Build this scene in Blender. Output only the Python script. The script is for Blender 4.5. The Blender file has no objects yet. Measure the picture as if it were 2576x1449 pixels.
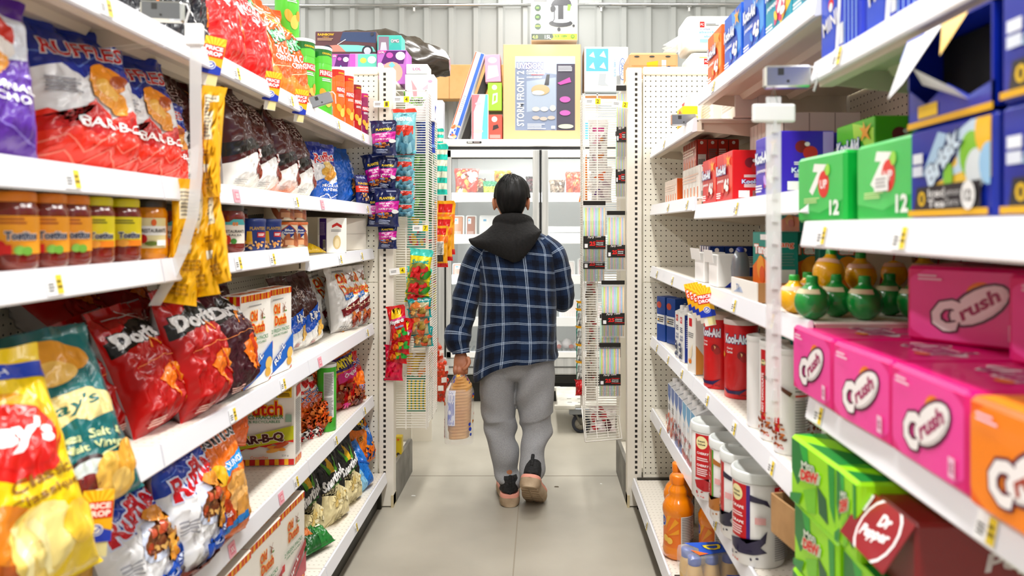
import bpy, bmesh, math, random
from mathutils import Vector, Matrix, noise
C = bpy.context.scene.collection
SC = bpy.context.scene
PI = math.pi
R = math.radians
# ---------------------------------------------------------------- camera
EYE, F, VX, VY = 1.375, 1800.0, 1360.0, 572.0      # eye height, focal length and vanishing point in 2576x1449 pixels
cam_d = bpy.data.cameras.new('camera')
cam = bpy.data.objects.new('camera', cam_d)
C.objects.link(cam)
cam.location = (0, 0, EYE)
cam.rotation_euler = (PI/2, 0, 0)
cam_d.sensor_width = 36
cam_d.lens = F/2576*36
cam_d.shift_x = -(VX-1288)/2576
cam_d.shift_y = -(724.5-VY)/2576
cam_d.clip_start = .05
cam_d.dof.use_dof = True
cam_d.dof.focus_distance = 3.55
cam_d.dof.aperture_fstop = 2.9
SC.camera = cam
# ---------------------------------------------------------------- light and exposure
SC.view_settings.view_transform = 'Standard'
SC.view_settings.look = 'None'
SC.view_settings.gamma = 1
SC.view_settings.use_curve_mapping = False
SC.view_settings.exposure = -.34
w = bpy.data.worlds.new('world')
SC.world = w
w.use_nodes = True
w.node_tree.nodes['Background'].inputs[0].default_value = (1, .985, .96, 1)
w.node_tree.nodes['Background'].inputs[1].default_value = .38

def area(name, loc, rot, sx, sy, power, col=(1, .98, .95)):
    l = bpy.data.lights.new(name, 'AREA')
    l.shape = 'RECTANGLE'; l.size = sx; l.size_y = sy; l.energy = power; l.color = col
    o = bpy.data.objects.new(name, l); C.objects.link(o)
    o.location = loc; o.rotation_euler = rot
    return o
LAMPS = [(x, y) for y in (-.9, 1.5, 3.9, 5.6) for x in (-2.9, .05, 3.0)]
for x, y in LAMPS:
    area('ceiling_lamp_light', (x, y, 4.02), (0, 0, 0), .30, 1.75, (80 if abs(x) < 1 else 52)*(.55 if y > 5 else 1)*(1.15 if 3 < y < 5 else 1)*(1.7 if y < 0 else 1))
# ---------------------------------------------------------------- materials
def lin(c):
    return c/12.92 if c <= .04045 else ((c+.055)/1.055)**2.4
def rgb(h):
    return tuple(lin(int(h[i:i+2], 16)/255) for i in (0, 2, 4))
_M = {}
def mat(h, rough=.5, metal=0., coat=0., name=None, trans=None):
    k = (h, rough, metal, coat, name, trans)
    if k in _M: return _M[k]
    m = bpy.data.materials.new(name or 'paint_'+h)
    m.use_nodes = True
    nt = m.node_tree; b = nt.nodes['Principled BSDF']
    c = rgb(h)
    if name is None and max(c) > 0: mx = max(c); c = tuple(mx*(q/mx)**1.3 for q in c)     # printing inks are richer than their screen values
    b.inputs['Base Color'].default_value = (*c, 1)
    b.inputs['Roughness'].default_value = rough
    b.inputs['Metallic'].default_value = metal
    b.inputs['Coat Weight'].default_value = coat
    b.inputs['Coat Roughness'].default_value = .08
    if trans is not None: b.inputs['Alpha'].default_value = trans
    _M[k] = m
    return m
def noisy(name, h1, h2, scale=4, rough=.6, bump=0., detail=6, lo=.35, hi=.65, stretch=(1, 1, 1), spec=.5):
    m = bpy.data.materials.new(name); m.use_nodes = True
    nt = m.node_tree; N = nt.nodes; L = nt.links; b = N['Principled BSDF']
    tc = N.new('ShaderNodeTexCoord'); mp = N.new('ShaderNodeMapping'); mp.inputs['Scale'].default_value = stretch
    L.new(tc.outputs['Object'], mp.inputs[0])
    n = N.new('ShaderNodeTexNoise'); n.inputs['Scale'].default_value = scale; n.inputs['Detail'].default_value = detail
    L.new(mp.outputs[0], n.inputs['Vector'])
    r = N.new('ShaderNodeValToRGB'); r.color_ramp.elements[0].position = lo; r.color_ramp.elements[1].position = hi
    r.color_ramp.elements[0].color = (*rgb(h1), 1); r.color_ramp.elements[1].color = (*rgb(h2), 1)
    L.new(n.outputs[0], r.inputs[0]); L.new(r.outputs[0], b.inputs['Base Color'])
    b.inputs['Roughness'].default_value = rough
    b.inputs['Specular IOR Level'].default_value = spec
    if bump:
        bp = N.new('ShaderNodeBump'); bp.inputs['Strength'].default_value = bump; bp.inputs['Distance'].default_value = .01
        L.new(n.outputs[0], bp.inputs['Height']); L.new(bp.outputs[0], b.inputs['Normal'])
    return m
def holes(name, h, ax, pitch, rx, rz, dark='2a241c', rough=.45, window=None, off=(0, 0)):
    """enamelled steel with a punched pattern of small holes; ax: the two object axes the pattern lies on"""
    m = bpy.data.materials.new(name); m.use_nodes = True
    nt = m.node_tree; N = nt.nodes; L = nt.links; b = N['Principled BSDF']
    tc = N.new('ShaderNodeTexCoord'); sp = N.new('ShaderNodeSeparateXYZ'); L.new(tc.outputs['Object'], sp.inputs[0])
    def mth(op, a, bb=None):
        n = N.new('ShaderNodeMath'); n.operation = op
        for i, q in enumerate((a, bb)):
            if q is None: continue
            if isinstance(q, (int, float)): n.inputs[i].default_value = q
            else: L.new(q, n.inputs[i])
        return n.outputs[0]
    pa = pitch if isinstance(pitch, tuple) else (pitch, pitch)
    ds = []
    for i, a in enumerate(ax):
        u = mth('ADD', sp.outputs[a], off[i]+100*pa[i])
        u = mth('DIVIDE', u, pa[i]); u = mth('FRACT', u); u = mth('SUBTRACT', u, .5); u = mth('MULTIPLY', u, pa[i])
        ds.append(u)
    if rx == rz:
        d = mth('SQRT', mth('ADD', mth('MULTIPLY', ds[0], ds[0]), mth('MULTIPLY', ds[1], ds[1])))
        f = mth('LESS_THAN', d, rx)
    else:
        f = mth('MULTIPLY', mth('LESS_THAN', mth('ABSOLUTE', ds[0]), rx), mth('LESS_THAN', mth('ABSOLUTE', ds[1]), rz))
    if window:
        a, lo, hi = window
        f = mth('MULTIPLY', f, mth('MULTIPLY', mth('GREATER_THAN', sp.outputs[a], lo), mth('LESS_THAN', sp.outputs[a], hi)))
    nz = N.new('ShaderNodeTexNoise'); nz.inputs['Scale'].default_value = 3; L.new(tc.outputs['Object'], nz.inputs['Vector'])
    mx0 = N.new('ShaderNodeMix'); mx0.data_type = 'RGBA'
    L.new(nz.outputs[0], mx0.inputs[0]); c = rgb(h)
    mx0.inputs[6].default_value = (c[0]*.93, c[1]*.92, c[2]*.9, 1); mx0.inputs[7].default_value = (*c, 1)
    mx = N.new('ShaderNodeMix'); mx.data_type = 'RGBA'; L.new(f, mx.inputs[0])
    L.new(mx0.outputs[2], mx.inputs[6]); mx.inputs[7].default_value = (*rgb(dark), 1)
    L.new(mx.outputs[2], b.inputs['Base Color']); b.inputs['Roughness'].default_value = rough
    return m
def clear(name, h='ffffff', alpha=.25, rough=.05):
    """thin clear film or glass: see-through with a reflecting coat"""
    m = bpy.data.materials.new(name); m.use_nodes = True
    nt = m.node_tree; N = nt.nodes; L = nt.links; b = N['Principled BSDF']
    b.inputs['Base Color'].default_value = (*rgb(h), 1); b.inputs['Roughness'].default_value = rough
    b.inputs['Alpha'].default_value = alpha
    return m
CREAM = 'eeeadb'
M_PEG = holes('pegboard_steel', CREAM, (0, 2), .0254, .0031, .0031)
M_PEGS = holes('pegboard_steel_side', CREAM, (1, 2), .0254, .0031, .0031)
M_SLOT = holes('slotted_upright_steel', CREAM, (0, 2), (.06, .0254), .0062, .0066, dark='1c1814')
M_DECK = holes('shelf_deck_steel', 'efeadf', (0, 1), (.5, .0254), .0026, .0045, dark='6c6455', off=(0, 0))
def deck_mat():
    # perforation rows along the front of a deck
    m = holes('perforated_shelf_deck', 'efe9de', (0, 1), (.03, .0175), .0014, .0034, dark='a89c8a', window=None)
    return m
M_DECK = deck_mat()
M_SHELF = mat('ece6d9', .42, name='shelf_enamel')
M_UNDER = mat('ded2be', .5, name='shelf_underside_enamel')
M_RAIL = mat('eff0f6', .3, coat=.3, name='price_rail_plastic')
M_BLACK = noisy('black_base_paint', '17150f', '3a362c', 9, .55)
M_WIRE = mat('f1ede4', .35, name='white_wire')
M_CHROME = mat('c9cbcc', .22, 1., name='chrome')
M_STEEL = noisy('brushed_steel', 'a9aaa9', 'c9c9c6', 30, .35, stretch=(1, 1, .05))
M_STRIP = clear('clear_clip_strip_plastic', 'f2f2f2', .55, .12)
# ---------------------------------------------------------------- mesh building
class MB:
    def __init__(s): s.v = []; s.f = []; s.mi = []; s.ms = []; s.sm = []; s.n = {}; s.uv = {}
    def m(s, mt):
        if mt not in s.ms: s.ms.append(mt)
        return s.ms.index(mt)
    def add(s, vs, fs, mt, smooth=False, normals=None, M=None):
        b = len(s.v)
        if M is not None:
            vs = [M @ Vector(p) for p in vs]
        s.v += [tuple(p) for p in vs]
        i = s.m(mt)
        for f in fs:
            s.f.append(tuple(b+k for k in f)); s.mi.append(i); s.sm.append(smooth)
        if normals:
            for k, n in enumerate(normals): s.n[b+k] = tuple(n)
        return b
    def box(s, x0, x1, y0, y1, z0, z1, mt, M=None):
        v = [(x, y, z) for x in (x0, x1) for y in (y0, y1) for z in (z0, z1)]
        f = [(0, 1, 3, 2), (4, 6, 7, 5), (0, 4, 5, 1), (2, 3, 7, 6), (0, 2, 6, 4), (1, 5, 7, 3)]
        s.add(v, f, mt, M=M)
    def cbox(s, x0, x1, y0, y1, z0, z1, c, mt, M=None, seg=1, smooth=False):
        bm = bmesh.new(); bmesh.ops.create_cube(bm, size=1)
        for q in bm.verts: q.co = Vector(((x0+x1)/2+q.co.x*(x1-x0), (y0+y1)/2+q.co.y*(y1-y0), (z0+z1)/2+q.co.z*(z1-z0)))
        bmesh.ops.bevel(bm, geom=bm.edges[:], offset=c, segments=seg, affect='EDGES', profile=.5)
        bm.verts.index_update()
        s.add([q.co.copy() for q in bm.verts], [[q.index for q in f.verts] for f in bm.faces], mt, M=M, smooth=smooth)
        bm.free()
    def prism(s, pts, z0, z1, mt, M=None, axis=2):
        """extrude a closed 2-D outline; axis = extrusion axis"""
        def P(a, b, c):
            return (a, b, c) if axis == 2 else ((a, c, b) if axis == 1 else (c, a, b))
        n = len(pts)
        v = [P(a, b, z0) for a, b in pts]+[P(a, b, z1) for a, b in pts]
        f = [tuple(range(n))[::-1], tuple(range(n, 2*n))]+[(i, (i+1) % n, n+(i+1) % n, n+i) for i in range(n)]
        s.add(v, f, mt, M=M)
    def lathe(s, prof, mt, seg=28, M=None, smooth=True, cap=True, sx=1, sy=1):
        v = []; f = []
        for r, z in prof:
            for k in range(seg):
                a = 2*PI*k/seg; v.append((r*math.cos(a)*sx, r*math.sin(a)*sy, z))
        for j in range(len(prof)-1):
            for k in range(seg):
                k2 = (k+1) % seg
                f.append((j*seg+k, j*seg+k2, (j+1)*seg+k2, (j+1)*seg+k))
        s.add(v, f, mt, smooth, M=M)
        if cap:
            s.add(v[:seg], [tuple(range(seg))[::-1]], mt, False, M=M)
            s.add(v[-seg:], [tuple(range(seg))], mt, False, M=M)
    def tube(s, pts, r, mt, seg=6, M=None, smooth=True):
        pts = [Vector(p) for p in pts]; v = []; f = []; n = len(pts)
        rr = r if isinstance(r, (list, tuple)) else [r]*n
        for i, p in enumerate(pts):
            t = (pts[min(i+1, n-1)]-pts[max(i-1, 0)]).normalized()
            a = Vector((0, 0, 1)) if abs(t.z) < .9 else Vector((1, 0, 0))
            x = t.cross(a).normalized(); y = t.cross(x).normalized()
            for k in range(seg):
                q = 2*PI*k/seg; v.append(p+x*rr[i]*math.cos(q)+y*rr[i]*math.sin(q))
        for i in range(n-1):
            for k in range(seg):
                k2 = (k+1) % seg
                f.append((i*seg+k, i*seg+k2, (i+1)*seg+k2, (i+1)*seg+k))
        f.append(tuple(range(seg))[::-1]); f.append(tuple(range((n-1)*seg, n*seg)))
        s.add(v, f, mt, smooth, M=M)
    def rings(s, rings, mt, smooth=True, M=None, capa=True, capb=True, uvs=None):
        n = len(rings[0]); v = [p for r in rings for p in r]; f = []
        for j in range(len(rings)-1):
            for k in range(n):
                k2 = (k+1) % n
                f.append((j*n+k, j*n+k2, (j+1)*n+k2, (j+1)*n+k))
        nf = len(s.f)
        b = s.add(v, f, mt, smooth, M=M)
        if uvs:
            for q in range(len(f)):
                j, k = divmod(q, n)
                s.uv[nf+q] = [uvs(j, k), uvs(j, k+1), uvs(j+1, k+1), uvs(j+1, k)]
        if capa: s.add(rings[0], [tuple(range(n))[::-1]], mt, smooth, M=M)
        if capb: s.add(rings[-1], [tuple(range(n))], mt, smooth, M=M)
    def mesh(s, name):
        me = bpy.data.meshes.new(name)
        me.from_pydata(s.v, [], s.f)
        for q in s.ms: me.materials.append(q)
        me.polygons.foreach_set('material_index', s.mi)
        me.polygons.foreach_set('use_smooth', s.sm)
        if s.uv:
            ul = me.uv_layers.new(name='UVMap')
            for fi, uv in s.uv.items():
                p = me.polygons[fi]
                for k, li in enumerate(p.loop_indices): ul.data[li].uv = uv[k]
        me.update()
        if s.n:
            me.normals_split_custom_set_from_vertices([s.n.get(i, (0, 0, 0)) for i in range(len(s.v))])
        return me
    def obj(s, name, parent=None, loc=None, rot=None):
        o = bpy.data.objects.new(name, s.mesh(name)); C.objects.link(o)
        if parent is not None: o.parent = parent
        if loc is not None: o.location = loc
        if rot is not None: o.rotation_euler = rot
        return o
def tag(o, label=None, cat=None, group=None, kind=None):
    if label: o['label'] = label
    if cat: o['category'] = cat
    if group: o['group'] = group
    if kind: o['kind'] = kind
    return o
def empty(name, loc=(0, 0, 0), rot=(0, 0, 0), **k):
    o = bpy.data.objects.new(name, None); C.objects.link(o); o.empty_display_size = .05
    o.location = loc; o.rotation_euler = rot
    return tag(o, **k)
def copy_tree(o, parent=None):
    c = o.copy(); C.objects.link(c)
    if parent is not None: c.parent = parent
    for ch in o.children: copy_tree(ch, c)
    return c
_P = {}
def put(key, make, loc, rot=(0, 0, 0), label=None, cat=None, group=None, s=1.0):
    """first use builds the thing, later uses copy it with all its parts"""
    if key not in _P:
        _P[key] = make(); o = _P[key]
    else:
        o = copy_tree(_P[key])
        for k in ('label', 'category', 'group'):
            if k in o: del o[k]
    o.location = loc; o.rotation_euler = rot
    o.scale = (s, s, s) if isinstance(s, (int, float)) else s
    return tag(o, label, cat, group)
# ---------------------------------------------------------------- printed artwork as thin shapes on a surface
_T = {}
def text_shape(s, off=0., shear=0.):
    k = (s, off, shear)
    if k in _T: return _T[k]
    cu = bpy.data.curves.new('t', 'FONT'); cu.body = s; cu.size = 1; cu.offset = off; cu.shear = shear; cu.resolution_u = 2
    o = bpy.data.objects.new('t', cu); me = o.to_mesh()
    v = [(q.co.x, q.co.y) for q in me.vertices]; f = [tuple(p.vertices) for p in me.polygons]
    o.to_mesh_clear(); bpy.data.objects.remove(o); bpy.data.curves.remove(cu)
    _T[k] = (v, f)
    return _T[k]
def shapes2d(op, w, h):
    """one artwork entry -> list of (verts, faces, colour) in metres on a w x h face"""
    t, c = op[0], op[1]; out = []
    if t == 'R':
        x0, y0, x1, y1 = op[2:6]
        out.append(([(x0*w, y0*h), (x1*w, y0*h), (x1*w, y1*h), (x0*w, y1*h)], [(0, 1, 2, 3)], c))
    elif t == 'P':
        p = [(x*w, y*h) for x, y in op[2]]
        ar = sum(p[i][0]*p[(i+1) % len(p)][1]-p[(i+1) % len(p)][0]*p[i][1] for i in range(len(p)))
        if ar < 0: p = p[::-1]
        out.append((p, [tuple(range(len(p)))], c))
    elif t == 'E':
        cx, cy, rx, ry = op[2:6]; a0 = R(op[6]) if len(op) > 6 else 0
        p = []
        for k in range(18):
            a = 2*PI*k/18; x = rx*w*math.cos(a); y = ry*w*math.sin(a)
            p.append((cx*w+x*math.cos(a0)-y*math.sin(a0), cy*h+x*math.sin(a0)+y*math.cos(a0)))
        out.append((p, [tuple(range(18))], c))
    elif t == 'T':
        s, cx, cy, tw, th = op[2:7]; rot = R(op[7]) if len(op) > 7 else 0
        oc = op[8] if len(op) > 8 else None; sh = op[9] if len(op) > 9 else 0
        bw = op[10] if len(op) > 10 else .02
        v0, f0 = text_shape(s, bw, sh)
        if not v0: return out
        xs = [q[0] for q in v0]; ys = [q[1] for q in v0]
        ax, bx, ay, by = min(xs), max(xs), min(ys), max(ys)
        kx = tw*w/max(bx-ax, .01); ky = th*h/max(by-ay, .01)
        def tr(v):
            r = []
            for x, y in v:
                x = (x-(ax+bx)/2)*kx; y = (y-(ay+by)/2)*ky
                r.append((cx*w+x*math.cos(rot)-y*math.sin(rot), cy*h+x*math.sin(rot)+y*math.cos(rot)))
            return r
        if oc:
            v1, f1 = text_shape(s, bw+.055, sh); out.append((tr(v1), f1, oc))
        out.append((tr(v0), f0, c))
    elif t == 'L':      # lines of fine print
        x0, y0, x1, y1, n = op[2:7]; rd = random.Random(n*7+int(x0*100))
        V = []; Fc = []
        for i in range(n):
            ya = y1-(y1-y0)*(i+.2)/n; yb = y1-(y1-y0)*(i+.75)/n; xe = x1-(x1-x0)*rd.random()*.25
            b = len(V); V += [(x0*w, yb*h), (xe*w, yb*h), (xe*w, ya*h), (x0*w, ya*h)]; Fc.append((b, b+1, b+2, b+3))
        out.append((V, Fc, c))
    elif t == 'S':      # upright stripes / bar code
        x0, y0, x1, y1, n = op[2:7]; duty = op[7] if len(op) > 7 else .5; V = []; Fc = []
        for i in range(n):
            a = x0+(x1-x0)*i/n; bb = a+(x1-x0)/n*duty; b = len(V)
            V += [(a*w, y0*h), (bb*w, y0*h), (bb*w, y1*h), (a*w, y1*h)]; Fc.append((b, b+1, b+2, b+3))
        out.append((V, Fc, c))
    elif t == 'Z':      # zig-zag line through points, thickness
        th = op[3]*w; p = [(x*w, y*h) for x, y in op[2]]
        V = []; Fc = []
        for (ax, ay), (bx, by) in zip(p, p[1:]):
            d = Vector((bx-ax, by-ay)); d.normalize(); nx, ny = -d.y*th/2, d.x*th/2; b = len(V)
            V += [(ax-nx, ay-ny), (bx-nx, by-ny), (bx+nx, by+ny), (ax+nx, ay+ny)]; Fc.append((b, b+1, b+2, b+3))
        out.append((V, Fc, c))
    elif t == 'B':      # cluster of snack pieces: blobs
        x0, y0, x1, y1, n, r = op[2:8]; rd = random.Random(int(x0*91+y0*37)+n)
        for i in range(n):
            cx = (x0+(x1-x0)*rd.random())*w; cy = (y0+(y1-y0)*rd.random())*h; a0 = rd.random()*6; q = r*w*(.7+.6*rd.random())
            p = []
            for k in range(9):
                a = 2*PI*k/9; rr = q*(.8+.35*rd.random()); x = rr*math.cos(a); y = rr*.6*math.sin(a)
                p.append((cx+x*math.cos(a0)-y*math.sin(a0), cy+x*math.sin(a0)+y*math.cos(a0)))
            out.append((p, [tuple(range(9))], c[i % len(c)] if isinstance(c, (list, tuple)) else c))
    return out
def clip2(v, f, w, h, gx, gy, diag=None):
    bm = bmesh.new(); vs = [bm.verts.new((x, y, 0)) for x, y in v]
    for q in f:
        try: bm.faces.new([vs[i] for i in q])
        except ValueError: pass
    bmesh.ops.triangulate(bm, faces=[q for q in bm.faces if len(q.verts) > 4])
    def cut(co, no, out=False):
        g = bm.verts[:]+bm.edges[:]+bm.faces[:]
        bmesh.ops.bisect_plane(bm, geom=g, plane_co=co, plane_no=no, clear_outer=out, dist=1e-7)
    xs = [q[0] for q in v]; ys = [q[1] for q in v]
    for co, no, bad in (((0, 0, 0), (-1, 0, 0), min(xs) < 0), ((w, 0, 0), (1, 0, 0), max(xs) > w), ((0, 0, 0), (0, -1, 0), min(ys) < 0), ((0, h, 0), (0, 1, 0), max(ys) > h)):
        if bad: cut(co, no, True)
    for g in gx:
        if min(xs) < g < max(xs): cut((g, 0, 0), (1, 0, 0))
    for g in gy:
        if min(ys) < g < max(ys): cut((0, g, 0), (0, 1, 0))
    if diag:
        cw, ch, sd = diag; sg = 1      # the diagonals the surface itself is split along
        us = [q[0]/cw for q in v]; vs_ = [q[1]/ch for q in v]
        if sd < 0: us = [w/cw-a for a in us]
        ks = [a-b for a, b in zip(us, vs_)]
        for k in range(math.floor(min(ks)), math.ceil(max(ks))+1):
            if sd > 0: cut((k*cw, 0, 0), (1/cw, -1/ch, 0))
            else: cut((w-k*cw, 0, 0), (-1/cw, -1/ch, 0))
    bm.verts.index_update()
    r = ([(q.co.x, q.co.y) for q in bm.verts], [[q.index for q in p.verts] for p in bm.faces])
    bm.free()
    return r
def decal(mb, ops, w, h, S, gx=(), gy=(), dz=.00035, fin=(.5, 0), flat=False, diag=None):
    """S(x, y) -> (point, normal).  lays the artwork on the surface, each entry a hair above the one before"""
    lay = 1
    for op in ops:
        for v, f, c in shapes2d(op, w, h):
            if gx or gy or min(q[0] for q in v) < -1e-4 or max(q[0] for q in v) > w+1e-4 or min(q[1] for q in v) < -1e-4 or max(q[1] for q in v) > h+1e-4: v, f = clip2(v, f, w, h, gx, gy, diag)
            if not f: continue
            P = []; Nn = []
            for x, y in v:
                p, n = S(x, y); P.append(p+n*(dz*lay)); Nn.append(n)
            mb.add(P, f, mat(c, fin[0], 0, fin[1]), smooth=not flat, normals=None if flat else Nn)
            lay += 1
# ---------------------------------------------------------------- goods: boxes, tins, bags
def box_shape(w, d, h, base, faces=None, bevel=.002, rough=.45, coat=.1, warp=0):
    mb = MB()
    mb.cbox(-w/2, w/2, -d/2, d/2, 0, h, bevel, mat(base, rough, 0, coat))
    F = {'f': (Vector((-w/2, -d/2, 0)), Vector((1, 0, 0)), Vector((0, 0, 1)), Vector((0, -1, 0)), w, h),
         'b': (Vector((w/2, d/2, 0)), Vector((-1, 0, 0)), Vector((0, 0, 1)), Vector((0, 1, 0)), w, h),
         'l': (Vector((-w/2, d/2, 0)), Vector((0, -1, 0)), Vector((0, 0, 1)), Vector((-1, 0, 0)), d, h),
         'r': (Vector((w/2, -d/2, 0)), Vector((0, 1, 0)), Vector((0, 0, 1)), Vector((1, 0, 0)), d, h),
         't': (Vector((-w/2, -d/2, h)), Vector((1, 0, 0)), Vector((0, 1, 0)), Vector((0, 0, 1)), w, d)}
    e = bevel
    for k, ops in (faces or {}).items():
        o, ux, uy, n, a, b = F[k]
        decal(mb, ops, a-2*e, b-2*e, lambda x, y: (o+ux*(x+e)+uy*(y+e), n), fin=(rough, coat), flat=True)
    return mb
def box_good(name, *a, **k):
    return lambda: box_shape(*a, **k).obj(name)
def cyl_surface(prof_r, z0):
    """prof_r: radius or function of height"""
    def S(x, y, w):
        r = prof_r if isinstance(prof_r, float) else prof_r(y)
        rb = prof_r if isinstance(prof_r, float) else prof_r(0)
        th = (x-w/2)/(w/(2*PI))
        n = Vector((math.sin(th), -math.cos(th), 0))
        return Vector((r*math.sin(th), -r*math.cos(th), z0+y)), n
    return S
def wrap(mb, ops, r, z0, h, fin=(.35, .2), dz=.0003, zs=()):
    w = 2*PI*(r if isinstance(r, float) else r(h/2)); S0 = cyl_surface(r, z0)
    gx = [w*k/36 for k in range(37)]
    decal(mb, ops, w, h, lambda x, y: S0(x, y, w), gx=gx, gy=zs, fin=fin, dz=dz)
def can_good(name, r, h, base, ops, lid='f2f2f0', lid_h=.014, lid_r=1.03, rim=None, lid_name='lid', rough=.35, lid_label=None):
    def f():
        root = empty(name)
        mb = MB()
        prof = [(r*.96, 0), (r, .004), (r, h-.004), (r*.97, h)]
        mb.lathe(prof, mat(base, rough, 0, .2), 36)
        wrap(mb, ops, r, .004, h-.008, fin=(rough, .2))
        mb.obj('body', root)
        lb = MB(); R1 = r*lid_r
        z = h-.006
        lb.lathe([(R1, z), (R1, z+lid_h*.85), (R1*.96, z+lid_h), (R1*.9, z+lid_h), (R1*.86, z+lid_h*.72), (.001, z+lid_h*.72)], mat(lid, .4, 0, .2), 36, cap=False)
        o = lb.obj(lid_name, root)
        if lid_label: o['label'] = lid_label
        return root
    return f
def bag_surface(w, h, t, seed=0, crease=.006, low=.55, pinch=.10, top=.93, bend=0., slim=0.):
    """pillow bag: F(u, v, side) with u in -1..1, v in 0..1, side +1 = printed front (-Y)"""
    def gv(v):
        if v >= top or v <= .012: return 0.
        a = (v-.012)/(top-.012)
        s = min(1, a/.16)**.5*min(1, (1-a)/.42)**.75
        return s*(1.0-slim*a)
    def F(u, v, side):
        g = gv(v); e = max(0, 1-abs(u)**2.6)**.5
        th = t/2*g*e
        n1 = noise.noise(Vector((u*1.6+seed*3.1, v*2.3, side*4.0)))
        n2 = noise.noise(Vector((u*3.7+seed*1.7+v*2, v*5.2-u*1.5, side*6.0+7)))
        n3 = noise.noise(Vector((u*7.5+seed, v*10+u*3, side*3.0+17)))
        n4 = noise.noise(Vector((u*2.6-v*4.5+seed*2.3, v*3.4+u*2.2, side*2.0+31)))
        rid = (1-abs(n2)*2.6); rid2 = (1-abs(n3)*3)+1.6*max(0, 1-abs(n4)*7)
        edge = min(1, (1-abs(u))*5)
        d = crease*(n1*1.6+rid*.9+rid2*.38)*edge*min(1, g*2+.15)
        hw = w/2*(1-pinch*g+.015*n1)
        tz = max(0, (v-.78)/.22)
        d2 = tz*(.006*math.sin(u*5+seed)+.004*math.sin(u*13+seed*2))*(t/.08)
        x = u*hw+tz*.006*math.sin(v*30+seed)
        y = -side*(th+max(d, -th*.6))+d2+bend*(v*v)
        if v < .012 or v > top: y = d2+bend*v*v-side*.0006
        z = v*h+crease*.6*n1*(v > .02)
        return Vector((x, y, z))
    return F
def bag_shape(w, h, t, base, ops, back='c9c9cc', seed=0, crease=.006, nx=28, nz=42, rough=.26, coat=.2, back_ops=None, seal=None, **k):
    mb = MB(); Fn = bag_surface(w, h, t, seed, crease, **k)
    def nrm(u, v, s):
        e = .012
        a = Fn(min(1, u+e), v, s)-Fn(max(-1, u-e), v, s)
        b = Fn(u, min(1, v+e), s)-Fn(u, max(0, v-e), s)
        n = a.cross(b)
        if s < 0: n = -n
        return n.normalized() if n.length > 1e-9 else Vector((0, -s, 0))
    us = [-1+2*i/nx for i in range(nx+1)]; vs = [j/nz for j in range(nz+1)]
    for side, col in ((1, base), (-1, back)):
        V = []; Nn = []; Fc = []
        for v in vs:
            for u in us:
                V.append(Fn(u, v, side)); Nn.append(nrm(u, v, side))
        for j in range(nz):
            for i in range(nx):
                a = j*(nx+1)+i
                for q in ((a, a+1, a+nx+2), (a, a+nx+2, a+nx+1)): Fc.append(q if side > 0 else q[::-1])
        mb.add(V, Fc, mat(col, rough, 0, coat), True, Nn)
        O = ops if side > 0 else back_ops
        if O:
            gx = [w*i/nx for i in range(nx+1)]; gy = [h*j/nz for j in range(nz+1)]
            def S(x, y, side=side, V=V, Nn=Nn):
                a = max(0, min(nx, x/w*nx)); b = max(0, min(nz, y/h*nz))
                if side < 0: a = nx-a
                i = min(nx-1, int(a)); j = min(nz-1, int(b)); a -= i; b -= j; k = j*(nx+1)+i
                if a >= b: q = ((k, 1-a), (k+1, a-b), (k+nx+2, b))
                else: q = ((k, 1-b), (k+nx+1, b-a), (k+nx+2, a))
                P = Vector(); n = Vector()
                for c, t_ in q: P += V[c]*t_; n += Nn[c]*t_
                return P, n.normalized()
            decal(mb, O, w, h, S, gx, gy, dz=.0004, fin=(rough, coat), diag=(w/nx, h/nz, side))
    return mb
def bag_good(name, *a, **k):
    return lambda: bag_shape(*a, **k).obj(name)
# placing: a pixel column of the photograph and a distance from the aisle's middle give the distance down the aisle
def dist(px, X): return F*abs(X)/abs(px-VX)
def at(px, X): return (X, dist(px, X))
# ================================================================ the setting
mb = MB(); mb.box(-4.6, 4.6, -2.4, 6.75, -.12, 0, noisy('polished_concrete', '9d978a', 'b9b3a5', 1.6, .42, .03, 9, .3, .7))
tag(mb.obj('floor'), kind='structure')
mb = MB()
mb.box(-4.6, 4.6, 3.955, 3.963, 0, .0006, mat('8d877b', .7)); mb.box(-.112, -.106, .2, 3.955, 0, .0006, mat('989184', .7))
tag(mb.obj('trim_1'), kind='structure')
# corrugated steel back wall: repeated trapezoid ribs
pts = []; x = -4.6; prof = [(0, 0), (.145, 0), (.165, -.035), (.205, -.035), (.225, 0)]
while x < 4.6:
    for a, b in prof[:-1]: pts.append((x+a, 6.55+b))
    x += .225
mb = MB(); n = len(pts)
M_WALL = mat('acafad', .45, name='grey_ribbed_steel_wall')
mb.add([(a, b, 0) for a, b in pts]+[(a, b, 4.4) for a, b in pts], [(i, i+1, n+i+1, n+i) for i in range(n-1)], M_WALL)
mb.box(-4.6, 4.6, 6.56, 6.66, 0, 4.4, M_WALL)
tag(mb.obj('wall_back'), kind='structure')
for nm, x0, x1 in (('wall_left', -4.7, -4.6), ('wall_right', 4.6, 4.7)):
    mb = MB(); mb.box(x0, x1, -2.4, 6.75, 0, 4.4, mat('dcdcd8', .6)); tag(mb.obj(nm), kind='structure')
mb = MB(); mb.box(-4.7, 4.7, -2.4, 6.75, 4.3, 4.4, mat('e9e9e6', .7)); tag(mb.obj('ceiling'), kind='structure')
mb = MB()
mb.tube([(-4.5, 6.5, 3.385), (.92, 6.5, 3.40)], .014, M_CHROME, 8)
mb.tube([(-.0, 6.5, 3.398), (4.5, 6.5, 3.41)], .0142, M_CHROME, 8)
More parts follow.
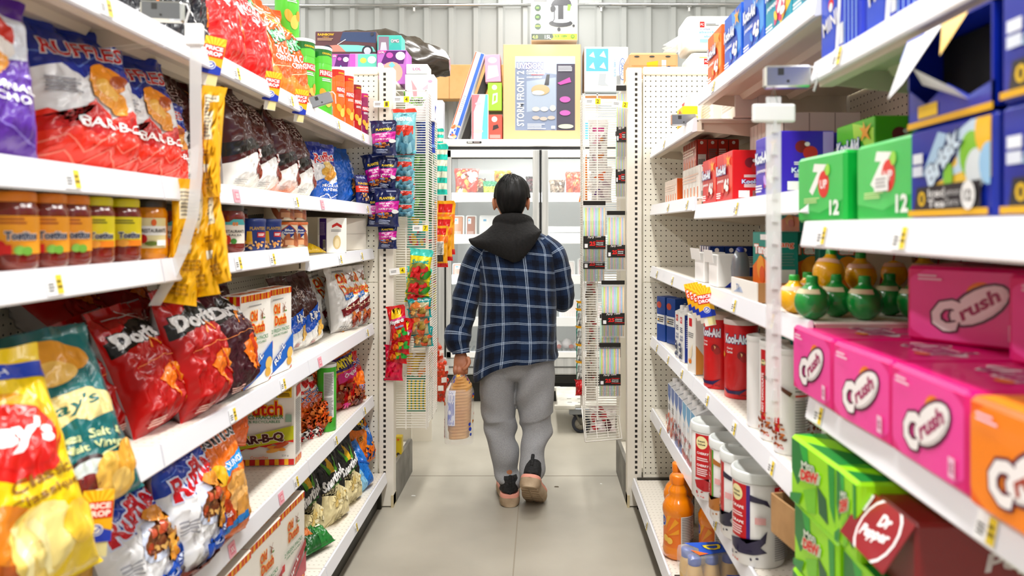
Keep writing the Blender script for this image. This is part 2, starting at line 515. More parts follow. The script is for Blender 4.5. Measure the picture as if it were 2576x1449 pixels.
for cx in (-2.9, -1.15, .55, 1.35, 3.1):
    mb.box(cx-.02, cx+.02, 6.5, 6.52, 3.375, 3.42, M_CHROME); mb.box(cx-.008, cx+.008, 6.5, 6.515, 3.34, 3.38, mat('e8e8e8'))
o = mb.obj('conduit_pipe'); tag(o, 'thin steel conduit running along the ribbed back wall', 'pipe')
for i, (x, y) in enumerate(LAMPS):
    def mk():
        r = empty('ceiling_light')
        m = MB(); m.box(-.2, .2, -1, 1, .03, .10, mat('eeeeee', .4)); m.obj('housing', r)
        m = MB(); e = mat('ffffff', .4, name='lit_diffuser'); b = e.node_tree.nodes['Principled BSDF']
        b.inputs['Emission Color'].default_value = (1, .98, .95, 1); b.inputs['Emission Strength'].default_value = 3
        m.cbox(-.17, .17, -.95, .95, 0, .031, .008, e); m.obj('diffuser', r)
        return r
    put('ceiling_light', mk, (x, y, 4.04), label='long white ceiling light above the store aisles', cat='light', group='ceiling lights')
# ================================================================ shelving
XL, XR = .829, .546
DL = [(2.53, 3.51), (1.55, 2.53), (.50, 1.55)]
DR = [(2.53, 3.51), (1.45, 2.53), (.40, 1.45)]
PT = MB(); PT.box(-.02, .02, -.0008, 0, 0, .036, mat('f6f6f6', .4))
decal(PT, [('L', '555555', .08, .15, .5, .6, 3), ('R', 'e8d24a', .6, .05, .97, .95), ('L', '7a6a10', .64, .25, .93, .75, 2)], .04, .036, lambda x, y: (Vector((x-.02, -.0008, y)), Vector((0, -1, 0))), flat=True)
PTP = MB(); PTP.box(-.02, .02, -.0008, 0, 0, .036, mat('f4b9c4', .4))
decal(PTP, [('R', 'e88a9c', .2, .2, .8, .8), ('T', 'ffffff', 'XX', .5, .5, .5, .4)], .04, .036, lambda x, y: (Vector((x-.02, -.0008, y)), Vector((0, -1, 0))), flat=True)
ME_PT = PT.mesh('price_tag'); ME_PTP = PTP.mesh('price_tag')
def shelf(side, y0, y1, z, xf, xb, label, tags=(), base=False, pink=(), lift=0.045):
    """side -1 left / +1 right; xf front edge distance from the middle, xb back"""
    r = empty('shelf', (side*xf, (y0+y1)/2, z), (0, 0, R(90) if side < 0 else R(-90)), label=label, cat='shelf', group='steel shelves of the aisle')
    L = (y1-y0)-.006; d = xb-xf
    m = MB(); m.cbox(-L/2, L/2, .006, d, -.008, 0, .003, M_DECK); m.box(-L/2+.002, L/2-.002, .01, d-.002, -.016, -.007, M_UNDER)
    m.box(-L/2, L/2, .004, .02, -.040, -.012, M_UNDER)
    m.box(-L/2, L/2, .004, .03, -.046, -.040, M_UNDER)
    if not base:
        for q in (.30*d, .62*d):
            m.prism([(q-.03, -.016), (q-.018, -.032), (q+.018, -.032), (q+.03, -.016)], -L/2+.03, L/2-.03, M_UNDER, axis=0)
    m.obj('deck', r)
    m = MB(); t = .0035
    m.prism([(.004, .002), (.004, -lift), (-.012, -lift-.004), (-.015, -lift), (-.006, .003), (0, .004)], -L/2, L/2, M_RAIL, axis=0)
    rail = m.obj('price_rail', r)
    if not base:
        for sx in (-1, 1):
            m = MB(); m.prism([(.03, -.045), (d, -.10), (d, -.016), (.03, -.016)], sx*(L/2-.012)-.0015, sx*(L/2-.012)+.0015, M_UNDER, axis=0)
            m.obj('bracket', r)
    for pl, me in ((tags, ME_PT), (pink, ME_PTP)):
        for u in pl:
            o = bpy.data.objects.new('price_tag', me); C.objects.link(o); o.parent = r
            o.location = (-L/2+u*L, -.0158, -lift+.003); o.rotation_euler = (R(-11), 0, 0)
    return r
names_bay = ['far section', 'middle section', 'nearest section']
# left run: heights per section (far, middle, nearest)
LZ = [('top', [1.814]*3, .829), ('second', [1.484]*3, .829), ('third', [1.268, 1.303, 1.303], .829), ('fourth', [.901]*3, .829), ('fifth', [.547]*3, .829)]
what = {'top': 'under the crisp tubes and tall snack bags', 'second': 'under the barbecue crisp bags', 'third': 'under the salsa jars and nut tins',
        'fourth': 'under the big corn chip bags', 'fifth': 'under the snack box with yellow and red stripes'}
rd = random.Random(5)
for nm, zs, xf in LZ:
    for b in range(3):
        pk = {('second', 1): (.22, .38), ('second', 0): (.15,), ('fifth', 1): (.35, .72), ('fourth', 0): (.12,)}.get((nm, b), ())
        shelf(-1, DL[b][0], DL[b][1], zs[b], xf, 1.34, 'white left shelf, %s row, %s, %s' % (nm, what[nm], names_bay[b]),
              tags=[.3+rd.random()*.1, .62+rd.random()*.2] if not pk else [.86], pink=pk)
for b in range(3):
    shelf(-1, DL[b][0], DL[b][1], .17, .766, 1.34, 'white perforated base deck near the floor, left side, %s' % names_bay[b], base=True, tags=(.4,) if b < 2 else ())
def shelfR(y0, y1, z, xf, label, **k): return shelf(1, y0, y1, z, xf, 1.08, label, **k)
shelfR(2.53, 3.51, 1.761, .55, 'white upper right shelf of the far section with a metal bracket at its end', tags=(.4,))
shelfR(2.53, 3.51, 1.482, .55, 'white right shelf under the small juice carton packs, far section', tags=(.5, .9))
shelfR(2.53, 3.51, 1.182, .55, 'white right shelf under the row of yellow price cards, far section', tags=(.2, .6))
shelfR(2.53, 3.51, .841, .55, 'white right shelf under the blue juice cartons, far section', tags=(.2, .5, .8))
shelfR(2.53, 3.51, .486, .55, 'white right shelf under the capped fruit drink cartons, far section', tags=(.3,))
shelfR(1.45, 2.53, 1.853, .57, 'white upper right shelf carrying pouch drink boxes, middle section', tags=(.2,))
shelfR(1.45, 2.53, 1.452, .556, 'white right shelf under the red and purple drink boxes, middle section', tags=(.5,))
shelfR(1.45, 2.53, 1.182, .55, 'white right shelf under the squeeze lemons and limes, middle section', tags=(.15, .5, .8))
shelfR(1.45, 2.53, .841, .55, 'white right shelf under the two big red drink mix tins, middle section', tags=(.2, .5, .8))
shelfR(1.45, 2.53, .486, .55, 'white right shelf under the wide white drink mix tubs, middle section', tags=(.3, .7))
shelfR(.40, 1.45, 1.705, .56, 'white upper right shelf holding blue soda cases, nearest section', tags=(.12,), lift=.036)
shelfR(.40, 1.45, 1.384, .54, 'white right shelf under the green and blue cases of cans, nearest section', tags=(.1, .38))
shelfR(.40, 1.45, 1.037, .55, 'white right shelf under the pink and orange soda cases, nearest section', tags=(.06, .56))
shelfR(.40, 1.45, .56, .55, 'white right shelf under the lime green soda cases, nearest section')
for b in range(2):
    shelfR(DR[b][0], DR[b][1], .142, .46, 'white perforated base deck near the floor on the right side, %s' % names_bay[b], base=True, tags=(.5,))
shelfR(.40, 1.45, .142, .46, 'white perforated base deck near the floor on the right side, nearest section', base=True)
# gondola runs: back panels, uprights, kick plates
def run(side, ds, xb, xk, label):
    r = empty('gondola', (side*xb, 0, 0), label=label, cat='shelving')
    for i, (a, b) in enumerate(ds):
        m = MB(); m.box(min(0, side*.02), max(0, side*.02), a+.002, b-.002, .02, 2.16, M_PEGS); m.obj('back_panel', r)
        m = MB(); m.box(min(0, -side*.012), max(0, -side*.012), b-.02, b+.012, .0, 2.16, M_SHELF)
        for k in range(int(1.95/.0254/2)):
            z = .15+k*.0508; m.box(min(-side*.0125, -side*.0119), max(-side*.0125, -side*.0119), b-.009, b+.001, z, z+.018, mat('1c1814'))
        m.obj('upright', r)
        m = MB(); xx = -side*(xb-xk-.03)
        m.box(min(xx, xx+side*.02), max(xx, xx+side*.02), a, b, 0, .118, M_BLACK); m.obj('kick_plate', r)
        m = MB(); x2 = -side*(xb-xk-.012)
        m.box(min(x2, 0), max(x2, 0), b-.022, b-.006, .0, .15, M_BLACK); m.obj('base_leg', r)
    return r
run(-1, DL, 1.345, .766, 'long cream pegboard gondola carrying the left snack shelves')
run(1, DR, 1.085, .46, 'long cream pegboard gondola carrying the right drink shelves')
# end panels that face down the aisle
def end_panel(x0, x1, inner, label, seam):
    r = empty('end_panel', ((x0+x1)/2, 3.525, 0), label=label, cat='shelving')
    cx = (x0+x1)/2
    ux0, ux1 = (inner-.072, inner) if inner < 0 else (inner, inner+.072)
    px0, px1 = (x0, ux0-.008) if inner < 0 else (ux1+.008, x1)
    m = MB()
    m.box(px0-cx, px1-cx, 0, .018, .15, seam-.002, M_PEG); m.box(px0-cx, px1-cx, 0, .018, seam+.002, 2.125, M_PEG)
    m.obj('pegboard', r)
    m = MB(); m.cbox(px0-cx, px1-cx, -.008, .03, 2.125, 2.165, .004, M_SHELF)
    m.box(px0-cx, px1-cx, -.004, .02, .02, .15, M_SHELF); m.obj('top_rail', r)
    m = MB(); m.cbox(ux0-cx, ux1-cx, -.012, .05, .005, 2.16, .003, M_SHELF)
    sx = ux0+.028 if inner < 0 else ux1-.028
    for k in range(78):
        z = .165+k*.0254; m.box(sx-.006-cx, sx+.006-cx, -.0126, -.0118, z, z+.0135, mat('1c1814'))
    e0 = ux1-.012 if inner < 0 else ux0
    m.box(e0-cx+(0 if inner < 0 else 0), e0+.012-cx, -.016, .055, 0, .06, mat('cfc3a4', .5))
    m.obj('upright', r)
    # base of the gondola that stands behind the panel
    m = MB(); b0, b1 = (ux1-.42, ux1+.004) if inner < 0 else (ux0-.004, ux0+.42)
    sg = -1 if inner < 0 else 1
    xi = ux1 if inner < 0 else ux0
    pts = [(3.578-3.525, 0), (4.03-3.525, 0), (4.03-3.525, .175), (4.0-3.525, .195), (3.578-3.525, .195)]
    m.prism([(a, b) for a, b in pts], min(xi-cx, xi-cx+sg*.018), max(xi-cx, xi-cx+sg*.018), noisy('scuffed_grey_kick_'+('a' if sg < 0 else 'b'), '5d5a54', '8b877f', 7, .55), axis=0)
    m.obj('kick_plate', r)
    m = MB(); m.box(min(xi+sg*.02, xi+sg*.5)-cx, max(xi+sg*.02, xi+sg*.5)-cx, .055, .50, .15, .17, M_SHELF); m.obj('base_deck', r)
    return r
end_panel(-1.60, -.73, -.722, 'cream pegboard end panel closing the left shelves', 1.105)
end_panel(.42, 1.35, .425, 'cream pegboard end panel closing the right shelves', 1.105)
# ================================================================ artwork for the snack side
W, K, RD, YL, OR, BL, NV, GR = 'f7f7f5', '16130f', 'd11d14', 'ffd400', 'f07a12', '1b5fc4', '12235c', '2f8f3c'
def dutch(x, y, s, sub=True, c='d11a14'):
    """'Old Dutch' in red blackletter-like print with a yellow edge and a small windmill"""
    o = [('T', c, 'Old', x-.22*s, y+.115*s, .42*s, .2*s, 0, 'ffc61a'), ('T', c, 'Dutch', x+.02*s, y-.13*s, .8*s, .2*s, 0, 'ffc61a')]
    cx, cy = x+.26*s, y+.12*s
    o += [('P', '8a5a2b', [(cx-.05*s, cy-.09*s), (cx+.05*s, cy-.09*s), (cx+.03*s, cy+.03*s), (cx-.03*s, cy+.03*s)]),
          ('Z', '8a4a20', [(cx-.13*s, cy+.1*s), (cx+.13*s, cy-.03*s)], .02*s), ('Z', '8a4a20', [(cx-.1*s, cy-.04*s), (cx+.1*s, cy+.11*s)], .02*s),
          ('E', '5c8a2d', cx+.1*s, cy-.08*s, .07*s, .03*s)]
    return o
STR = lambda y0, y1, n=9: [('R', 'd0141c', 0, y0, 1, y1), ('S', 'f6c420', 0, y0, 1, y1, n, .42)]
A = {}
A['ruffles_bbq'] = [('P', '1d3f9e', [(0, .60), (.25, .66), (.4, .58), (.62, .7), (.8, .60), (1, .68), (1, 1), (0, 1)]), ('Z', '6f8fd6', [(.05, .72), (.35, .72), (.4, .66), (.62, .78), (.95, .74)], .012),
    ('T', 'd6202c', 'RUFFLES', .52, .80, .78, .11, 6, 'f4f4f8', .2), ('P', 'e8432a', [(0, 0), (1, 0), (1, .34), (.85, .42), (.6, .33), (.45, .45), (.25, .30), (.1, .36), (0, .33)]),
    ('P', 'c8201c', [(.02, .30), (.25, .26), (.45, .41), (.6, .30), (.85, .38), (1, .30), (1, .22), (.7, .3), (.5, .2), (.3, .26), (.0, .2)]),
    ('Z', 'f08a78', [(.0, .12), (.2, .2), (.35, .1), (.55, .22), (.7, .12), (1, .24)], .012), ('Z', 'f08a78', [(.0, .04), (.2, .11), (.35, .03), (.55, .13), (.7, .04), (1, .14)], .012),
    ('E', 'f2a530', .62, .60, .17, .13, 20), ('E', 'b4622c', .72, .60, .11, .05, 20), ('E', 'f4b040', .60, .48, .2, .1, -30), ('E', 'f7c765', .58, .52, .1, .06, -30),
    ('T', 'ffffff', 'BAR-B-Q', .62, .285, .66, .075, 0, None), ('L', '9a9aa0', .1, .46, .34, .56, 4)]
A['ruffles_regular'] = [('P', '1d3f9e', [(0, .7), (.3, .62), (.5, .7), (.8, .6), (1, .68), (1, 1), (0, 1)]), ('T', 'd6202c', 'Ruffles', .5, .75, .8, .16, 8, 'f4f4f8', .2),
    ('P', '2470c8', [(0, 0), (1, 0), (1, .36), (.6, .28), (.3, .38), (0, .3)]), ('E', 'e8bd5c', .5, .52, .26, .13, 20), ('E', 'f2d48c', .5, .60, .17, .08, -10), ('E', 'd9a342', .55, .42, .24, .1, 20),
    ('T', 'ffffff', 'REGULAR', .55, .26, .62, .05), ('T', 'ffffff', 'NATURE', .55, .19, .56, .05), ('Z', 'ffffff', [(.2, .06), (.4, .12), (.6, .05), (.9, .13)], .02)]
A['ruffles_dressed'] = [('P', '1b49a8', [(0, .66), (.2, .72), (.35, .60), (.6, .72), (.8, .64), (1, .70), (1, 1), (0, 1)]), ('Z', '6f8fd6', [(.05, .78), (.3, .84), (.5, .76), (.9, .86)], .012),
    ('T', 'd0182c', 'Ruffles', .5, .735, .86, .17, 10, 'e6ecff', .2, .035), ('E', 'dfe6f8', .6, .5, .36, .2, 20), ('E', '8a5a3a', .55, .49, .26, .13, 15), ('B', ['b98a55', 'c2603a', 'd6b070', '6e3d22'], .35, .40, .8, .56, 20, .05),
    ('E', 'e0a03a', .72, .36, .2, .12, 20), ('E', 'efbd5c', .72, .38, .12, .07, 20), ('E', 'dd9c38', .66, .62, .15, .09, -20), ('P', '1f62bf', [(.3, .12), (.98, .2), (.98, .31), (.3, .22)]), ('T', 'dfe9ff', 'Sour Cream', .64, .21, .5, .05, 7),
    ('P', '7e3420', [(0, 0), (1, 0), (1, .13), (.3, .08), (0, .12)]), ('L', '9a9aa0', .06, .36, .22, .46, 4)]
A['doritos'] = [('P', K, [(.02, .62), (.5, .70), (.98, .62), (.98, .78), (.5, .86), (.02, .74)]), ('T', 'f2f2f2', 'Doritos', .5, .725, .86, .12, 0, '2a2a2a', 0, .05),
    ('Z', 'f2a03a', [(.42, .60), (.52, .70), (.62, .60)], .02), ('P', 'f08a18', [(.30, .36), (.62, .48), (.5, .16)]), ('P', 'e8951f', [(.52, .46), (.90, .40), (.70, .10)]), ('P', 'c8501a', [(.52, .46), (.62, .48), (.70, .10), (.62, .2)]),
    ('Z', 'ffb070', [(.1, .5), (.5, .52), (.9, .48)], .006), ('Z', 'd8d0d0', [(.2, .9), (.8, .88)], .012), ('Z', 'd8d0d0', [(.45, .96), (.62, .80)], .012), ('L', 'f3c9bd', .1, .05, .3, .1, 3)]
A['lays_yellow'] = [('E', 'd6281e', .62, .62, .30, .26, -10), ('E', 'f2b713', .62, .66, .31, .2, -10), ('E', 'd6281e', .62, .62, .26, .19, -10), ('T', 'ffffff', "Lay's", .60, .62, .5, .14, -8, None, .2, .05),
    ('P', '2b58c0', [(0, .80), (.5, .88), (1, .84), (1, .92), (.5, .95), (0, .88)]), ('T', 'e8eefc', 'SMOOTH', .5, .885, .5, .03, 4), ('T', '8a6410', 'Classic', .68, .44, .42, .05, 4), ('T', '8a6410', 'Classique', .68, .37, .48, .05, 4),
    ('E', 'b5651d', .36, .23, .26, .22, -20), ('E', 'e0932c', .40, .28, .2, .15, -20), ('E', 'f4dc84', .56, .20, .18, .2, 0), ('E', 'f8e7a0', .62, .22, .15, .17, 10), ('Z', 'f8edb8', [(.45, .3), (.46, .08)], .05), ('Z', 'f8edb8', [(.55, .3), (.6, .08)], .04), ('E', 'f2cf50', .82, .22, .13, .12, 0)]
A['lays_teal'] = [('P', 'ecdca2', [(.1, .52), (.3, .62), (.7, .62), (.95, .56), (.9, .46), (.6, .44), (.5, .48), (.15, .42)]), ('T', '12625f', "Lay's", .5, .54, .5, .09, 4, None, .2), ('E', 'e2b052', .35, .80, .26, .12, 20), ('E', 'd9a03e', .62, .83, .24, .14, -20), ('E', 'ebc572', .5, .74, .2, .1),
    ('T', 'dfe6b4', 'Sea Salt &', .6, .37, .6, .05, -6), ('T', 'dfe6b4', 'Malt Vinegar', .62, .30, .62, .05, -6), ('Z', 'dfe6b4', [(.3, .22), (.9, .28)], .012),
    ('E', '3d2a2a', .45, .18, .2, .14), ('E', 'cfd8d8', .45, .21, .14, .06), ('E', '7a3030', .42, .12, .12, .1), ('E', 'ebc466', .68, .13, .2, .17, -30), ('E', 'e0ad48', .85, .20, .16, .12, 40), ('E', 'f0d080', .72, .1, .1, .08), ('R', 'cfe6b0', .3, .02, .5, .05)]
A['bbq_bag'] = [('P', K, [(0, .30), (.5, .40), (1, .30), (1, .45), (.5, .50), (0, .42)]), ('P', W, [(0, 0), (1, 0), (1, .33), (.5, .36), (0, .24)]), ('T', 'cdbfbb', 'PLUS', .3, .86, .36, .05), ('T', 'cdbfbb', 'KICK', .3, .80, .36, .04), ('T', 'cdbfbb', 'IN LID', .3, .75, .36, .04), ('T', 'cdbfbb', 'NOTHIN', .3, .70, .38, .04),
    ('T', 'ffb21a', 'Old', .86, .80, .26, .07, 75, '8a2a08'), ('T', 'ffffff', 'BBQ', .84, .36, .36, .09, 6, 'd2441c', 0, .05), ('B', ['8a3a2a', '6e2c22', 'a05a44'], .5, .12, .85, .22, 6, .08), ('L', 'b0b0b0', .06, .05, .3, .1, 3)]
A['ripl'] = [('P', '43241f', [(0, .48), (.45, .42), (1, .56), (1, 1), (0, 1)]), ('T', 'c9b9b2', 'KICK', .35, .82, .3, .05), ('T', 'c9b9b2', 'IN LID', .35, .76, .34, .05), ('T', 'c9b9b2', 'NOTHIN', .35, .70, .34, .05),
    ('P', '1668c8', [(.12, .42), (1, .56), (1, .34), (.2, .22)]), ('T', 'ffffff', 'Rip-L', .66, .41, .6, .14, 10, '0f3f86', .25), ('E', 'f1cd7c', .66, .18, .16, .12, 30), ('E', 'eabf62', .84, .24, .12, .14, -20), ('L', 'a03040', .3, .05, .5, .1, 3)]
A['dutch_bag'] = dutch(.56, .73, .78)+[('L', '777777', .2, .92, .7, .96, 2), ('P', '2a86d2', [(.28, .47), (.64, .52), (.62, .60), (.28, .55)]), ('T', 'ffffff', 'Rip-L', .46, .535, .28, .06, 6), ('P', '6e1420', [(.14, .34), (.95, .52), (.95, .36), (.18, .22)]),
    ('T', 'e8d8c0', 'Bar-B-Q', .55, .38, .55, .07, 10), ('B', ['8a3a20', 'b05a30', 'd08850'], .5, .08, .9, .26, 12, .09), ('L', '888888', .1, .05, .35, .1, 3), ('E', 'f2b21a', .3, .02, .08, .02)]
A['tostitos'] = [('P', 'f0891c', [(0, .0), (1, 0), (1, 1), (0, 1)]), ('T', '1a1a1a', 'TOSTITOS', .5, .87, .92, .1, 5, 'f4f4f4', 0, .05), ('P', '2aa0dc', [(.35, .62), (.95, .74), (.95, .64), (.4, .54)]), ('T', 'ffffff', 'ROUNDS', .65, .64, .42, .05, 11), ('E', 'f2c832', .3, .58, .16, .14),
    ('E', 'e3b267', .68, .46, .26, .16), ('E', 'eec283', .66, .34, .24, .15), ('E', 'dba75a', .78, .26, .22, .16), ('E', 'c35018', .34, .26, .2, .2), ('P', '2f8fd0', [(.25, .14), (.75, .22), (.8, .16), (.3, .09)]), ('T', 'f4f4f4', 'Tostitos', .34, .26, .3, .05)]
A['smartfood'] = [('P', 'e7dcb4', [(0, 0), (1, 0), (1, .40), (.78, .36), (.55, .47), (.45, .34), (.0, .42)]), ('P', 'e8c026', [(.42, .72), (.5, .86), (.58, .72), (.56, .62), (.44, .62)]), ('P', '5f9a2e', [(.36, .60), (.3, .84), (.48, .64)]), ('P', '5f9a2e', [(.62, .60), (.76, .84), (.54, .64)]),
    ('T', 'ffffff', 'Smartfood', .5, .55, .84, .13, 14, None, .3, .04), ('T', '3f8a3a', 'POPCORN', .52, .47, .34, .03, 12), ('B', ['f2e6b8', 'e8d596', 'dcc27c', 'f7efcf'], .3, .22, .8, .36, 22, .07), ('L', '8a8050', .2, .06, .45, .12, 3)]
A['cheetos'] = [('E', K, .42, .72, .44, .26, -30), ('T', 'ffdf2a', 'Cheetos', .44, .72, .76, .16, -32, K, .1, .05), ('P', '2476c4', [(.4, .1), (.95, .05), (1, .6), (.75, .5)]), ('T', '4aa0e4', 'Crunchy', .74, .5, .42, .09, -36, 'ffffff'), ('R', 'e8a018', .3, .38, .5, .46), ('L', K, .32, .39, .48, .45, 3), ('B', ['f28a1a', 'e8701a', 'f7a43a'], .4, .1, .9, .3, 12, .08)]
A['cheezies'] = [('P', 'f4f0ea', [(0, .72), (1, .80), (1, 1), (0, 1)]), ('P', 'd7262a', [(0, .80), (.3, .76), (.3, 1), (0, 1)]), ('P', 'd7262a', [(.6, .8), (1, .84), (1, .92), (.6, .9)]), ('T', '2a3a8c', 'CHEEZIES', .55, .70, .8, .08, 12, 'f4f4f4'), ('T', 'c81f24', 'CORN SNACK', .55, .60, .7, .05, 12, 'f8f8f8'),
    ('B', ['f07c1c', 'e2651a', 'f6953a'], .1, .15, .9, .52, 46, .07), ('P', 'f5f2ee', [(0, 0), (.6, 0), (.35, .2), (0, .16)]), ('S', 'd7262a', 0, 0, .5, .14, 5)]
A['party_mix'] = [('P', 'f28a22', [(0, .5), (1, .5), (1, 1), (0, 1)]), ('T', 'c8242c', 'Hunch', .5, .87, .7, .08, 10, 'f4f0f4'), ('P', '3a2a70', [(0, .76), (1, .84), (1, .62), (0, .56)]), ('T', 'f6e23a', 'PARTY MIX', .5, .70, .86, .13, 8, K, 0, .05), ('P', 'd62a88', [(.1, .54), (1, .62), (1, .48), (.1, .4)]), ('T', 'ffffff', 'Original', .6, .52, .6, .08, 8),
    ('B', ['b0602c', '8a4420', 'c8804a', '6e3418'], .1, .05, .9, .38, 34, .08), ('T', 'e04098', 'mix', .3, .1, .3, .08)]
A['duplex'] = [('P', 'f28a22', [(0, .3), (1, .3), (1, .62), (0, .6)]), ('T', '3a3a96', 'CAFE', .7, .78, .5, .1, 8, 'f4f0f4'), ('T', '3a3a96', 'DUPLEX', .7, .3, .5, .1, -8, 'f4f0f4'), ('P', 'f0f0ee', [(0, .8), (.5, .84), (.5, .9), (0, .88)]), ('B', ['b0602c', '8a4420', 'c8804a'], .1, .05, .9, .25, 18, .08)]
A['plain_red'] = [('Z', 'f08a78', [(.0, .2), (.3, .32), (.45, .2), (.7, .36), (1, .22)], .012), ('Z', 'f08a78', [(.0, .7), (.3, .8), (.45, .7), (.7, .84), (1, .7)], .012)]
A['purple'] = [('E', 'c83a2c', .62, .72, .2, .16), ('E', 'e8e2dc', .62, .62, .12, .1), ('E', 'f2b04a', .5, .52, .18, .1), ('P', 'e8ecf4', [(0, .5), (.9, .58), (1, .85), (0, .9)]), ('E', 'c83a2c', .62, .74, .22, .16), ('E', 'efe9e4', .66, .64, .14, .1), ('E', 'f2b04a', .55, .55, .18, .1), ('T', 'ffffff', 'ORIGINAL', .6, .40, .62, .05, -4), ('T', 'ffffff', 'NACHO', .6, .33, .5, .05, -4), ('Z', '9a86d0', [(.1, .1), (.5, .2), (.9, .08)], .012)]
A['red_tall'] = [('P', 'f0761a', [(.55, .62), (.95, .40), (.95, .15), (.7, .2)]), ('T', '8fe0a0', 'Taco', .62, .80, .42, .14, 70, '143a1c', .2)]
A['orange_tall'] = [('P', 'f39a3c', [(.0, .0), (1, 0), (1, .3), (.6, .2), (.3, .34), (0, .26)]), ('T', 'ffffff', 'TACO', .66, .50, .5, .08, 6), ('Z', 'fbe0b8', [(.35, .95), (.98, .82), (.9, .36), (.3, .30), (.35, .95)], .012), ('T', '7fe09a', 'Nib', .6, .65, .44, .13, 20, '1c4a20'), ('T', 'ffd23a', 'Dutch', .66, .82, .3, .06, -10), ('T', 'ffffff', 'CRUNCH', .64, .42, .5, .06, 6)]
A['dark_bag'] = [('P', 'f08a18', [(.7, .3), (1, .4), (1, .9), (.8, .8)]), ('Z', 'c8c8c8', [(.2, .8), (.5, .3), (.8, .25)], .02), ('P', 'f6f4f0', [(.86, .3), (.98, .35), (.98, .7)])]
A['blue_bag'] = [('T', 'f0f0f4', 'Corn Puffs', .78, .62, .4, .1, 70), ('B', ['c89a5c', 'b9864a', 'ddb478'], .5, .12, .95, .42, 30, .08), ('P', 'e8ebf0', [(.4, 0), (1, 0), (1, .14), (.5, .1)])]
A['tiny_planters'] = [('R', '1b2a66', 0, .72, 1, 1), ('S', '9aa0b8', .1, .88, .8, .95, 4, .8), ('T', 'ffd23a', 'PLANTERS', .5, .70, .8, .08), ('R', 'd8452c', 0, .4, 1, .62), ('T', 'ffffff', 'PEANUT BUTTER', .5, .56, .8, .05), ('T', 'ffffff', 'CHOCOLATE', .5, .47, .8, .05), ('B', ['c89a5c', '8a5a34', 'e6d6bc'], .2, .15, .8, .35, 12, .08)]
A['green_bag'] = [('P', 'c87838', [(.0, .3), (.4, .2), (.45, .8), (0, .85)]), ('P', '2e7a3c', [(.5, 0), (1, 0), (1, 1), (.5, 1)]), ('B', ['d88a48', 'b8682c'], .05, .25, .45, .8, 8, .1), ('L', 'dfe8d0', .6, .3, .9, .6, 4)]
A['blue_pop'] = [('P', 'e8d6a8', [(0, .62), (.45, .7), (.3, .98), (0, 1)]), ('P', '9fd0ea', [(0, 0), (.5, 0), (.4, .5), (0, .55)]), ('B', ['efe2bb', 'd9c48c'], .05, .7, .4, .92, 9, .08), ('Z', '1562b0', [(.1, .5), (.5, .62), (.95, .4)], .05)]
A['orange_chip'] = [('P', '2f86c8', [(.05, .4), (.4, .7), (.3, .9), (0, .8)]), ('Z', 'f7e8c8', [(.3, .4), (.95, .6)], .03), ('P', 'b85a1c', [(0, 0), (.5, 0), (.4, .3), (0, .4)])]
A['brown_bag'] = [('E', 'c08a2c', .45, .7, .28, .2, 20), ('E', 'caa050', .62, .5, .28, .2, -10), ('P', '1b3c86', [(0, .8), (1, .86), (1, 1), (0, 1)]), ('P', '5a2418', [(0, 0), (1, 0), (1, .2), (0, .26)])]
A['chester_less'] = []
for k in ('doritos_maroon',): A[k] = A['doritos']
# box art
A['dutch_box_front'] = STR(.90, 1, 6)+STR(0, .065, 7)+dutch(.50, .715, .78)+[('R', 'f2cf1c', .76, .73, .97, .88), ('T', '3a2a10', 'SAVEUR', .865, .85, .16, .03), ('T', '3a2a10', 'CLASSIQUE', .865, .81, .18, .03), ('L', '5a4a10', .78, .74, .95, .785, 3), ('L', '777777', .3, .86, .7, .88, 1),
    ('T', '2a7a4a', '2 SACS FRAICHEUR', .52, .525, .66, .045), ('T', '2a7a4a', '100 % RECYCLABLES', .52, .475, .56, .028), ('R', '9ab8a4', .06, .47, .16, .55), ('R', '9ab8a4', .88, .47, .97, .55),
    ('P', 'c2c41e', [(0, .27), (1, .43), (1, .28), (0, .15)]), ('P', 'd4301c', [(0, .15), (1, .28), (1, .25), (.9, .26), (.8, .22), (.7, .235), (.6, .2), (.5, .21), (.4, .18), (.3, .185), (.2, .15), (.1, .16), (0, .13)]), ('T', '4a1612', 'BAR-B-Q', .50, .285, .72, .11, 7, 'f2e6d8', 0, .05),
    ('E', 'e6a03c', .75, .19, .14, .035, -10), ('E', 'c8642c', .82, .22, .12, .03, 20), ('E', 'f0b85c', .70, .165, .1, .03, 10), ('T', 'f0881c', 'Croustilles', .5, .095, .26, .03), ('T', '777777', '220 g', .88, .11, .1, .025), ('E', 'd8b090', .94, .3, .0, .0)]
A['dutch_box_ripl'] = STR(.93, 1, 9)+STR(0, .06, 9)+[('S', 'e8861c', 0, .93, 1, 1, 14, .4), ('S', 'e8861c', 0, 0, 1, .06, 14, .4)]+dutch(.52, .70, .56)+[('L', '888888', .2, .87, .7, .89, 1), ('T', '2a7a4a', '2 FRESH PACKS', .5, .51, .7, .045), ('T', '2a7a4a', '100% RECYCLABLE', .5, .46, .56, .025), ('P', '1f78cc', [(0, .10), (1, .43), (1, .22), (.4, .04), (0, .02)]),
    ('P', W, [(.0, -.01), (.8, -.01), (1, .07), (1, .22), (.6, .1)]), ('P', '1f78cc', [(0, .08), (1, .44), (1, .21), (0, -.0)]), ('T', 'ffffff', 'Rip-L', .46, .22, .5, .1, 40, '0f4f9c'), ('E', 'f0cf80', .85, .2, .12, .1, 30), ('E', 'e8bd62', .82, .1, .1, .08), ('R', 'd01c28', .04, .32, .16, .4)]
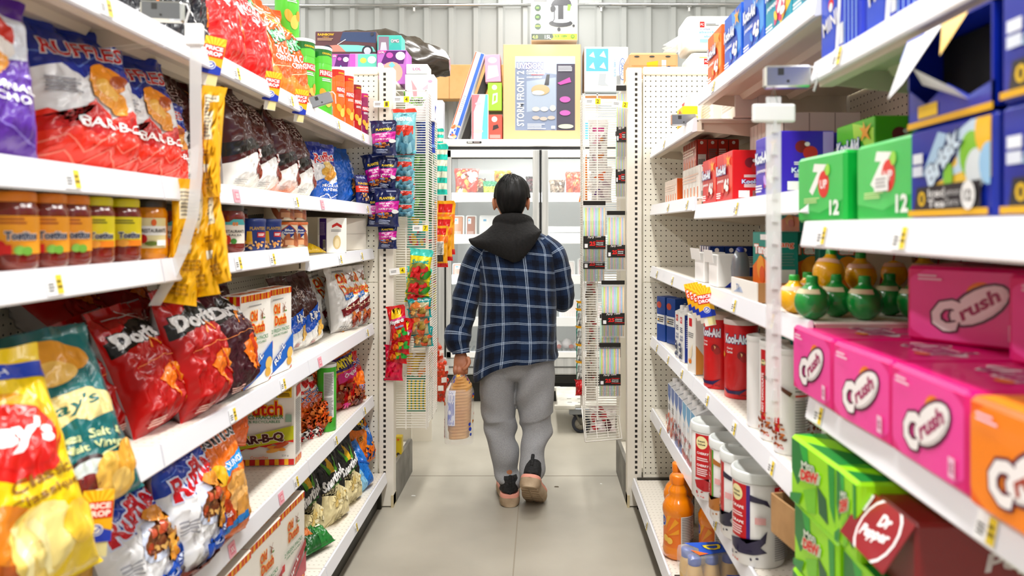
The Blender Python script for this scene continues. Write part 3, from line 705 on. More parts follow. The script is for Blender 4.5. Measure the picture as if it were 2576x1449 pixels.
A['dutch_box_red'] = STR(.93, 1, 9)+[('S', 'e8861c', 0, .93, 1, 1, 14, .4)]+STR(0, .06, 9)+dutch(.52, .72, .5)+[('T', '2a7a4a', '2 FRESH PACKS', .5, .51, .7, .045), ('T', '2a7a4a', '100% RECYCLABLE', .5, .46, .56, .025), ('P', 'a81c2c', [(0, .06), (.3, .06), (1, .36), (1, .45), (.5, .3)]), ('P', 'b84a58', [(.3, .06), (1, .06), (1, .3)]), ('T', 'ffffff', 'Rip-L', .5, .25, .5, .07, 30), ('R', 'd01c28', .04, .36, .14, .44)]
A['dutch_box_top'] = [('R', 'efe9e0', 0, 0, 1, 1), ('T', 'd11a14', 'Old Dutch', .5, .5, .8, .5, 0, 'ffc61a')]
A['dutch_box_side'] = STR(.90, 1, 3)+STR(0, .065, 3)+[('L', 'a0a0a0', .1, .1, .9, .7, 30), ('P', 'c8281c', [(.2, .72), (.9, .75), (.8, .8), (.9, .85), (.2, .84)])]
A['carton'] = [('L', '5a5a5a', .03, .2, .08, .9, 5), ('S', '2a2a2a', .14, .45, .2, .95, 6), ('T', '3a3a3a', '408 10 CT FRITO', .10, .5, .6, .06, 90), ('R', 'c6c2b8', 0, .50, 1, .515)]
A['purple_box'] = [('R', '4a2a8c', 0, 0, 1, 1), ('R', 'f0f0f0', .5, .08, .9, .38), ('S', K, .53, .14, .87, .36, 14), ('L', 'b0a0d8', .1, .5, .9, .9, 9)]
A['white_cracker'] = [('P', 'c8281c', [(.25, .8), (.5, .88), (.75, .8), (.75, .72), (.5, .79), (.25, .72)]), ('L', '999999', .2, .6, .8, .68, 2), ('E', 'd8c69a', .5, .3, .2, .3), ('E', 'e6d8b4', .5, .28, .12, .2)]
A['pringles'] = lambda c, c2: [('R', c2, 0, .86, 1, 1), ('P', c, [(.3, .78), (.7, .78), (.64, .88), (.5, .90), (.36, .88)]), ('T', 'f4d81c', 'ORIGINAL', .5, .93, .16, .03), ('R', 'd11a24', .38, .575, .62, .68), ('T', 'ffffff', 'PRINGLES', .5, .63, .22, .075), ('L', 'f0f0f0', .42, .5, .58, .55, 2), ('E', 'f2b33a', .44, .3, .05, .09, 20), ('E', 'f7cc6a', .52, .22, .06, .1, -10), ('E', 'f0a52c', .58, .32, .04, .07),
    ('R', 'd11a24', .80, .575, 1.0, .68), ('T', 'ffffff', 'PRINGLES', .9, .63, .18, .075), ('R', 'd11a24', .0, .575, .2, .68), ('T', 'ffffff', 'PRINGLES', .1, .63, .18, .075), ('R', 'f2f2f2', .22, .03, .32, .16), ('S', K, .23, .04, .31, .15, 9), ('R', 'f2f2f2', .68, .03, .78, .16), ('S', K, .69, .04, .77, .15, 9)]
A['pringles_back'] = [('R', 'e6e6e6', .44, .20, .62, .92), ('L', '777777', .45, .55, .61, .90, 26), ('L', '888888', .45, .22, .61, .52, 18), ('R', 'd11a24', .30, .5, .42, .62), ('T', 'ffffff', 'PRINGLES', .36, .56, .11, .07)]
A['salsa'] = [('R', 'f4b02a', .0, .22, 1, .72), ('L', 'b86a10', .36, .6, .6, .7, 2), ('T', '28324c', 'Tostitos', .56, .46, .19, .11, 0, 'f0f0f0', 0, .04), ('E', 'd8281c', .44, .3, .035, .05), ('E', 'c82418', .40, .27, .03, .05), ('R', 'd8281c', .40, .22, .5, .34), ('E', '8ab858', .54, .27, .03, .03), ('E', '78a848', .58, .26, .03, .03), ('E', 'e08078', .39, .52, .018, .018)]
A['salsa_yellow'] = [('R', 'eee01c', .38, .26, .7, .74), ('L', '6a6a18', .44, .62, .6, .7, 2), ('T', '28324c', 'Tostitos', .56, .44, .18, .1, 0, 'f0f0f0', 0, .04), ('R', 'e8921c', .42, .26, .66, .36), ('E', 'f2b44a', .5, .31, .04, .03), ('R', 'c83a5c', .39, .27, .42, .38)]
A['mustard'] = [('R', 'efe6b8', .38, .2, .64, .72), ('R', 'fbfbf8', .42, .42, .64, .58), ('T', '2a2220', 'RESTAURANTE', .53, .5, .2, .07), ('E', 'e8781c', .52, .64, .02, .03), ('E', 'c82c28', .44, .36, .03, .04), ('E', '6a7a28', .5, .28, .05, .02), ('R', 'ffffff', .54, .24, .62, .34)]
A['restaurante'] = [('R', 'efeae0', .36, .2, .66, .6), ('P', '5aaeb0', [(.36, .6), (.66, .6), (.62, .72), (.5, .72), (.46, .66), (.4, .66)]), ('T', 'f0981c', 'ee', .52, .62, .06, .08), ('T', '222222', 'RESTAURANTE', .51, .46, .24, .06), ('T', '222222', 'SALSA', .52, .38, .14, .04), ('E', 'c8342c', .44, .28, .035, .05), ('E', '4a8a3c', .5, .25, .03, .03)]
A['planters_can'] = [('R', '1d3c7c', 0, .66, 1, 1), ('T', 'd8b44a', 'PLANTERS', .54, .76, .2, .12), ('R', 'd03428', .52, .44, .64, .62), ('L', 'ffffff', .53, .48, .62, .58, 2), ('P', 'f2c22a', [(.40, .2), (.47, .2), (.46, .66), (.41, .66)]), ('B', ['e8b878', 'd8a25c', 'f2cf98'], .38, .04, .66, .3, 26, .018), ('R', 'e8e8e8', .3, .15, .36, .9)]
A['almond_can'] = [('P', '1d3f86', [(.5, .95), (.60, .66), (.5, .36), (.40, .66)]), ('P', 'b5552c', [(.5, 1.0), (.62, .66), (.60, .66), (.5, .95), (.4, .66), (.38, .66)]), ('T', 'ffffff', 'Blue', .5, .74, .1, .1), ('T', 'ffffff', 'Diamond', .5, .62, .16, .1), ('E', '9a5a34', .40, .28, .03, .1, 30), ('E', 'a8663c', .46, .22, .035, .1, -20), ('E', '9a5a34', .60, .3, .035, .1, 20), ('E', 'b0704a', .55, .2, .03, .1, 60), ('R', 'e8b48a', .45, .08, .55, .3)]
# ================================================================ goods on the left
ZT, Z2, Z3, Z3F, Z4, Z5, Z0 = 1.814, 1.484, 1.303, 1.268, .901, .547, .17
G = {'rb': ('crisp_bag', .27, .31, .13, 'f0f0f2', 'ruffles_bbq', {'back': 'd6d6dc', 'seed': 1}),
     'rbb': ('crisp_bag', .22, .29, .09, 'e8412a', 'plain_red', {'back': 'c03a28', 'seed': 2}),
     'pu': ('crisp_bag', .24, .30, .09, '6a3aa4', 'purple', {'seed': 3}),
     'kb': ('crisp_bag', .2, .25, .08, 'ecebea', 'ruffles_bbq', {'seed': 4}),
     'bbq': ('crisp_bag', .24, .33, .12, '4a1a18', 'bbq_bag', {'seed': 5, 'back': 'cfced0', 'crease': .007}),
     'rr': ('crisp_bag', .18, .245, .07, 'f0f0f2', 'ruffles_regular', {'seed': 6, 'back': '2a6cc0'}),
     'bb': ('snack_bag', .2, .27, .08, '2a78d0', 'blue_bag', {'seed': 7, 'back': '2a70c8', 'rough': .35}),
     'tp': ('nut_pouch', .09, .14, .03, '1b2a66', 'tiny_planters', {'seed': 8, 'back': '1b2a66', 'crease': .002}),
     'ly': ('crisp_bag', .36, .50, .16, 'f7d90e', 'lays_yellow', {'seed': 9, 'back': 'f0d210', 'crease': .009}),
     'lt': ('crisp_bag', .30, .44, .12, '12696b', 'lays_teal', {'seed': 10, 'back': '0f5a5c', 'crease': .008}),
     'dr': ('corn_chip_bag', .25, .36, .16, 'b3140f', 'doritos', {'seed': 11, 'back': 'a8a4a6', 'crease': .009}),
     'dm': ('corn_chip_bag', .25, .35, .16, '3c0f1e', 'doritos_maroon', {'seed': 12, 'back': '4a4448', 'crease': .009}),
     'rl': ('crisp_bag', .17, .29, .09, 'f0f0ee', 'ripl', {'seed': 13, 'back': 'dddddc'}),
     'db': ('crisp_bag', .21, .29, .09, 'f1f0ee', 'dutch_bag', {'seed': 14, 'back': 'e2e2e0'}),
     'rd': ('crisp_bag', .25, .34, .16, 'eeeef0', 'ruffles_dressed', {'seed': 15, 'back': 'aeadae', 'crease': .009}),
     'to': ('corn_chip_bag', .24, .38, .12, 'f0891c', 'tostitos', {'seed': 16, 'back': 'e07e1c', 'crease': .008}),
     'oc': ('snack_bag', .22, .28, .10, 'ef7c1a', 'orange_chip', {'seed': 17, 'back': 'e07018'}),
     'sf': ('popcorn_bag', .19, .33, .09, '161614', 'smartfood', {'seed': 18, 'back': '2a2a26', 'rough': .4, 'crease': .007}),
     'ch': ('snack_bag', .19, .30, .08, 'f2921a', 'cheetos', {'seed': 19, 'back': '77747a'}),
     'cz': ('cheese_snack_bag', .16, .26, .09, 'e9721c', 'cheezies', {'seed': 20, 'back': 'e0681a', 'crease': .009}),
     'pm': ('snack_bag', .19, .30, .09, 'c0201e', 'party_mix', {'seed': 21, 'back': 'a81c1c'}),
     'du': ('snack_bag', .17, .24, .08, 'c8201e', 'duplex', {'seed': 22, 'back': 'b82020'}),
     'rt': ('corn_chip_bag', .26, .36, .14, 'd8150f', 'red_tall', {'seed': 23, 'back': 'b8b4b6'}),
     'ot': ('corn_chip_bag', .24, .36, .11, 'f0700f', 'orange_tall', {'seed': 24, 'back': 'e86a10'}),
     'dk': ('snack_bag', .24, .32, .10, '1b1d24', 'dark_bag', {'seed': 25, 'back': '26262c'}),
     'bp': ('popcorn_bag', .15, .22, .07, '1f86d4', 'blue_pop', {'seed': 26, 'back': '5fa0c8'}),
     'gb': ('snack_bag', .15, .22, .06, '1f5a2c', 'green_bag', {'seed': 27, 'back': '1f5a2c'}),
     'br': ('crisp_bag', .24, .32, .10, 'b9b6b4', 'brown_bag', {'seed': 28, 'back': '8a8888'}),
     'yp': ('snack_bag', .16, .20, .05, 'f2ce1c', 'chester_less', {'seed': 29, 'back': 'f4f0e0', 'crease': .004}),
     'dkm': ('crisp_bag', .24, .33, .085, '4a1a18', 'bbq_bag', {'seed': 31, 'back': '3a1614', 'crease': .007})}
def bag(key, px, X, z, turn, label, lean=-8, roll=0, s=1.0, group=None, cat='snack bag', y=None):
    nm, w, h, t, base, art, k = G[key]
    side = -1 if X < 0 else 1
    k = dict(k); sd = k.pop('seed')
    Y = y if y is not None else dist(px, X)
    turn = (turn-36)*.5 if key in ('dr', 'dm', 'bbq', 'rd', 'dkm', 'rt') else turn*.45
    rz = R(90-turn) if side < 0 else R(-90+turn)
    return put('bag_'+key, bag_good(nm, w, h, t, base, A[art], seed=sd, **k), (X, Y, z+.001), (R(lean), R(roll), rz), label, cat, group, s)
g = 'barbecue crisp bags on the second shelf'
# top shelf
for px, X, sc, lb, y in ((330, -1.0, .95, 'black glossy snack bag at the near end of the top left shelf', None), (395, -.98, .95, 'black glossy snack bag with orange edge behind the metal price clip', None), (462, -.95, 1, 'black and orange snack bag just before the tall red bags on the top shelf', None)):
    bag('dk', px, X, ZT, 35, lb, s=sc, group='black snack bags on the top left shelf')
bag('rt', 545, -.93, ZT, 30, 'tall red glossy corn chip bag on the top left shelf, nearer of the two', group='red corn chip bags on the top left shelf')
bag('rt', 622, -.93, ZT, 30, 'tall red corn chip bag on the top left shelf, beside the orange bags', group='red corn chip bags on the top left shelf', s=1.0)
bag('ot', 680, -.94, ZT, 32, 'orange corn chip bag crumpled at its top, nearer of the two orange bags', s=.98, group='orange corn chip bags on the top shelf')
bag('ot', 727, -.93, ZT, 38, 'orange corn chip bag with green print next to the green crisp tubes', s=.98, roll=-4, group='orange corn chip bags on the top shelf')
bag('pm', 757, -.90, ZT, 60, 'small party mix bag squeezed between orange bag and green crisp tubes', s=.62)
# second shelf
bag('pu', -75, -.90, Z2, 42, 'purple corn chip bag with tomato picture at the left photo edge', s=.95)
bag('rbb', 72, -.99, Z2, 40, 'red snack bag standing behind the purple bag', s=1.05)
bag('rbb', 150, -1.05, Z2+.13, 60, 'red snack bag lying slanted above the blue and white crisp bags', lean=-30, s=.62)
bag('rb', 205, -.935, Z2, 38, 'large white and blue crisp bag with red zigzag bottom, in front', s=1.0, group='blue topped barbecue crisp bags')
bag('rb', 340, -.945, Z2, 30, 'white and blue crisp bag with red zigzag bottom, half hidden behind the large one', s=.98, group='blue topped barbecue crisp bags')
bag('kb', 408, -.935, Z2, 30, 'small red and white crisp bag leaning at the end of the near section', s=.88, roll=5)
bag('dkm', 385, -1.16, Z2, 30, 'dark maroon crisp bag in the shade at the back of the second shelf', s=1, group='dark crisp bags at the back')
bag('dkm', 465, -1.0, Z2, 25, 'dark maroon crisp bag half hidden by the hanging yellow packets', s=.98)
for i, (px, lb) in enumerate(((595, 'maroon and white barbecue crisp bag nearest to the hanging yellow packets'), (653, 'maroon and white barbecue crisp bag, second from the hanging yellow packets'), (703, 'maroon and white barbecue crisp bag, third from the hanging yellow packets'), (750, 'maroon and white barbecue crisp bag beside the small blue crisp bag'))):
    bag('bbq', px, -.93-.004*i, Z2, 26, lb, group=g, s=.98, lean=-5-(i % 2)*4)
bag('rr', 812, -.915, Z2, 45, 'small blue and white ridged crisp bag on the second shelf', lean=-4)
bag('bb', 868, -.93, Z2, 22, 'bright blue snack bag near the far end of the second shelf')
bag('tp', 912, -.85, Z2, 60, 'small navy and orange nut pouch at the far end of the second shelf', lean=-4, cat='nut pouch')
# fourth shelf
bag('ly', 48, -.81, Z4-.115, 44, 'big yellow crisp bag drooping over the shelf edge at the left', lean=-20, roll=-3, s=.80)
bag('lt', 222, -.83, Z4-.05, 44, 'teal crisp bag with chips and bowl picture beside the yellow bag', lean=-22, roll=-4, s=.80)
gd = 'red corn chip bags on the fourth shelf'
bag('dr', 318, -.965, Z4, 34, 'red corn chip bag right next to the teal bag', lean=-22, roll=-6, s=.80, group=gd)
bag('dr', 400, -.905, Z4, 36, 'red corn chip bag, middle one of the three standing red bags', lean=-20, roll=-3, s=.85, group=gd)
bag('dr', 508, -.87, Z4, 34, 'red corn chip bag standing in front of the maroon one', lean=-12, roll=-3, s=.92, group=gd)
bag('dm', 588, -.87, Z4, 34, 'dark maroon corn chip bag leaning against the white snack boxes', lean=-14, roll=-2, s=.93)
bag('dr', 250, -1.14, Z4+.17, 30, 'red corn chip bag lying in the shade on top of the standing ones, nearest', lean=-50, s=.85, group='red corn chip bags lying at the back')
bag('dr', 372, -1.10, Z4+.17, 30, 'red corn chip bag lying in the shade on top of the standing ones, farther', lean=-45, s=.85, group='red corn chip bags lying at the back')
gr = 'white and blue ridged crisp bags on the fourth shelf'
bag('rl', 735, -.95, Z4, 22, 'white and blue crisp bag half hidden behind the two white boxes', group=gr, lean=-10)
bag('rl', 778, -.93, Z4, 40, 'brown and white crisp bag with blue band leaning sideways', roll=-13, lean=-6, group=gr, s=1.02)
bag('db', 818, -1.0, Z4, 30, 'white crisp bag with windmill print behind the leaning bag', roll=-6, group='white windmill crisp bags', s=.93)
bag('db', 867, -.90, Z4, 46, 'white crisp bag with red print and windmill, in front', group='white windmill crisp bags', lean=-6)
bag('db', 893, -.885, Z4, 40, 'white crisp bag with windmill at the far end by the pegboard', group='white windmill crisp bags', s=1.0, lean=-4)
# fifth shelf
gf = 'blue topped ridged crisp bags on the fifth shelf'
bag('br', 70, -.98, Z5, 30, 'grey and brown crisp bag in the bottom left corner', group='brown crisp bags at the lower left', s=.95)
bag('br', 170, -.96, Z5, 34, 'grey and brown crisp bag beside the bottom left corner one', s=.95, group='brown crisp bags at the lower left')
bag('rd', 255, -1.10, Z5+.03, 30, 'blue topped crisp bag in the dark behind the front row', s=1, group=gf)
bag('rd', 372, -.865, Z5-.005, 40, 'white and blue ridged crisp bag behind the hanging price card', lean=-16, roll=-7, group=gf, s=.86)
bag('rd', 468, -.86, Z5, 36, 'white and blue ridged crisp bag beside the orange round chip bag', lean=-6, s=.92, group=gf)
bag('to', 555, -.84, Z5, 36, 'orange bag of round corn chips with blue ribbon', lean=-8, s=.82)
bag('oc', 556, -.97, Z5+.16, 44, 'crumpled orange snack bag resting above the round corn chips', lean=-16, roll=14, s=1.0)
bag('oc', 505, -1.10, Z5+.12, 34, 'orange snack bag in the shade behind the ridged crisp bag', lean=-20, s=1.0)
gc = 'orange cheese snack bags'
bag('cz', 768, -.93, Z5, 44, 'orange cheese snack bag next to the striped snack box', lean=-8, roll=-5, s=.9, group=gc)
bag('cz', 795, -.90, Z5, 50, 'orange cheese snack bag in front, beside the green tube', lean=-12, roll=-8, s=.86, group=gc)
bag('cz', 780, -1.03, Z5+.08, 44, 'red and orange cheese snack bag piled behind the front ones', lean=-14, s=.9, group=gc)
bag('pm', 866, -.90, Z5, 48, 'party mix bag with pink band beside the green tube', lean=-8, s=.98)
bag('du', 843, -.97, Z5+.06, 40, 'red snack bag with blue letters behind the party mix bag', lean=-10, s=1.15)
bag('du', 889, -.875, Z5, 40, 'red and orange snack bag at the far end behind the party mix bag', lean=-8, s=1.0)
# base deck
gs = 'black and cream popcorn bags on the base deck'
bag('sf', 778, -.88, Z0, 34, 'black and cream popcorn bag half hidden by the stacked boxes', lean=-12, s=1.0, group=gs)
bag('sf', 845, -.84, Z0, 46, 'black and cream popcorn bag with corn cob print, in front', lean=-14, roll=-5, s=.97, group=gs)
bag('sf', 882, -.83, Z0, 42, 'black and cream popcorn bag behind the front one', lean=-12, roll=-4, s=.92, group=gs)
bag('ch', 912, -.85, Z0+.06, 46, 'orange and blue cheese puff bag at the far end of the base deck', lean=-14, roll=-7, s=1.12)
bag('bp', 917, -.81, Z0, 46, 'blue and clear popcorn bag by the far end of the base deck', lean=-18, roll=-12, s=1.0)
bag('gb', 808, -.81, Z0+.02, 60, 'green and orange snack bag lying flat on the base deck', lean=-66, s=1.0)
bag('yp', 790, -.90, Z3F+.004, 62, 'yellow snack packet lying flat in front of the white carton', lean=-78, s=.9)
# boxes
put('dbf', lambda: box_shape(.235, .085, .325, 'f2efe8', {'f': A['dutch_box_front'], 'r': A['dutch_box_side'], 't': A['dutch_box_top']}).obj('snack_box'), (-.975, dist(664, -.975), Z5+.001), (0, 0, R(4)), 'white snack box with red and yellow stripes facing the camera', 'snack box')
mkr = lambda: box_shape(.18, .065, .275, 'f2efe8', {'f': A['dutch_box_ripl'], 'l': A['dutch_box_side'], 't': A['dutch_box_top']}).obj('snack_box')
put('dbr', mkr, (-.885, dist(640, -.86), Z4+.001), (0, 0, R(84)), 'white and blue snack box behind the maroon corn chip bag', 'snack box', 'white and blue snack boxes')
put('dbr', mkr, (-.885, dist(640, -.86)+.186, Z4+.001), (0, 0, R(84)), 'white and blue snack box beside the leaning brown and white crisp bag', 'snack box', 'white and blue snack boxes')
mk2 = lambda: box_shape(.222, .11, .295, 'f2efe8', {'f': A['dutch_box_red'], 'l': A['dutch_box_front'][:20], 't': A['dutch_box_top'], 'r': A['dutch_box_side']}).obj('snack_box')
for X, y, z, lb in ((-.875, 2.365, Z0, 'farthest'), (-.875, 2.138, Z0, 'middle'), (-.875, 1.91, Z0, 'nearest')):
    put('dbx', mk2, (X, y, z+.001), (0, 0, R(88)), 'white snack box with red swoosh on the base deck, %s of the row' % lb, 'snack box', 'red and white snack boxes on the base deck')
put('dbw', lambda: box_shape(.235, .12, .325, 'f2efe8', {'f': A['dutch_box_front'], 'r': A['dutch_box_side'], 't': A['dutch_box_top']}).obj('snack_box'), (-1.09, 1.99, Z0+.001), (0, 0, R(3)), 'white snack box behind the row with red swoosh, lowest in the photo', 'snack box')
put('car', lambda: box_shape(.46, .26, .15, 'e6e2d8', {'f': A['carton']}, rough=.7, coat=0).obj('carton'), (-1.02, 3.27, Z3F+.001), (0, 0, R(78)), 'long white shipping carton on the third left shelf', 'carton')
put('pux', lambda: box_shape(.10, .05, .145, 'f2f0ea', {'l': A['purple_box'], 'f': A['white_cracker']}).obj('cracker_box'), (-.868, dist(843, -.86), Z3F+.001), (0, 0, R(52)), 'purple and white cracker box standing before the white carton', 'cracker box')
# tubes of crisps
def tube_good(c, c2, ops=None, r=.038, h=.265): return can_good('crisp_tube', r, h, c, ops or A['pringles'](c, c2), lid='f0f0f0', lid_h=.012, rough=.3)
for k, c, c2, px, X, s, lb, dy in (('tg', '6cc84a', '1f6e2c', 762, -.905, 1.0, 'green crisp tube beside the orange bag on the top shelf', 0), ('tg', '', '', 806, -.875, 1.0, 'green crisp tube standing behind the metal price clip', 0),
        ('to1', 'f07a2c', 'c82a1c', 848, -.885, .93, 'orange crisp tube next to the green tubes', 0), ('to1', '', '', 872, -.868, .9, 'orange crisp tube between an orange and a dark red tube', 0), ('tr', 'a81e22', '7c1216', 893, -.868, .86, 'dark red crisp tube near the far end of the top shelf', 0), ('tv', '8a1e5c', 'b81e78', 912, -.865, .8, 'magenta crisp tube at the far end of the top shelf', 0)):
    if k == 'tg': rr = .044
    else: rr = .034
    put(k, tube_good(c, c2, r=rr), (X, dist(px, X), ZT+.001), (0, 0, R(55)), lb, 'crisp tube', 'crisp tubes on the top shelf', s)
put('tg', None, (-.96, dist(722, -.96), ZT+.27), (0, 0, R(50)), 'green crisp tube lifted on a second layer behind the orange bags', 'crisp tube', 'crisp tubes on the top shelf', 1.0)
put('tg', None, (-.96, dist(722, -.96), ZT+.001), (0, 0, R(50)), 'green crisp tube behind the orange bags, under another tube', 'crisp tube', 'crisp tubes on the top shelf', 1.0)
put('tgb', tube_good('56b83c', '1f6e2c', A['pringles_back'], r=.038), (-.875, dist(822, -.875), Z5+.001), (0, 0, R(20)), 'green crisp tube showing its nutrition label on the fifth shelf', 'crisp tube', None, 1.0)
# jars and nut tins
def jar_good(content, lid, ops, r=.0395, h=.125, glass=True):
    def f():
        root = empty('salsa_jar'); m = MB()
        p = [(r*.80, 0), (r*.97, .006), (r, .016), (r, h*.30), (r*.985, h*.34), (r*.985, h*.74), (r, h*.78), (r*.96, h*.84), (r*.86, h*.90), (r*.84, h)]
        m.lathe(p, mat(content, .12, 0, .6), 36)
        wrap(m, ops, r*.992, .0, h, fin=(.4, .1), dz=.0006)
        m.obj('body', root)
        m = MB(); R1 = r*.9; z = h-.012
        m.lathe([(R1, z), (R1*1.02, z+.002), (R1*1.02, z+.013), (R1*.97, z+.017), (R1*.85, z+.0175), (R1*.8, z+.016), (.001, z+.016)], mat(lid, .35, 0, .3), 36, cap=False)
        m.obj('lid', root)
        return root
    return f
JG = 'salsa jars on the third left shelf'
jw = {'jo': ('7c2a16', 'f09a18', A['salsa']), 'jy': ('7c2c18', 'e8e010', A['salsa_yellow']), 'jm': ('e8a018', '33302c', A['mustard']), 'jr': ('7c2c20', '3c3a36', A['restaurante'])}
for k, px, X, s, lb in (('jo', 27, -.88, 1.0, 'orange lidded salsa jar nearest the left photo edge'), ('jo', 108, -.88, 1.0, 'orange lidded salsa jar, middle of the three'), ('jo', 169, -.88, 1.0, 'orange lidded salsa jar next to the yellow lidded jars'), ('jy', 231, -.88, 1.0, 'yellow lidded salsa jar beside an orange lidded one'), ('jy', 302, -.88, 1.0, 'yellow lidded salsa jar beside the mustard coloured jar'),
        ('jm', 372, -.88, 1.02, 'mustard coloured dip jar with black lid'), ('jr', 428, -.95, 1.0, 'dark salsa jar mostly hidden behind the hanging yellow packets'), ('jr', 577, -.88, 1.04, 'dark salsa jar with white label beside the blue nut tins'), ('jr', 592, -.96, 1.0, 'dark salsa jar behind the one beside the blue nut tins')):
    put(k, jar_good(*jw[k]), (X, dist(px, X), Z3+.001), (0, 0, R(38)), lb, 'jar', JG, s)
pc = can_good('nut_tin', .042, .092, '1d3c7c', A['planters_can'], lid='1f3f80', lid_h=.012)
put('pc', pc, (-.885, dist(631, -.885), Z3+.001), (0, 0, R(40)), 'blue nut tin nearer the dark salsa jars', 'nut tin', 'blue nut tins')
put('pc', pc, (-.885, dist(673, -.885), Z3+.001), (0, 0, R(40)), 'blue nut tin touching the cream almond tins', 'nut tin', 'blue nut tins')
ac = can_good('almond_tin', .05, .088, 'ecdfc6', A['almond_can'], lid='e8841c', lid_h=.010)
for px, X, z, lb in ((712, -.90, 0, 'cream almond tin with orange lid, lower nearer one'), (738, -.885, 0, 'cream almond tin with orange lid, lower farther one'), (702, -.90, 1, 'cream almond tin with orange lid, upper nearer one'), (734, -.89, 1, 'cream almond tin with orange lid, upper farther one')):
    put('ac', ac, (X, dist(px, X), Z3+.001+z*.0945), (0, 0, R(45)), lb, 'nut tin', 'cream almond tins', .98)
# ================================================================ artwork and goods on the right
B = {}
def koolaid(c, c2, c3):
    return [('P', c2, [(.45, 1), (1, .85), (1, .3), (.6, .1)]), ('E', c3, .62, .42, .2, .26), ('B', [c3, c2, W], .4, .1, .9, .4, 9, .08), ('P', 'f2b42a', [(.78, .98), (.84, .86), (.98, .92), (.88, .80), (.96, .68), (.82, .76), (.72, .70), (.76, .82), (.68, .9), (.78, .88)]),
            ('T', 'eef4fb', 'Kool-Aid', .36, .66, .62, .2, 0, '2a4fa8', 0, .05), ('T', 'ffffff', 'JAMMERS', .34, .42, .44, .07), ('L', 'f4f4f4', .08, .06, .4, .2, 3)]
B['side'] = lambda c: [('P', c, [(.8, 0), (1, 0), (1, 1), (.8, 1)]), ('E', '7a2430', .40, .76, .13, .12), ('E', 'c83a3a', .56, .66, .14, .13), ('E', 'efe9ea', .5, .8, .05, .04), ('L', 'f2f2f2', .25, .46, .8, .52, 2), ('T', 'e8f2ff', 'Kool-Aid', .5, .38, .6, .08, 0, '2a4fa8'), ('L', 'f2f2f2', .25, .26, .8, .33, 3), ('R', 'f6f6f6', .12, .06, .38, .2), ('L', '888888', .45, .06, .8, .2, 4)]
B['nutri'] = [('R', 'f0efe8', .08, .15, .92, .75), ('L', '6a6a6a', .12, .18, .88, .72, 12), ('Z', 'e8e4f4', [(.1, .85), (.3, .92), (.5, .85)], .04), ('T', 'e8f2ff', 'Kool-Aid', .62, .88, .5, .1)]
def crush(c_hi, c_lo):
    return [('E', c_hi, .5, .5, .62, .40), ('E', 'f08a1c', .62, .66, .13, .13), ('E', 'f7b02a', .60, .70, .09, .07), ('E', '5a1840', .60, .53, .30, .155, 34), ('E', 'f6f2f2', .60, .53, .275, .13, 34), ('T', 'f6f2f2', 'C', .33, .36, .26, .46, -8, '5a1840', .15, .06), ('E', 'f6f2f2', .60, .53, .25, .11, 34), ('T', c_lo, 'rush', .60, .54, .40, .19, 34, None, .2, .04),
            ('L', 'f6d8e8', .08, .84, .3, .94, 2), ('R', 'f2c8de', .84, .08, .92, .30), ('T', c_lo, '12', .88, .19, .05, .1)]
CR_END = [('R', 'f4d0e4', .62, .55, .86, .78), ('L', 'f0a8d0', .6, .84, .9, .94, 2), ('S', 'c41580', .65, .58, .83, .75, 8), ('P', 'c8127e', [(0, 0), (.12, 0), (.12, .8), (.3, 1), (0, 1)])]
CR_TOP = [('E', 'e8dce2', .5, .5, .4, .12), ('T', 'a8447c', 'Crush', .5, .5, .56, .3, 0, 'e8dce2', .2, .04), ('E', 'f09030', .72, .3, .08, .06)]
B['crush_pink'] = crush('f05aae', 'a01468')
B['crush_orange'] = crush('f79a24', 'a8400c')
B['seven'] = [('P', '5cc46e', [(0, .2), (.5, .1), (1, .3), (1, 1), (0, 1)]), ('T', 'f4f4f0', '7', .46, .64, .36, .52, -6, None, .3, .06), ('E', 'e0483a', .60, .56, .12, .14), ('T', 'ffffff', 'UP', .60, .56, .15, .14, 0), ('L', 'cfe6a8', .15, .26, .55, .36, 3), ('T', 'f2f6f0', '12', .84, .18, .2, .24, 0, None, 0, .04), ('E', 'a8dc5c', .7, .78, .05, .06)]
B['seven_end'] = [('T', 'f2f6f0', '12', .5, .2, .5, .24, 0, None, .2, .05), ('L', 'bfe8c8', .5, .12, .9, .2, 3)]
B['brisk'] = [('P', 'f3d256', [(.22, .30), (.45, .42), (.62, .66), (.80, .98), (1, 1), (1, .38), (.5, .3)]), ('P', 'cfe2f2', [(.42, .40), (.62, .56), (.60, .9), (.78, 1), (.92, 1), (.86, .8), (.80, .5)]), ('E', '8fc640', .78, .64, .13, .16), ('E', 'dfe6ea', .84, .48, .12, .14), ('E', 'f2c83a', .95, .86, .12, .16), ('E', 'a9cfec', .98, .52, .1, .14), ('E', '8fc640', .52, .44, .06, .1), ('P', 'bcd8f0', [(.18, .48), (.4, .95), (.52, .9), (.32, .42)]),
    ('T', 'dff0ff', 'Brisk', .45, .64, .52, .24, 38, '24406a', .2, .05), ('R', 'eef2fa', .06, .62, .2, .74), ('R', 'e2e8f4', .06, .47, .2, .59), ('P', '221f22', [(.08, .06), (.92, .06), (.92, .36), (.12, .34)]), ('R', 'e3b70a', 0, 0, 1, .07), ('T', 'e8c61c', '0', .2, .2, .1, .18), ('T', 'e8e8e8', 'Iced', .40, .26, .22, .1), ('T', 'e8e8e8', 'Tea', .40, .14, .22, .09), ('T', 'a8a8a8', 'Lemon', .60, .26, .2, .08), ('T', 'a8a8a8', 'Zero', .6, .15, .18, .08), ('E', 'ececec', .80, .21, .08, .1), ('T', '2a2a2a', '12', .80, .21, .08, .12)]
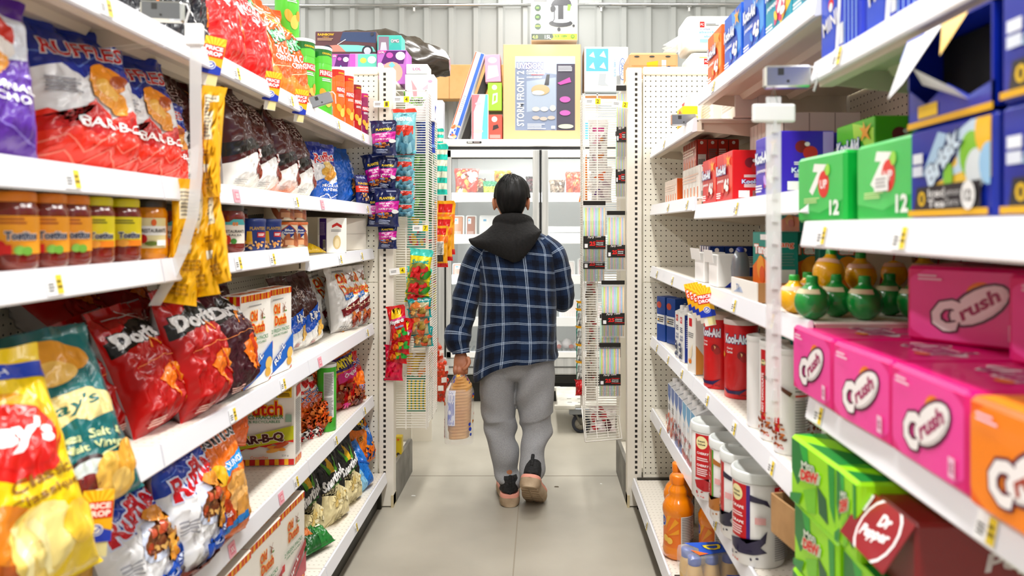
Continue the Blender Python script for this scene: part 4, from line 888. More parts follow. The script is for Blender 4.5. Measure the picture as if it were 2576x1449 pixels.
B['dew'] = [('P', '0f7a3a', [(.0, 1), (.2, 1), (.35, .6), (.15, .3), (0, .5)]), ('P', '2bb04a', [(.2, 1), (.4, 1), (.45, .5), (.35, .6)]), ('P', '0c5a34', [(.62, .55), (.82, .45), (.86, .1), (.66, .15)]), ('P', '7fc41c', [(.3, .3), (.6, .5), (.6, .1), (.4, 0)]), ('P', '25953f', [(.86, 1), (1, 1), (1, .2), (.9, .4)]), ('T', 'e6efe0', 'Mtn', .42, .74, .3, .12, 12, '1a6a34'), ('P', 'c8d6b8', [(.2, .46), (.68, .58), (.72, .74), (.26, .62)]), ('T', 'd8281c', 'DEW', .47, .6, .44, .17, 12, 'e2ecd8', .2, .06), ('P', '1c8a40', [(0, .1), (.3, .25), (.2, 0), (0, 0)])]
B['dew_end'] = [('P', '0c5a34', [(.1, .1), (.9, .1), (.9, .55), (.1, .5)]), ('P', '2bb04a', [(.1, .1), (.9, .1), (.5, .5)]), ('P', 'b5ea1a', [(.1, .55), (.9, .6), (.9, 1), (.1, 1)])]
B['dew_top'] = [('P', '2a9a44', [(0, 0), (.5, .5), (0, 1)]), ('P', '1c7a3a', [(.3, 0), (1, 0), (1, .4)]), ('P', '8fd41c', [(.5, .5), (1, .6), (1, 1), (.4, 1)]), ('T', 'd8281c', 'DEW', .6, .6, .3, .2, 20, 'e2ecd8')]
B['pepper'] = [('E', 'eceaea', .56, .50, .36, .36), ('E', '8f1a28', .56, .50, .325, .325), ('T', 'f4f0f0', 'Dr', .60, .72, .22, .24, 12, None, .2, .05), ('T', 'f4f0f0', 'Pepper', .56, .40, .52, .28, 12, None, .2, .04), ('R', 'e6e2e2', .05, .62, .2, .96), ('L', '6a6a6a', .07, .64, .18, .94, 7)]
B['pepper_big'] = [('T', 'cfc6c8', 'Dr', .80, .86, .26, .20, 8, None, .25, .04), ('T', 'cfc6c8', 'Pepper', .66, .58, .60, .32, 8, None, .25, .04)]
B['blue_case'] = [('P', 'eef2f8', [(.55, 1), (.62, 1), (.45, 0), (.36, 0)]), ('P', '3a5fd0', [(.0, 0), (.34, 0), (.5, 1), (0, 1)]), ('E', 'e03a3a', .26, .4, .07, .07), ('E', 'f2f2f2', .26, .38, .05, .05), ('T', 'f2f2f4', 'MINI', .24, .26, .4, .12, 12), ('S', '9fc0f2', .62, 0, .98, 1, 4, .25), ('R', 'dfe3ea', .5, .04, .6, .2), ('E', 'dfe3ea', .8, .5, .05, .05)]
B['tang'] = [('P', 'f08a1c', [(0, 0), (1, 0), (1, .5), (.5, .62), (0, .42)]), ('T', 'ffffff', 'Tang', .5, .70, .8, .2, 0, 'e8701a', 0, .05), ('E', 'f7b43a', .5, .42, .22, .22), ('E', 'e8701a', .6, .3, .16, .16), ('R', 'f4f4f4', .5, .88, .9, .97)]
B['teal_side'] = [('T', 'f0762c', 'Tang', .5, .8, .7, .12, 0, 'f4f4f4'), ('R', 'dfe8e4', .1, .1, .9, .4), ('L', '5a8a82', .1, .45, .9, .68, 5)]
B['tea'] = [('Z', 'b23a3a', [(.3, .1), (.4, .4), (.6, .5), (.7, .8)], .04), ('L', 'a8a29a', .1, .82, .8, .9, 2), ('T', 'a8a29a', 'Crystal', .5, .9, .6, .08)]
B['juice_white'] = [('S', 'e8e2dc', 0, 0, 1, 1, 5, .1), ('S', 'ef8a3a', .1, .0, 1.1, .35, 5, .25), ('L', 'f0d8c8', 0, .5, 1, .8, 3)]
B['juice_white_side'] = [('S', 'b8b4b0', 0, 0, 1, 1, 3, .04), ('P', 'd8384a', [(.05, 1), (.28, 1), (.16, .86)]), ('P', 'd8384a', [(.38, 1), (.62, 1), (.5, .86)]), ('P', 'd8384a', [(.72, 1), (.95, 1), (.84, .86)]), ('E', '3a2a2a', .17, .92, .04, .04), ('E', '3a2a2a', .5, .92, .04, .04), ('E', '3a2a2a', .84, .92, .04, .04), ('L', 'a0a0a0', .05, .45, .3, .8, 7), ('L', 'a0a0a0', .38, .45, .62, .8, 7), ('L', 'a0a0a0', .7, .45, .95, .8, 7), ('S', '2a2a2a', .05, .04, .28, .2, 7), ('S', '2a2a2a', .38, .04, .6, .2, 7)]
B['juice_red_side'] = [('S', '2a0f0a', 0, 0, 1, 1, 4, .06), ('E', 'e8e0dc', .12, .9, .04, .04), ('E', 'e8e0dc', .38, .9, .04, .04), ('E', 'e8e0dc', .62, .9, .04, .04), ('E', 'e8e0dc', .88, .9, .04, .04), ('R', 'd8d0cc', .03, .1, .22, .5), ('L', '6a5a56', .28, .1, .48, .7, 9), ('L', 'd8c8c4', .53, .1, .73, .7, 9), ('S', '2a2a2a', .04, .12, .2, .34, 6)]
B['blue_side'] = [('S', '0e1a3a', 0, 0, 1, 1, 4, .06), ('E', 'e8e0dc', .12, .9, .04, .04), ('E', 'e8e0dc', .38, .9, .04, .04), ('E', 'e8e0dc', .62, .9, .04, .04), ('E', 'e8e0dc', .88, .9, .04, .04), ('R', 'd8d4cc', .03, .4, .97, .72), ('L', '6a6a6a', .05, .42, .95, .7, 6)]
B['blue_carton'] = [('R', 'e8eaea', 0, .38, 1, .6), ('E', 'c0563c', .3, .82, .3, .22), ('L', '555555', .1, .42, .9, .56, 3), ('E', 'f0c060', .2, .48, .1, .06)]
B['blue_carton_side'] = [('R', 'e8eaea', 0, .38, 1, .6), ('L', '555555', .2, .42, .8, .56, 4), ('E', 'd8d8d8', .8, .9, .1, .04), ('R', 'd8d8d8', .8, .03, .95, .06)]
B['pc_carton'] = [('R', 'd01c28', .2, .80, .6, .94), ('T', 'ffffff', 'PC', .4, .87, .2, .06), ('L', '3a3a5a', .2, .60, .7, .72, 3), ('T', '2a3a7a', 'BLUE', .5, .52, .5, .05), ('T', '2a3a7a', 'BERRY', .5, .45, .6, .05), ('B', ['26305c', '3a4478', '1c2448'], .2, .05, .7, .36, 22, .12)]
B['pc_orange'] = [('R', 'd01c28', .2, .80, .6, .94), ('L', '8a8a8a', .1, .6, .8, .7, 3), ('E', 'f0981c', .35, .2, .2, .14), ('P', 'f4e8d0', [(.2, .35), (.7, .5), (.6, .3), (.3, .2)])]
B['kool_tin'] = [('T', 'eef2fb', 'Kool-Aid', .50, .80, .235, .13, 0, '27406e', 0, .05), ('T', 'ffffff', 'Cherry', .44, .665, .07, .035), ('T', 'ffffff', 'Cerise', .44, .62, .07, .035), ('E', '8a1a20', .56, .58, .04, .04), ('E', 'a82a28', .58, .54, .035, .035), ('P', 'f2cf9a', [(.55, .62), (.57, .60), (.56, .56)]), ('P', 'f2b42a', [(.36, .62), (.385, .58), (.37, .53), (.35, .56)]), ('P', '2a1a4a', [(.36, .12), (.42, .05), (.54, .05), (.62, .14), (.54, .10), (.44, .09)]), ('T', '5a0a10', '2.3kg', .57, .04, .08, .02), ('L', 'f2e0e0', .66, .2, .76, .9, 30), ('R', 'e8e8e8', .8, .3, .9, .9)]
B['choc_tub'] = [('R', 'c8202c', .40, .20, .475, .96), ('E', 'f2e8b8', .44, .82, .035, .035), ('T', '2a2a2a', 'best', .44, .84, .04, .025), ('T', '2a2a2a', 'value', .44, .80, .045, .025), ('T', 'ffffff', 'HOT CHOCOLATE', .437, .5, .42, .03, 90), ('B', ['8a4a24', 'a8622c', '6a3418', 'c07a3c'], .38, .08, .54, .3, 22, .022), ('P', '5a3018', [(.48, .7), (.6, .62), (.58, .58), (.48, .66)]), ('T', 'c8202c', '2 kg', .5, .06, .06, .03), ('R', 'c8202c', .62, .90, .84, .96), ('L', '8a8a8a', .62, .62, .84, .88, 8), ('R', 'c8202c', .62, .58, .84, .6), ('L', '8a8a8a', .62, .1, .84, .55, 16)]
def protein(c, splash, word):
    return [('R', 'c8202c', .34, .30, .475, .96), ('R', c, .475, .30, .50, .96), ('E', 'f2e8b8', .40, .84, .05, .05), ('T', '2a2a2a', 'best', .40, .86, .06, .03), ('T', '2a2a2a', 'value', .40, .815, .065, .03), ('T', 'ffffff', word, .41, .68, .1, .035), ('L', 'f2d8d8', .36, .56, .46, .62, 2), ('T', 'ffffff', word, .41, .5, .1, .035), ('L', 'f2d8d8', .36, .34, .46, .46, 4),
            ('P', splash, [(.50, .86), (.6, .80), (.62, .72), (.58, .76), (.50, .78)]), ('P', splash, [(.34, .26), (.42, .30), (.48, .26), (.56, .34), (.6, .44), (.59, .30), (.56, .24), (.6, .18), (.52, .14), (.42, .12), (.36, .16)]), ('B', [splash], .34, .08, .6, .2, 9, .012), ('T', 'c8202c', '2 kg', .40, .04, .06, .03), ('R', 'e8b8b8', .53, .52, .59, .6), ('R', 'c8202c', .64, .88, .80, .96), ('T', 'ffffff', 'CHERRY', .72, .93, .1, .025), ('L', '8a8a8a', .64, .62, .80, .86, 9), ('R', 'c8202c', .64, .58, .80, .59), ('L', '8a8a8a', .64, .08, .80, .56, 18)]
B['bev_a'] = [('P', '2a6cb4', [(.0, .78), (.6, .66), (1, .84), (1, 1), (0, 1)]), ('L', '5a5a5a', .2, .5, .8, .62, 3), ('B', ['f07a1c', 'f59a3c', 'd8381c', 'c82420'], .05, .02, .95, .44, 26, .16)]
B['bev_b'] = [('P', '2a6cb4', [(.0, .78), (.6, .66), (1, .84), (1, 1), (0, 1)]), ('P', '4858a8', [(0, 0), (1, 0), (1, .16), (0, .2)]), ('E', 'e0e8f0', .4, .62, .2, .1), ('B', ['b81c2c', '2a3058', '8a1424', 'c83040'], .05, .14, .95, .46, 26, .15)]
B['bev_c'] = [('P', '6ab4dc', [(.0, .78), (.6, .66), (1, .84), (1, 1), (0, 1)]), ('P', 'b81c2c', [(0, 0), (1, 0), (1, .1), (0, .14)]), ('E', 'd8e8f4', .4, .6, .2, .12), ('B', ['c83048', '7a1a2a', 'f2f2f2'], .05, .1, .95, .4, 16, .13)]
B['sunny'] = [('R', 'ef8a1c', .30, .16, .78, .56), ('T', '1f4fae', 'D', .335, .46, .06, .12, 0, 'f4f0e0', 0, .06), ('P', 'f7b422', [(.36, .36), (.44, .55), (.39, .55)]), ('P', 'f7b422', [(.40, .34), (.52, .48), (.48, .52)]), ('P', 'f7b422', [(.40, .30), (.52, .34), (.52, .40)]), ('E', 'f9d266', .37, .26, .035, .035), ('E', 'f9d266', .42, .24, .035, .035), ('R', 'e2ded8', .54, .17, .72, .55), ('L', '7a7a7a', .55, .22, .71, .54, 16), ('S', '2a2a2a', .64, .18, .71, .26, 9)]
def drink_box(key, c, ops, hi, w=.19, d=.13, h=.155, name='drink_box'):
    return lambda: box_shape(w, d, h, c, {'f': ops, 'r': B['side'](hi), 'l': B['side'](hi), 'b': B['nutri'], 't': [('R', c, 0, 0, 1, 1)]}, rough=.4, coat=.2).obj(name)
def side_box(key, mk, X, Y, z, label, cat, group=None, turn=0, s=1.0, tilt=(0, 0)):
    return put('r_'+key, mk, (X, Y, z+.001), (R(tilt[0]), R(tilt[1]), R(-90+turn)), label, cat, group, s)
KO, KB, KT, KR, KP, KG = (koolaid('f28a1c', 'f7b04a', 'e8601a'), koolaid('2a78d8', '5aa8ec', '1f5cc0'), koolaid('2aa8b8', 'f2d23a', 'e0508a'), koolaid('e02a30', 'f0604a', 'c81420'), koolaid('7a5ad0', 'c8a8ee', 'a83a8a'), koolaid('7ac832', 'b8e05a', '3a9a2a'))
z = 1.853
gk = 'drink pouch boxes on the upper right shelf'
for k, c, ops, hi, X, Y, dz, lb, gg in (('ko', 'f07c18', KO, 'f7a24a', .655, 2.43, 0, 'orange drink box at the far end of the upper right shelf', gk), ('ko', 0, 0, 0, .80, 2.43, 0, 'orange drink box behind the one at the far end of the upper shelf', gk), ('ko', 0, 0, 0, .80, 2.43, .187, 'orange drink box stacked on another behind the blue boxes', gk),
        ('kb', '2a72d0', KB, '7ab8f0', .655, 2.20, 0, 'blue drink box beside the orange one on the upper right shelf', gk), ('kb', 0, 0, 0, .655, 1.985, 0, 'blue drink box, second from the orange ones on the upper shelf', gk), ('kt', '2aa0b4', KT, 'b8e6ec', .655, 1.78, 0, 'teal drink box on the upper right shelf, farther of the two teal', gk), ('kt', 0, 0, 0, .655, 1.58, 0, 'teal drink box on the upper right shelf, nearer to the metal bracket', gk)):
    side_box(k, (lambda c=c, ops=ops, hi=hi: drink_box('', c, ops, hi, h=.185)()), X, Y, z+dz, lb, 'drink box', gg)
g4 = 'red drink boxes on the middle right shelf'
mkr_ = drink_box('', 'd81e26', KR, 'f29aa0', h=.152); mkp = drink_box('', '4a2fb8', KP, 'c8b4f4', h=.152); mkg = drink_box('', '6cc02a', KG, 'cdeea0', h=.155)
side_box('kr', mkr_, .635, 2.42, 1.452, 'red drink box farther from the camera on the middle right shelf', 'drink box', g4)
side_box('kr', mkr_, .635, 2.22, 1.452, 'red drink box nearer the camera, beside the purple box', 'drink box', g4)
side_box('kr', mkr_, .80, 2.20, 1.452, 'red drink box behind the nearer red one', 'drink box', g4)
gp = 'purple drink boxes'
side_box('kp', mkp, .635, 1.80, 1.452, 'purple drink box at the shelf front behind the clear strip', 'drink box', gp)
side_box('kp', mkp, .785, 1.80, 1.452, 'purple drink box in the second row with nutrition panel', 'drink box', gp, turn=90)
side_box('kp', mkp, .94, 1.80, 1.452, 'purple drink box deepest on the shelf behind the green cases', 'drink box', gp, turn=90)
side_box('kg', mkg, .76, 1.585, 1.452, 'bright green drink box behind the green soda cases', 'drink box')
jw_ = lambda: box_shape(.30, .12, .12, 'f2efe9', {'f': B['juice_white'], 'r': B['juice_white_side'], 'b': B['juice_white']}, rough=.25, coat=.4).obj('juice_carton_pack')
jr_ = lambda: box_shape(.26, .17, .12, 'b83018', {'f': B['juice_white'], 'r': B['juice_red_side']}, rough=.25, coat=.4).obj('juice_carton_pack')
jb_ = lambda: box_shape(.16, .20, .125, '1f3468', {'f': [('S', 'e8e0e0', 0, 0, 1, 1, 4, .5)], 'r': B['blue_side']}, rough=.25, coat=.4).obj('juice_carton_pack')
side_box('jw', jw_, .635, 2.745, 1.482, 'white juice carton pack in front, lower layer', 'juice carton', 'white juice carton packs')
side_box('jwo', lambda: box_shape(.28, .12, .10, 'f0dccf', {'f': B['juice_white'], 'r': [('R', 'e8701c', 0, 0, 1, 1)]}, rough=.25, coat=.4).obj('juice_carton_pack'), .63, 3.14, 1.482, 'orange and white juice carton pack at the far end by the pegboard', 'juice carton')
side_box('jr', jr_, .70, 2.96, 1.603, 'red juice carton pack stacked on the white ones', 'juice carton')
side_box('jw', jw_, .80, 2.70, 1.482, 'white juice carton pack standing in the second row', 'juice carton', 'white juice carton packs')
side_box('jwt', lambda: box_shape(.34, .24, .275, 'ded8d0', {'f': [('S', 'c8c0b8', 0, 0, 1, 1, 8, .15), ('L', 'c8b8a8', 0, .3, 1, .5, 3)], 'r': [('S', 'a8a098', 0, 0, 1, 1, 3, .05), ('R', 'a8a098', 0, .49, 1, .505)]+B['juice_white_side'][7:10]}, rough=.3, coat=.3).obj('juice_carton_pack'), .86, 2.36, 1.452, 'tall grey-white carton stack behind the red drink boxes', 'juice carton')
side_box('jb', jb_, .70, 2.62, 1.182, 'navy juice carton pack behind the plain white cartons', 'juice carton')
side_box('ye', lambda: box_shape(.12, .06, .10, 'f2dc2a', {'f': [('L', 'd0a818', .1, .1, .9, .8, 8), ('P', 'c8281c', [(.3, .8), (.5, .95), (.7, .8)])]}).obj('tea_box'), .60, 2.93, 1.761, 'yellow box behind the metal bracket on the far upper shelf', 'tea box')
for i, Y in enumerate((3.06, 2.80, 2.60)):
    side_box('wc', lambda: box_shape(.20, .16, .17, 'eeebe6', {'f': [('P', 'd8384a', [(.1, .9), (.4, .9), (.25, .7)]), ('L', 'c8c4bc', .1, .2, .9, .6, 6)], 'r': [('R', 'b8b4ac', .49, 0, .5, 1)]}).obj('carton'), .70+.03*i, Y, 1.761, 'plain white carton on the far upper right shelf, %s' % ('farthest', 'middle one', 'nearest')[i], 'carton', 'white cartons on the far upper right shelf')
# plain white cartons, razor-like grey bottle, tang boxes on the long middle shelf
def open_carton():
    mb = MB(); m = mat('f1f0ee', .5, 0, .1)
    mb.cbox(-.045, .045, -.04, .04, 0, .105, .003, m)
    mb.box(-.044, .044, -.041, -.0395, .085, .125, m, M=Matrix.Rotation(R(8), 4, 'X'))
    decal(mb, [('P', '1f3fae', [(.3, 0), (1, 0), (1, .35), (.6, .2)])], .08, .1, lambda x, y: (Vector((.045, x-.04, y)), Vector((1, 0, 0))), flat=True)
    return mb.obj('white_carton')
side_box('oc2', open_carton, .60, 2.535, 1.182, 'plain white carton with blue corner, farther of two', 'carton', 'plain white cartons with open flaps', turn=8)
side_box('oc2', open_carton, .60, 2.33, 1.182, 'plain white carton with blue corner, beside the grey bottle', 'carton', 'plain white cartons with open flaps', turn=4)
def grey_bottle():
    r = empty('squeeze_bottle'); mb = MB()
    mb.lathe([(.012, 0), (.024, .004), (.026, .03), (.028, .07), (.025, .10), (.014, .122), (.004, .128)], mat('8e9196', .25, .4, .3), 24, sx=1, sy=.7)
    mb.obj('body', r); mb = MB(); mb.lathe([(.013, .118), (.012, .128), (.006, .133), (.001, .133)], mat('1f3a8a', .3), 16, cap=False); mb.obj('cap', r)
    return r
put('gbt', grey_bottle, (.60, 2.15, 1.183), (0, 0, 0), 'grey squeeze bottle with blue tip between white cartons and teal boxes', 'bottle')
tg = lambda: box_shape(.15, .075, .165, '1c8a80', {'f': B['tang'], 'r': B['teal_side'], 'b': B['teal_side']}).obj('drink_box')
side_box('tg2', tg, .635, 1.94, 1.197, 'teal and orange drink box nearest the shelf edge', 'drink box', 'teal drink boxes')
side_box('tg2', tg, .72, 1.93, 1.197, 'teal drink box in the second row, behind the clear strip', 'drink box', 'teal drink boxes', turn=90)
side_box('tg2', tg, .80, 1.90, 1.197, 'teal drink box in the third row, next to the white tea boxes', 'drink box', 'teal drink boxes', turn=90)
side_box('tg2', tg, .72, 1.96, 1.363, 'teal drink box lying on top of the standing teal ones', 'drink box', 'teal drink boxes', s=(1, 1, .45))
def tray():
    mb = MB(); m = mat('f0eeea', .6); b = mat('a8835a', .8)
    mb.box(-.12, .12, -.07, .11, 0, .012, b); mb.box(-.12, .12, -.074, -.070, 0, .05, m); mb.box(-.122, -.118, -.07, .11, 0, .05, b); mb.box(.118, .122, -.07, .11, 0, .05, b)
    decal(mb, [('P', 'b8c4d8', [(.1, .2), (.4, .6), (.5, .3)]), ('T', '8898b8', 'TA', .3, .5, .15, .4)], .24, .05, lambda x, y: (Vector((x-.12, -.074, y)), Vector((0, -1, 0))), flat=True)
    return mb.obj('display_tray')
side_box('tr', tray, .62, 1.93, 1.183, 'white and brown cardboard tray under the teal drink boxes', 'tray')
for i in range(5):
    side_box('tea', lambda: box_shape(.11, .045, .185, 'ccc4b4', {'f': B['tea'], 'r': [('L', '7a746a', .3, .5, .7, .9, 5)], 'b': B['tea']}, rough=.6).obj('tea_box'), .80+.052*i, 1.66-.0*i, 1.183, 'grey-white slim box leaning behind the lemon bottles, %s from the left' % ('first', 'second', 'third', 'fourth', 'fifth')[i], 'tea box', 'slim boxes behind the lemon bottles', turn=75, tilt=(-6, 0))
# squeeze lemons and limes
def fruit(c, capc):
    def f():
        r = empty('squeeze_bottle'); mb = MB(); p = []
        for k in range(13):
            a = -PI/2+PI*k/12; p.append((max(.001, .034*math.cos(a)) if k else .012, .034+.035*math.sin(a) if k else .001))
        p = p[:-2]+[(.013, .068), (.011, .074)]
        mb.lathe(p, mat(c, .22, 0, .5), 28); mb.obj('body', r)
        mb = MB(); mb.lathe([(.0115, .070), (.0115, .083), (.010, .086), (.001, .086)], mat(capc, .3, 0, .2), 18, cap=False); mb.obj('cap', r)
        mb = MB(); v = []
        for k in range(15):
            a = R(-70+10*k); v += [(math.sin(a)*.0348*.86, -math.cos(a)*.0348*.86, .052), (math.sin(a)*.0352*.70, -math.cos(a)*.0352*.70, .061)]
        mb.add(v, [(2*k, 2*k+2, 2*k+3, 2*k+1) for k in range(14)], mat('d8cfae' if c[0] != 'f' else 'f2c8b0', .5)); mb.obj('hang_label', r)
        return r
    return f
YL_, LM_ = fruit('f4bf12', '2a9a3e'), fruit('1f8f46', '1f9a4a')
gl, gm = 'yellow lemon juice bottles', 'green lime juice bottles'
for px, Y, dz, lb in ((1998, 1.605, 0, 'yellow lemon bottle at the shelf edge beside the front lime'), (2032, 1.70, 0, 'yellow lemon bottle just behind the front one'), (2080, 1.57, .06, 'yellow lemon bottle tilted on top, nearest to the shelf front'), (2066, 1.62, 0, 'yellow lemon bottle under the tilted one')):
    put('lemon', YL_, ((px-1360)*Y/1800, Y, 1.183+dz), (R(-14) if dz else 0, 0, R(-50)), lb, 'juice bottle', gl, 1.0)
for px, Y, dz, lb in ((2165, 1.60, .05, 'yellow lemon bottle on top, behind the third lime'), (2245, 1.66, .05, 'yellow lemon bottle in the shade, left of the darkest one'), (2325, 1.62, .05, 'yellow lemon bottle deepest in the shade by the pink cases'), (2190, 1.68, 0, 'yellow lemon bottle low behind the limes')):
    put('lemon', YL_, ((px-1360)*Y/1800, Y, 1.183+dz), (0, 0, R(-30)), lb, 'juice bottle', gl, 1.0)
for px, Y, lb in ((2043, 1.495, 'green lime bottle nearest the shelf edge'), (2103, 1.545, 'green lime bottle, second from the shelf edge'), (2175, 1.490, 'green lime bottle, third from the shelf edge, with a slanted label'), (2238, 1.57, 'green lime bottle, fourth from the shelf edge'), (2303, 1.49, 'green lime bottle deepest on the shelf, beside the pink cases')):
    put('lime', LM_, ((px-1360)*Y/1800, Y, 1.183), (0, 0, R(-60)), lb, 'juice bottle', gm, 1.06)
# cases of cans: nearest section
def case(base, f, l=None, t=None, w=.2, h=.133, d=.265, rough=.38, name='soda_case'):
    return lambda: box_shape(w, d, h, base, {'f': f, 'r': l or [], 't': t or []}, bevel=.006, rough=rough, coat=.25).obj(name)
gq = 'pink soda cases, front row'
cp = case('e0108a', B['crush_pink'], CR_END, CR_TOP)
for Y, X, lb, tn in ((1.405, .675, 'pink soda case at the far end of the front row, beside the limes', 0), (1.195, .675, 'pink soda case in the middle of the front row', 2), (.985, .675, 'pink soda case next to the orange case', -1)):
    side_box('cp', cp, X-.012, Y, 1.037, lb, 'soda case', gq, turn=tn)
for Y, lb in ((1.40, 'far one'), (1.19, 'middle one'), (.98, 'near one')):
    side_box('cp', cp, .945, Y, 1.037, 'pink soda case in the back row, lower layer, %s' % lb, 'soda case', 'pink soda cases, back row')
side_box('cp', cp, .83, 1.30, 1.172, 'pink soda case standing on the others, deep in the shelf', 'soda case', 'pink soda cases, upper layer', turn=38)
side_box('cp', cp, .86, 1.045, 1.172, 'pink soda case on the upper layer at the right photo edge', 'soda case', 'pink soda cases, upper layer', turn=30)
side_box('co', case('f0780f', B['crush_orange'], [], [('P', 'f2a024', [(0, 0), (1, 0), (1, 1), (0, 1)])]), .655, .775, 1.037, 'orange soda case at the shelf edge', 'soda case')
c7 = case('0fae4e', B['seven'], B['seven_end'])
side_box('c7', c7, .68, 1.415, 1.384, 'green soda case, farther from the camera', 'soda case', 'green soda cases', turn=4)
side_box('c7s', case('0fae4e', B['seven']+[('R', 'f2f2f0', .36, .36, .62, .58), ('L', 'b8b8b8', .39, .40, .59, .55, 3)], B['seven_end']), .695, 1.175, 1.384, 'green soda case with a white sticker, beside the blue cases', 'soda case', 'green soda cases')
cb_ = case('1236a0', B['brisk'], [('R', 'e3b70a', 0, 0, 1, .07), ('S', '2a55c8', .1, .1, .2, 1, 1, .5)])
side_box('cb', cb_, .68, .962, 1.384, 'blue and yellow case on the lower layer, farther one', 'soda case', 'blue and yellow cases, lower layer')
side_box('cb', cb_, .68, .752, 1.384, 'blue and yellow case on the lower layer, nearer one', 'soda case', 'blue and yellow cases, lower layer')
side_box('cb', cb_, .68, .752, 1.518, 'blue and yellow case on the upper layer, at the right photo edge', 'soda case')
def torn():
    mb = MB(); bl = mat('1236a0', .38, 0, .25); dk = mat('0d0b0c', .8); wh = mat('eef0f4', .5); ye = mat('e3b70a', .38, 0, .2)
    w, d, h = .2, .265, .133
    mb.box(-w/2, w/2, -d/2+.002, d/2, 0, .004, bl); mb.box(-w/2, w/2, d/2-.003, d/2, 0, h, bl); mb.box(-w/2, w/2, -d/2, d/2, h-.003, h, bl)
    mb.box(-w/2, -w/2+.003, -d/2, d/2, 0, h, bl); mb.box(w/2-.003, w/2, -d/2, d/2, 0, h, bl)
    mb.box(-w/2+.004, w/2-.004, -d/2+.05, d/2-.005, .004, h-.006, dk)
    mb.prism([(-w/2, 0), (w/2, 0), (w/2, .035), (.05, .025), (.0, .05), (-.05, .03), (-w/2, .06)], d/2*-1, -d/2+.003, bl, axis=1)
    mb.box(-w/2, w/2, -d/2-.001, -d/2+.001, 0, .009, ye)
    # flaps torn away and bent outward
    mb.add([(-w/2, -d/2, h), (-.01, -d/2, h), (-.03, -d/2-.045, .055), (-w/2+.01, -d/2-.035, .045)], [(0, 1, 2, 3)], wh)
    mb.add([(-w/2, -d/2+.0015, h), (-.01, -d/2+.0015, h), (-.03, -d/2-.043, .055), (-w/2+.01, -d/2-.033, .045)], [(3, 2, 1, 0)], mat('b49a78', .8))
    mb.add([(-w/2, -d/2-.0008, h), (-.05, -d/2-.0008, h), (-.06, -d/2-.013, h-.03), (-w/2, -d/2-.012, h-.03)], [(0, 1, 2, 3)], mat('3a5fc0', .4))
    mb.add([(-.01, -d/2, h), (.05, -d/2, h), (.02, -d/2-.02, h-.05)], [(0, 1, 2)], mat('e8c02a', .4))
    mb.add([(-.06, -d/2, .06), (.05, -d/2, .02), (.07, -d/2-.03, .03), (-.02, -d/2-.035, .075)], [(0, 1, 2, 3)], wh)
    mb.add([(-.07, -d/2-.001, .03), (-.02, -d/2-.001, .03), (-.02, -d/2-.001, .012), (-.07, -d/2-.001, .012)], [(3, 2, 1, 0)], mat('e8c61c', .4))
    return mb.obj('soda_case')
side_box('tc', torn, .68, .966, 1.518, 'blue and yellow case torn open on the upper layer, with a dark inside', 'soda case')
for i, Y in enumerate((1.36, 1.16, .96, .76)):
    side_box('bc', case('1b46cc', B['blue_case'], [], w=.19, h=.26, d=.26, rough=.15), .70, Y, 1.705, 'tall glossy blue soda case on the upper right shelf, %s' % ('farthest from the camera', 'second from the far end', 'third from the far end', 'nearest the camera')[i], 'soda case', 'blue soda cases on the upper right shelf')
cd = case('a6e01a', B['dew'], B['dew_end'], B['dew_top'])
gd_ = 'lime green soda cases'
for X, Y, zz, tn, lb in ((.64, 1.345, .827, 3, 'lime green soda case on top, farthest from the camera'), (.645, 1.345, .693, 1, 'lime green soda case in the middle layer, farther one'), (.64, 1.345, .56, 0, 'lime green soda case in the bottom layer, farther one'),
        (.65, 1.13, .693, -2, 'lime green soda case in the middle, beside the tilted dark red case'), (.65, 1.13, .56, 0, 'lime green soda case at the bottom, nearer one'), (.645, 1.20, .828, 0, 'lime green soda case on top, next to the tilted dark red case')):
    side_box('cd', cd, X, Y, zz, lb, 'soda case', gd_, turn=tn, s=(.42, 1, 1) if zz == .828 else 1.0)
cdp = case('7e1420', B['pepper'], [('R', 'd8d0d0', .05, .9, .2, .95)], [('T', 'c8b8ba', 'Dr Pepper', .5, .5, .7, .3)])
def open_case():
    mb = box_shape(.122, .265, .118, '7e1420', {'t': [('T', 'c8b8ba', 'Dr Pepper', .5, .5, .7, .3)], 'r': B['pepper_big']}, bevel=.005, rough=.38, coat=.25); r = mb.obj('soda_case')
    mb = MB(); mb.box(-.085, .062, -.001, .001, -.085, 0, mat('7e1420', .38, 0, .25))
    decal(mb, B['pepper'], .147, .085, lambda x, y: (Vector((x-.085, -.001, y-.085)), Vector((0, -1, 0))), flat=True, fin=(.38, .25)); o = mb.obj('open_flap', r); o.location = (0, -.1335, .116); o.rotation_euler = (R(-34), 0, 0)
    return r
side_box('dp', open_case, .675, 1.095, .827, 'dark red soda case with its flap hanging open beside the lime green ones', 'soda case')
def kraft():
    mb = MB(); m = noisy('kraft_cardboard', 'a87f52', 'b98f60', 20, .8)
    mb.box(-.12, .12, -.003, 0, 0, .085, m); mb.box(-.12, -.117, 0, .24, 0, .085, m); mb.box(.117, .12, 0, .24, 0, .085, m); mb.box(-.12, .12, 0, .24, -.003, 0, m)
    return mb.obj('cardboard_tray')
side_box('kt_', kraft, .535, 1.47, .70, 'brown cardboard tray edge by the lime green soda cases', 'tray', turn=10)
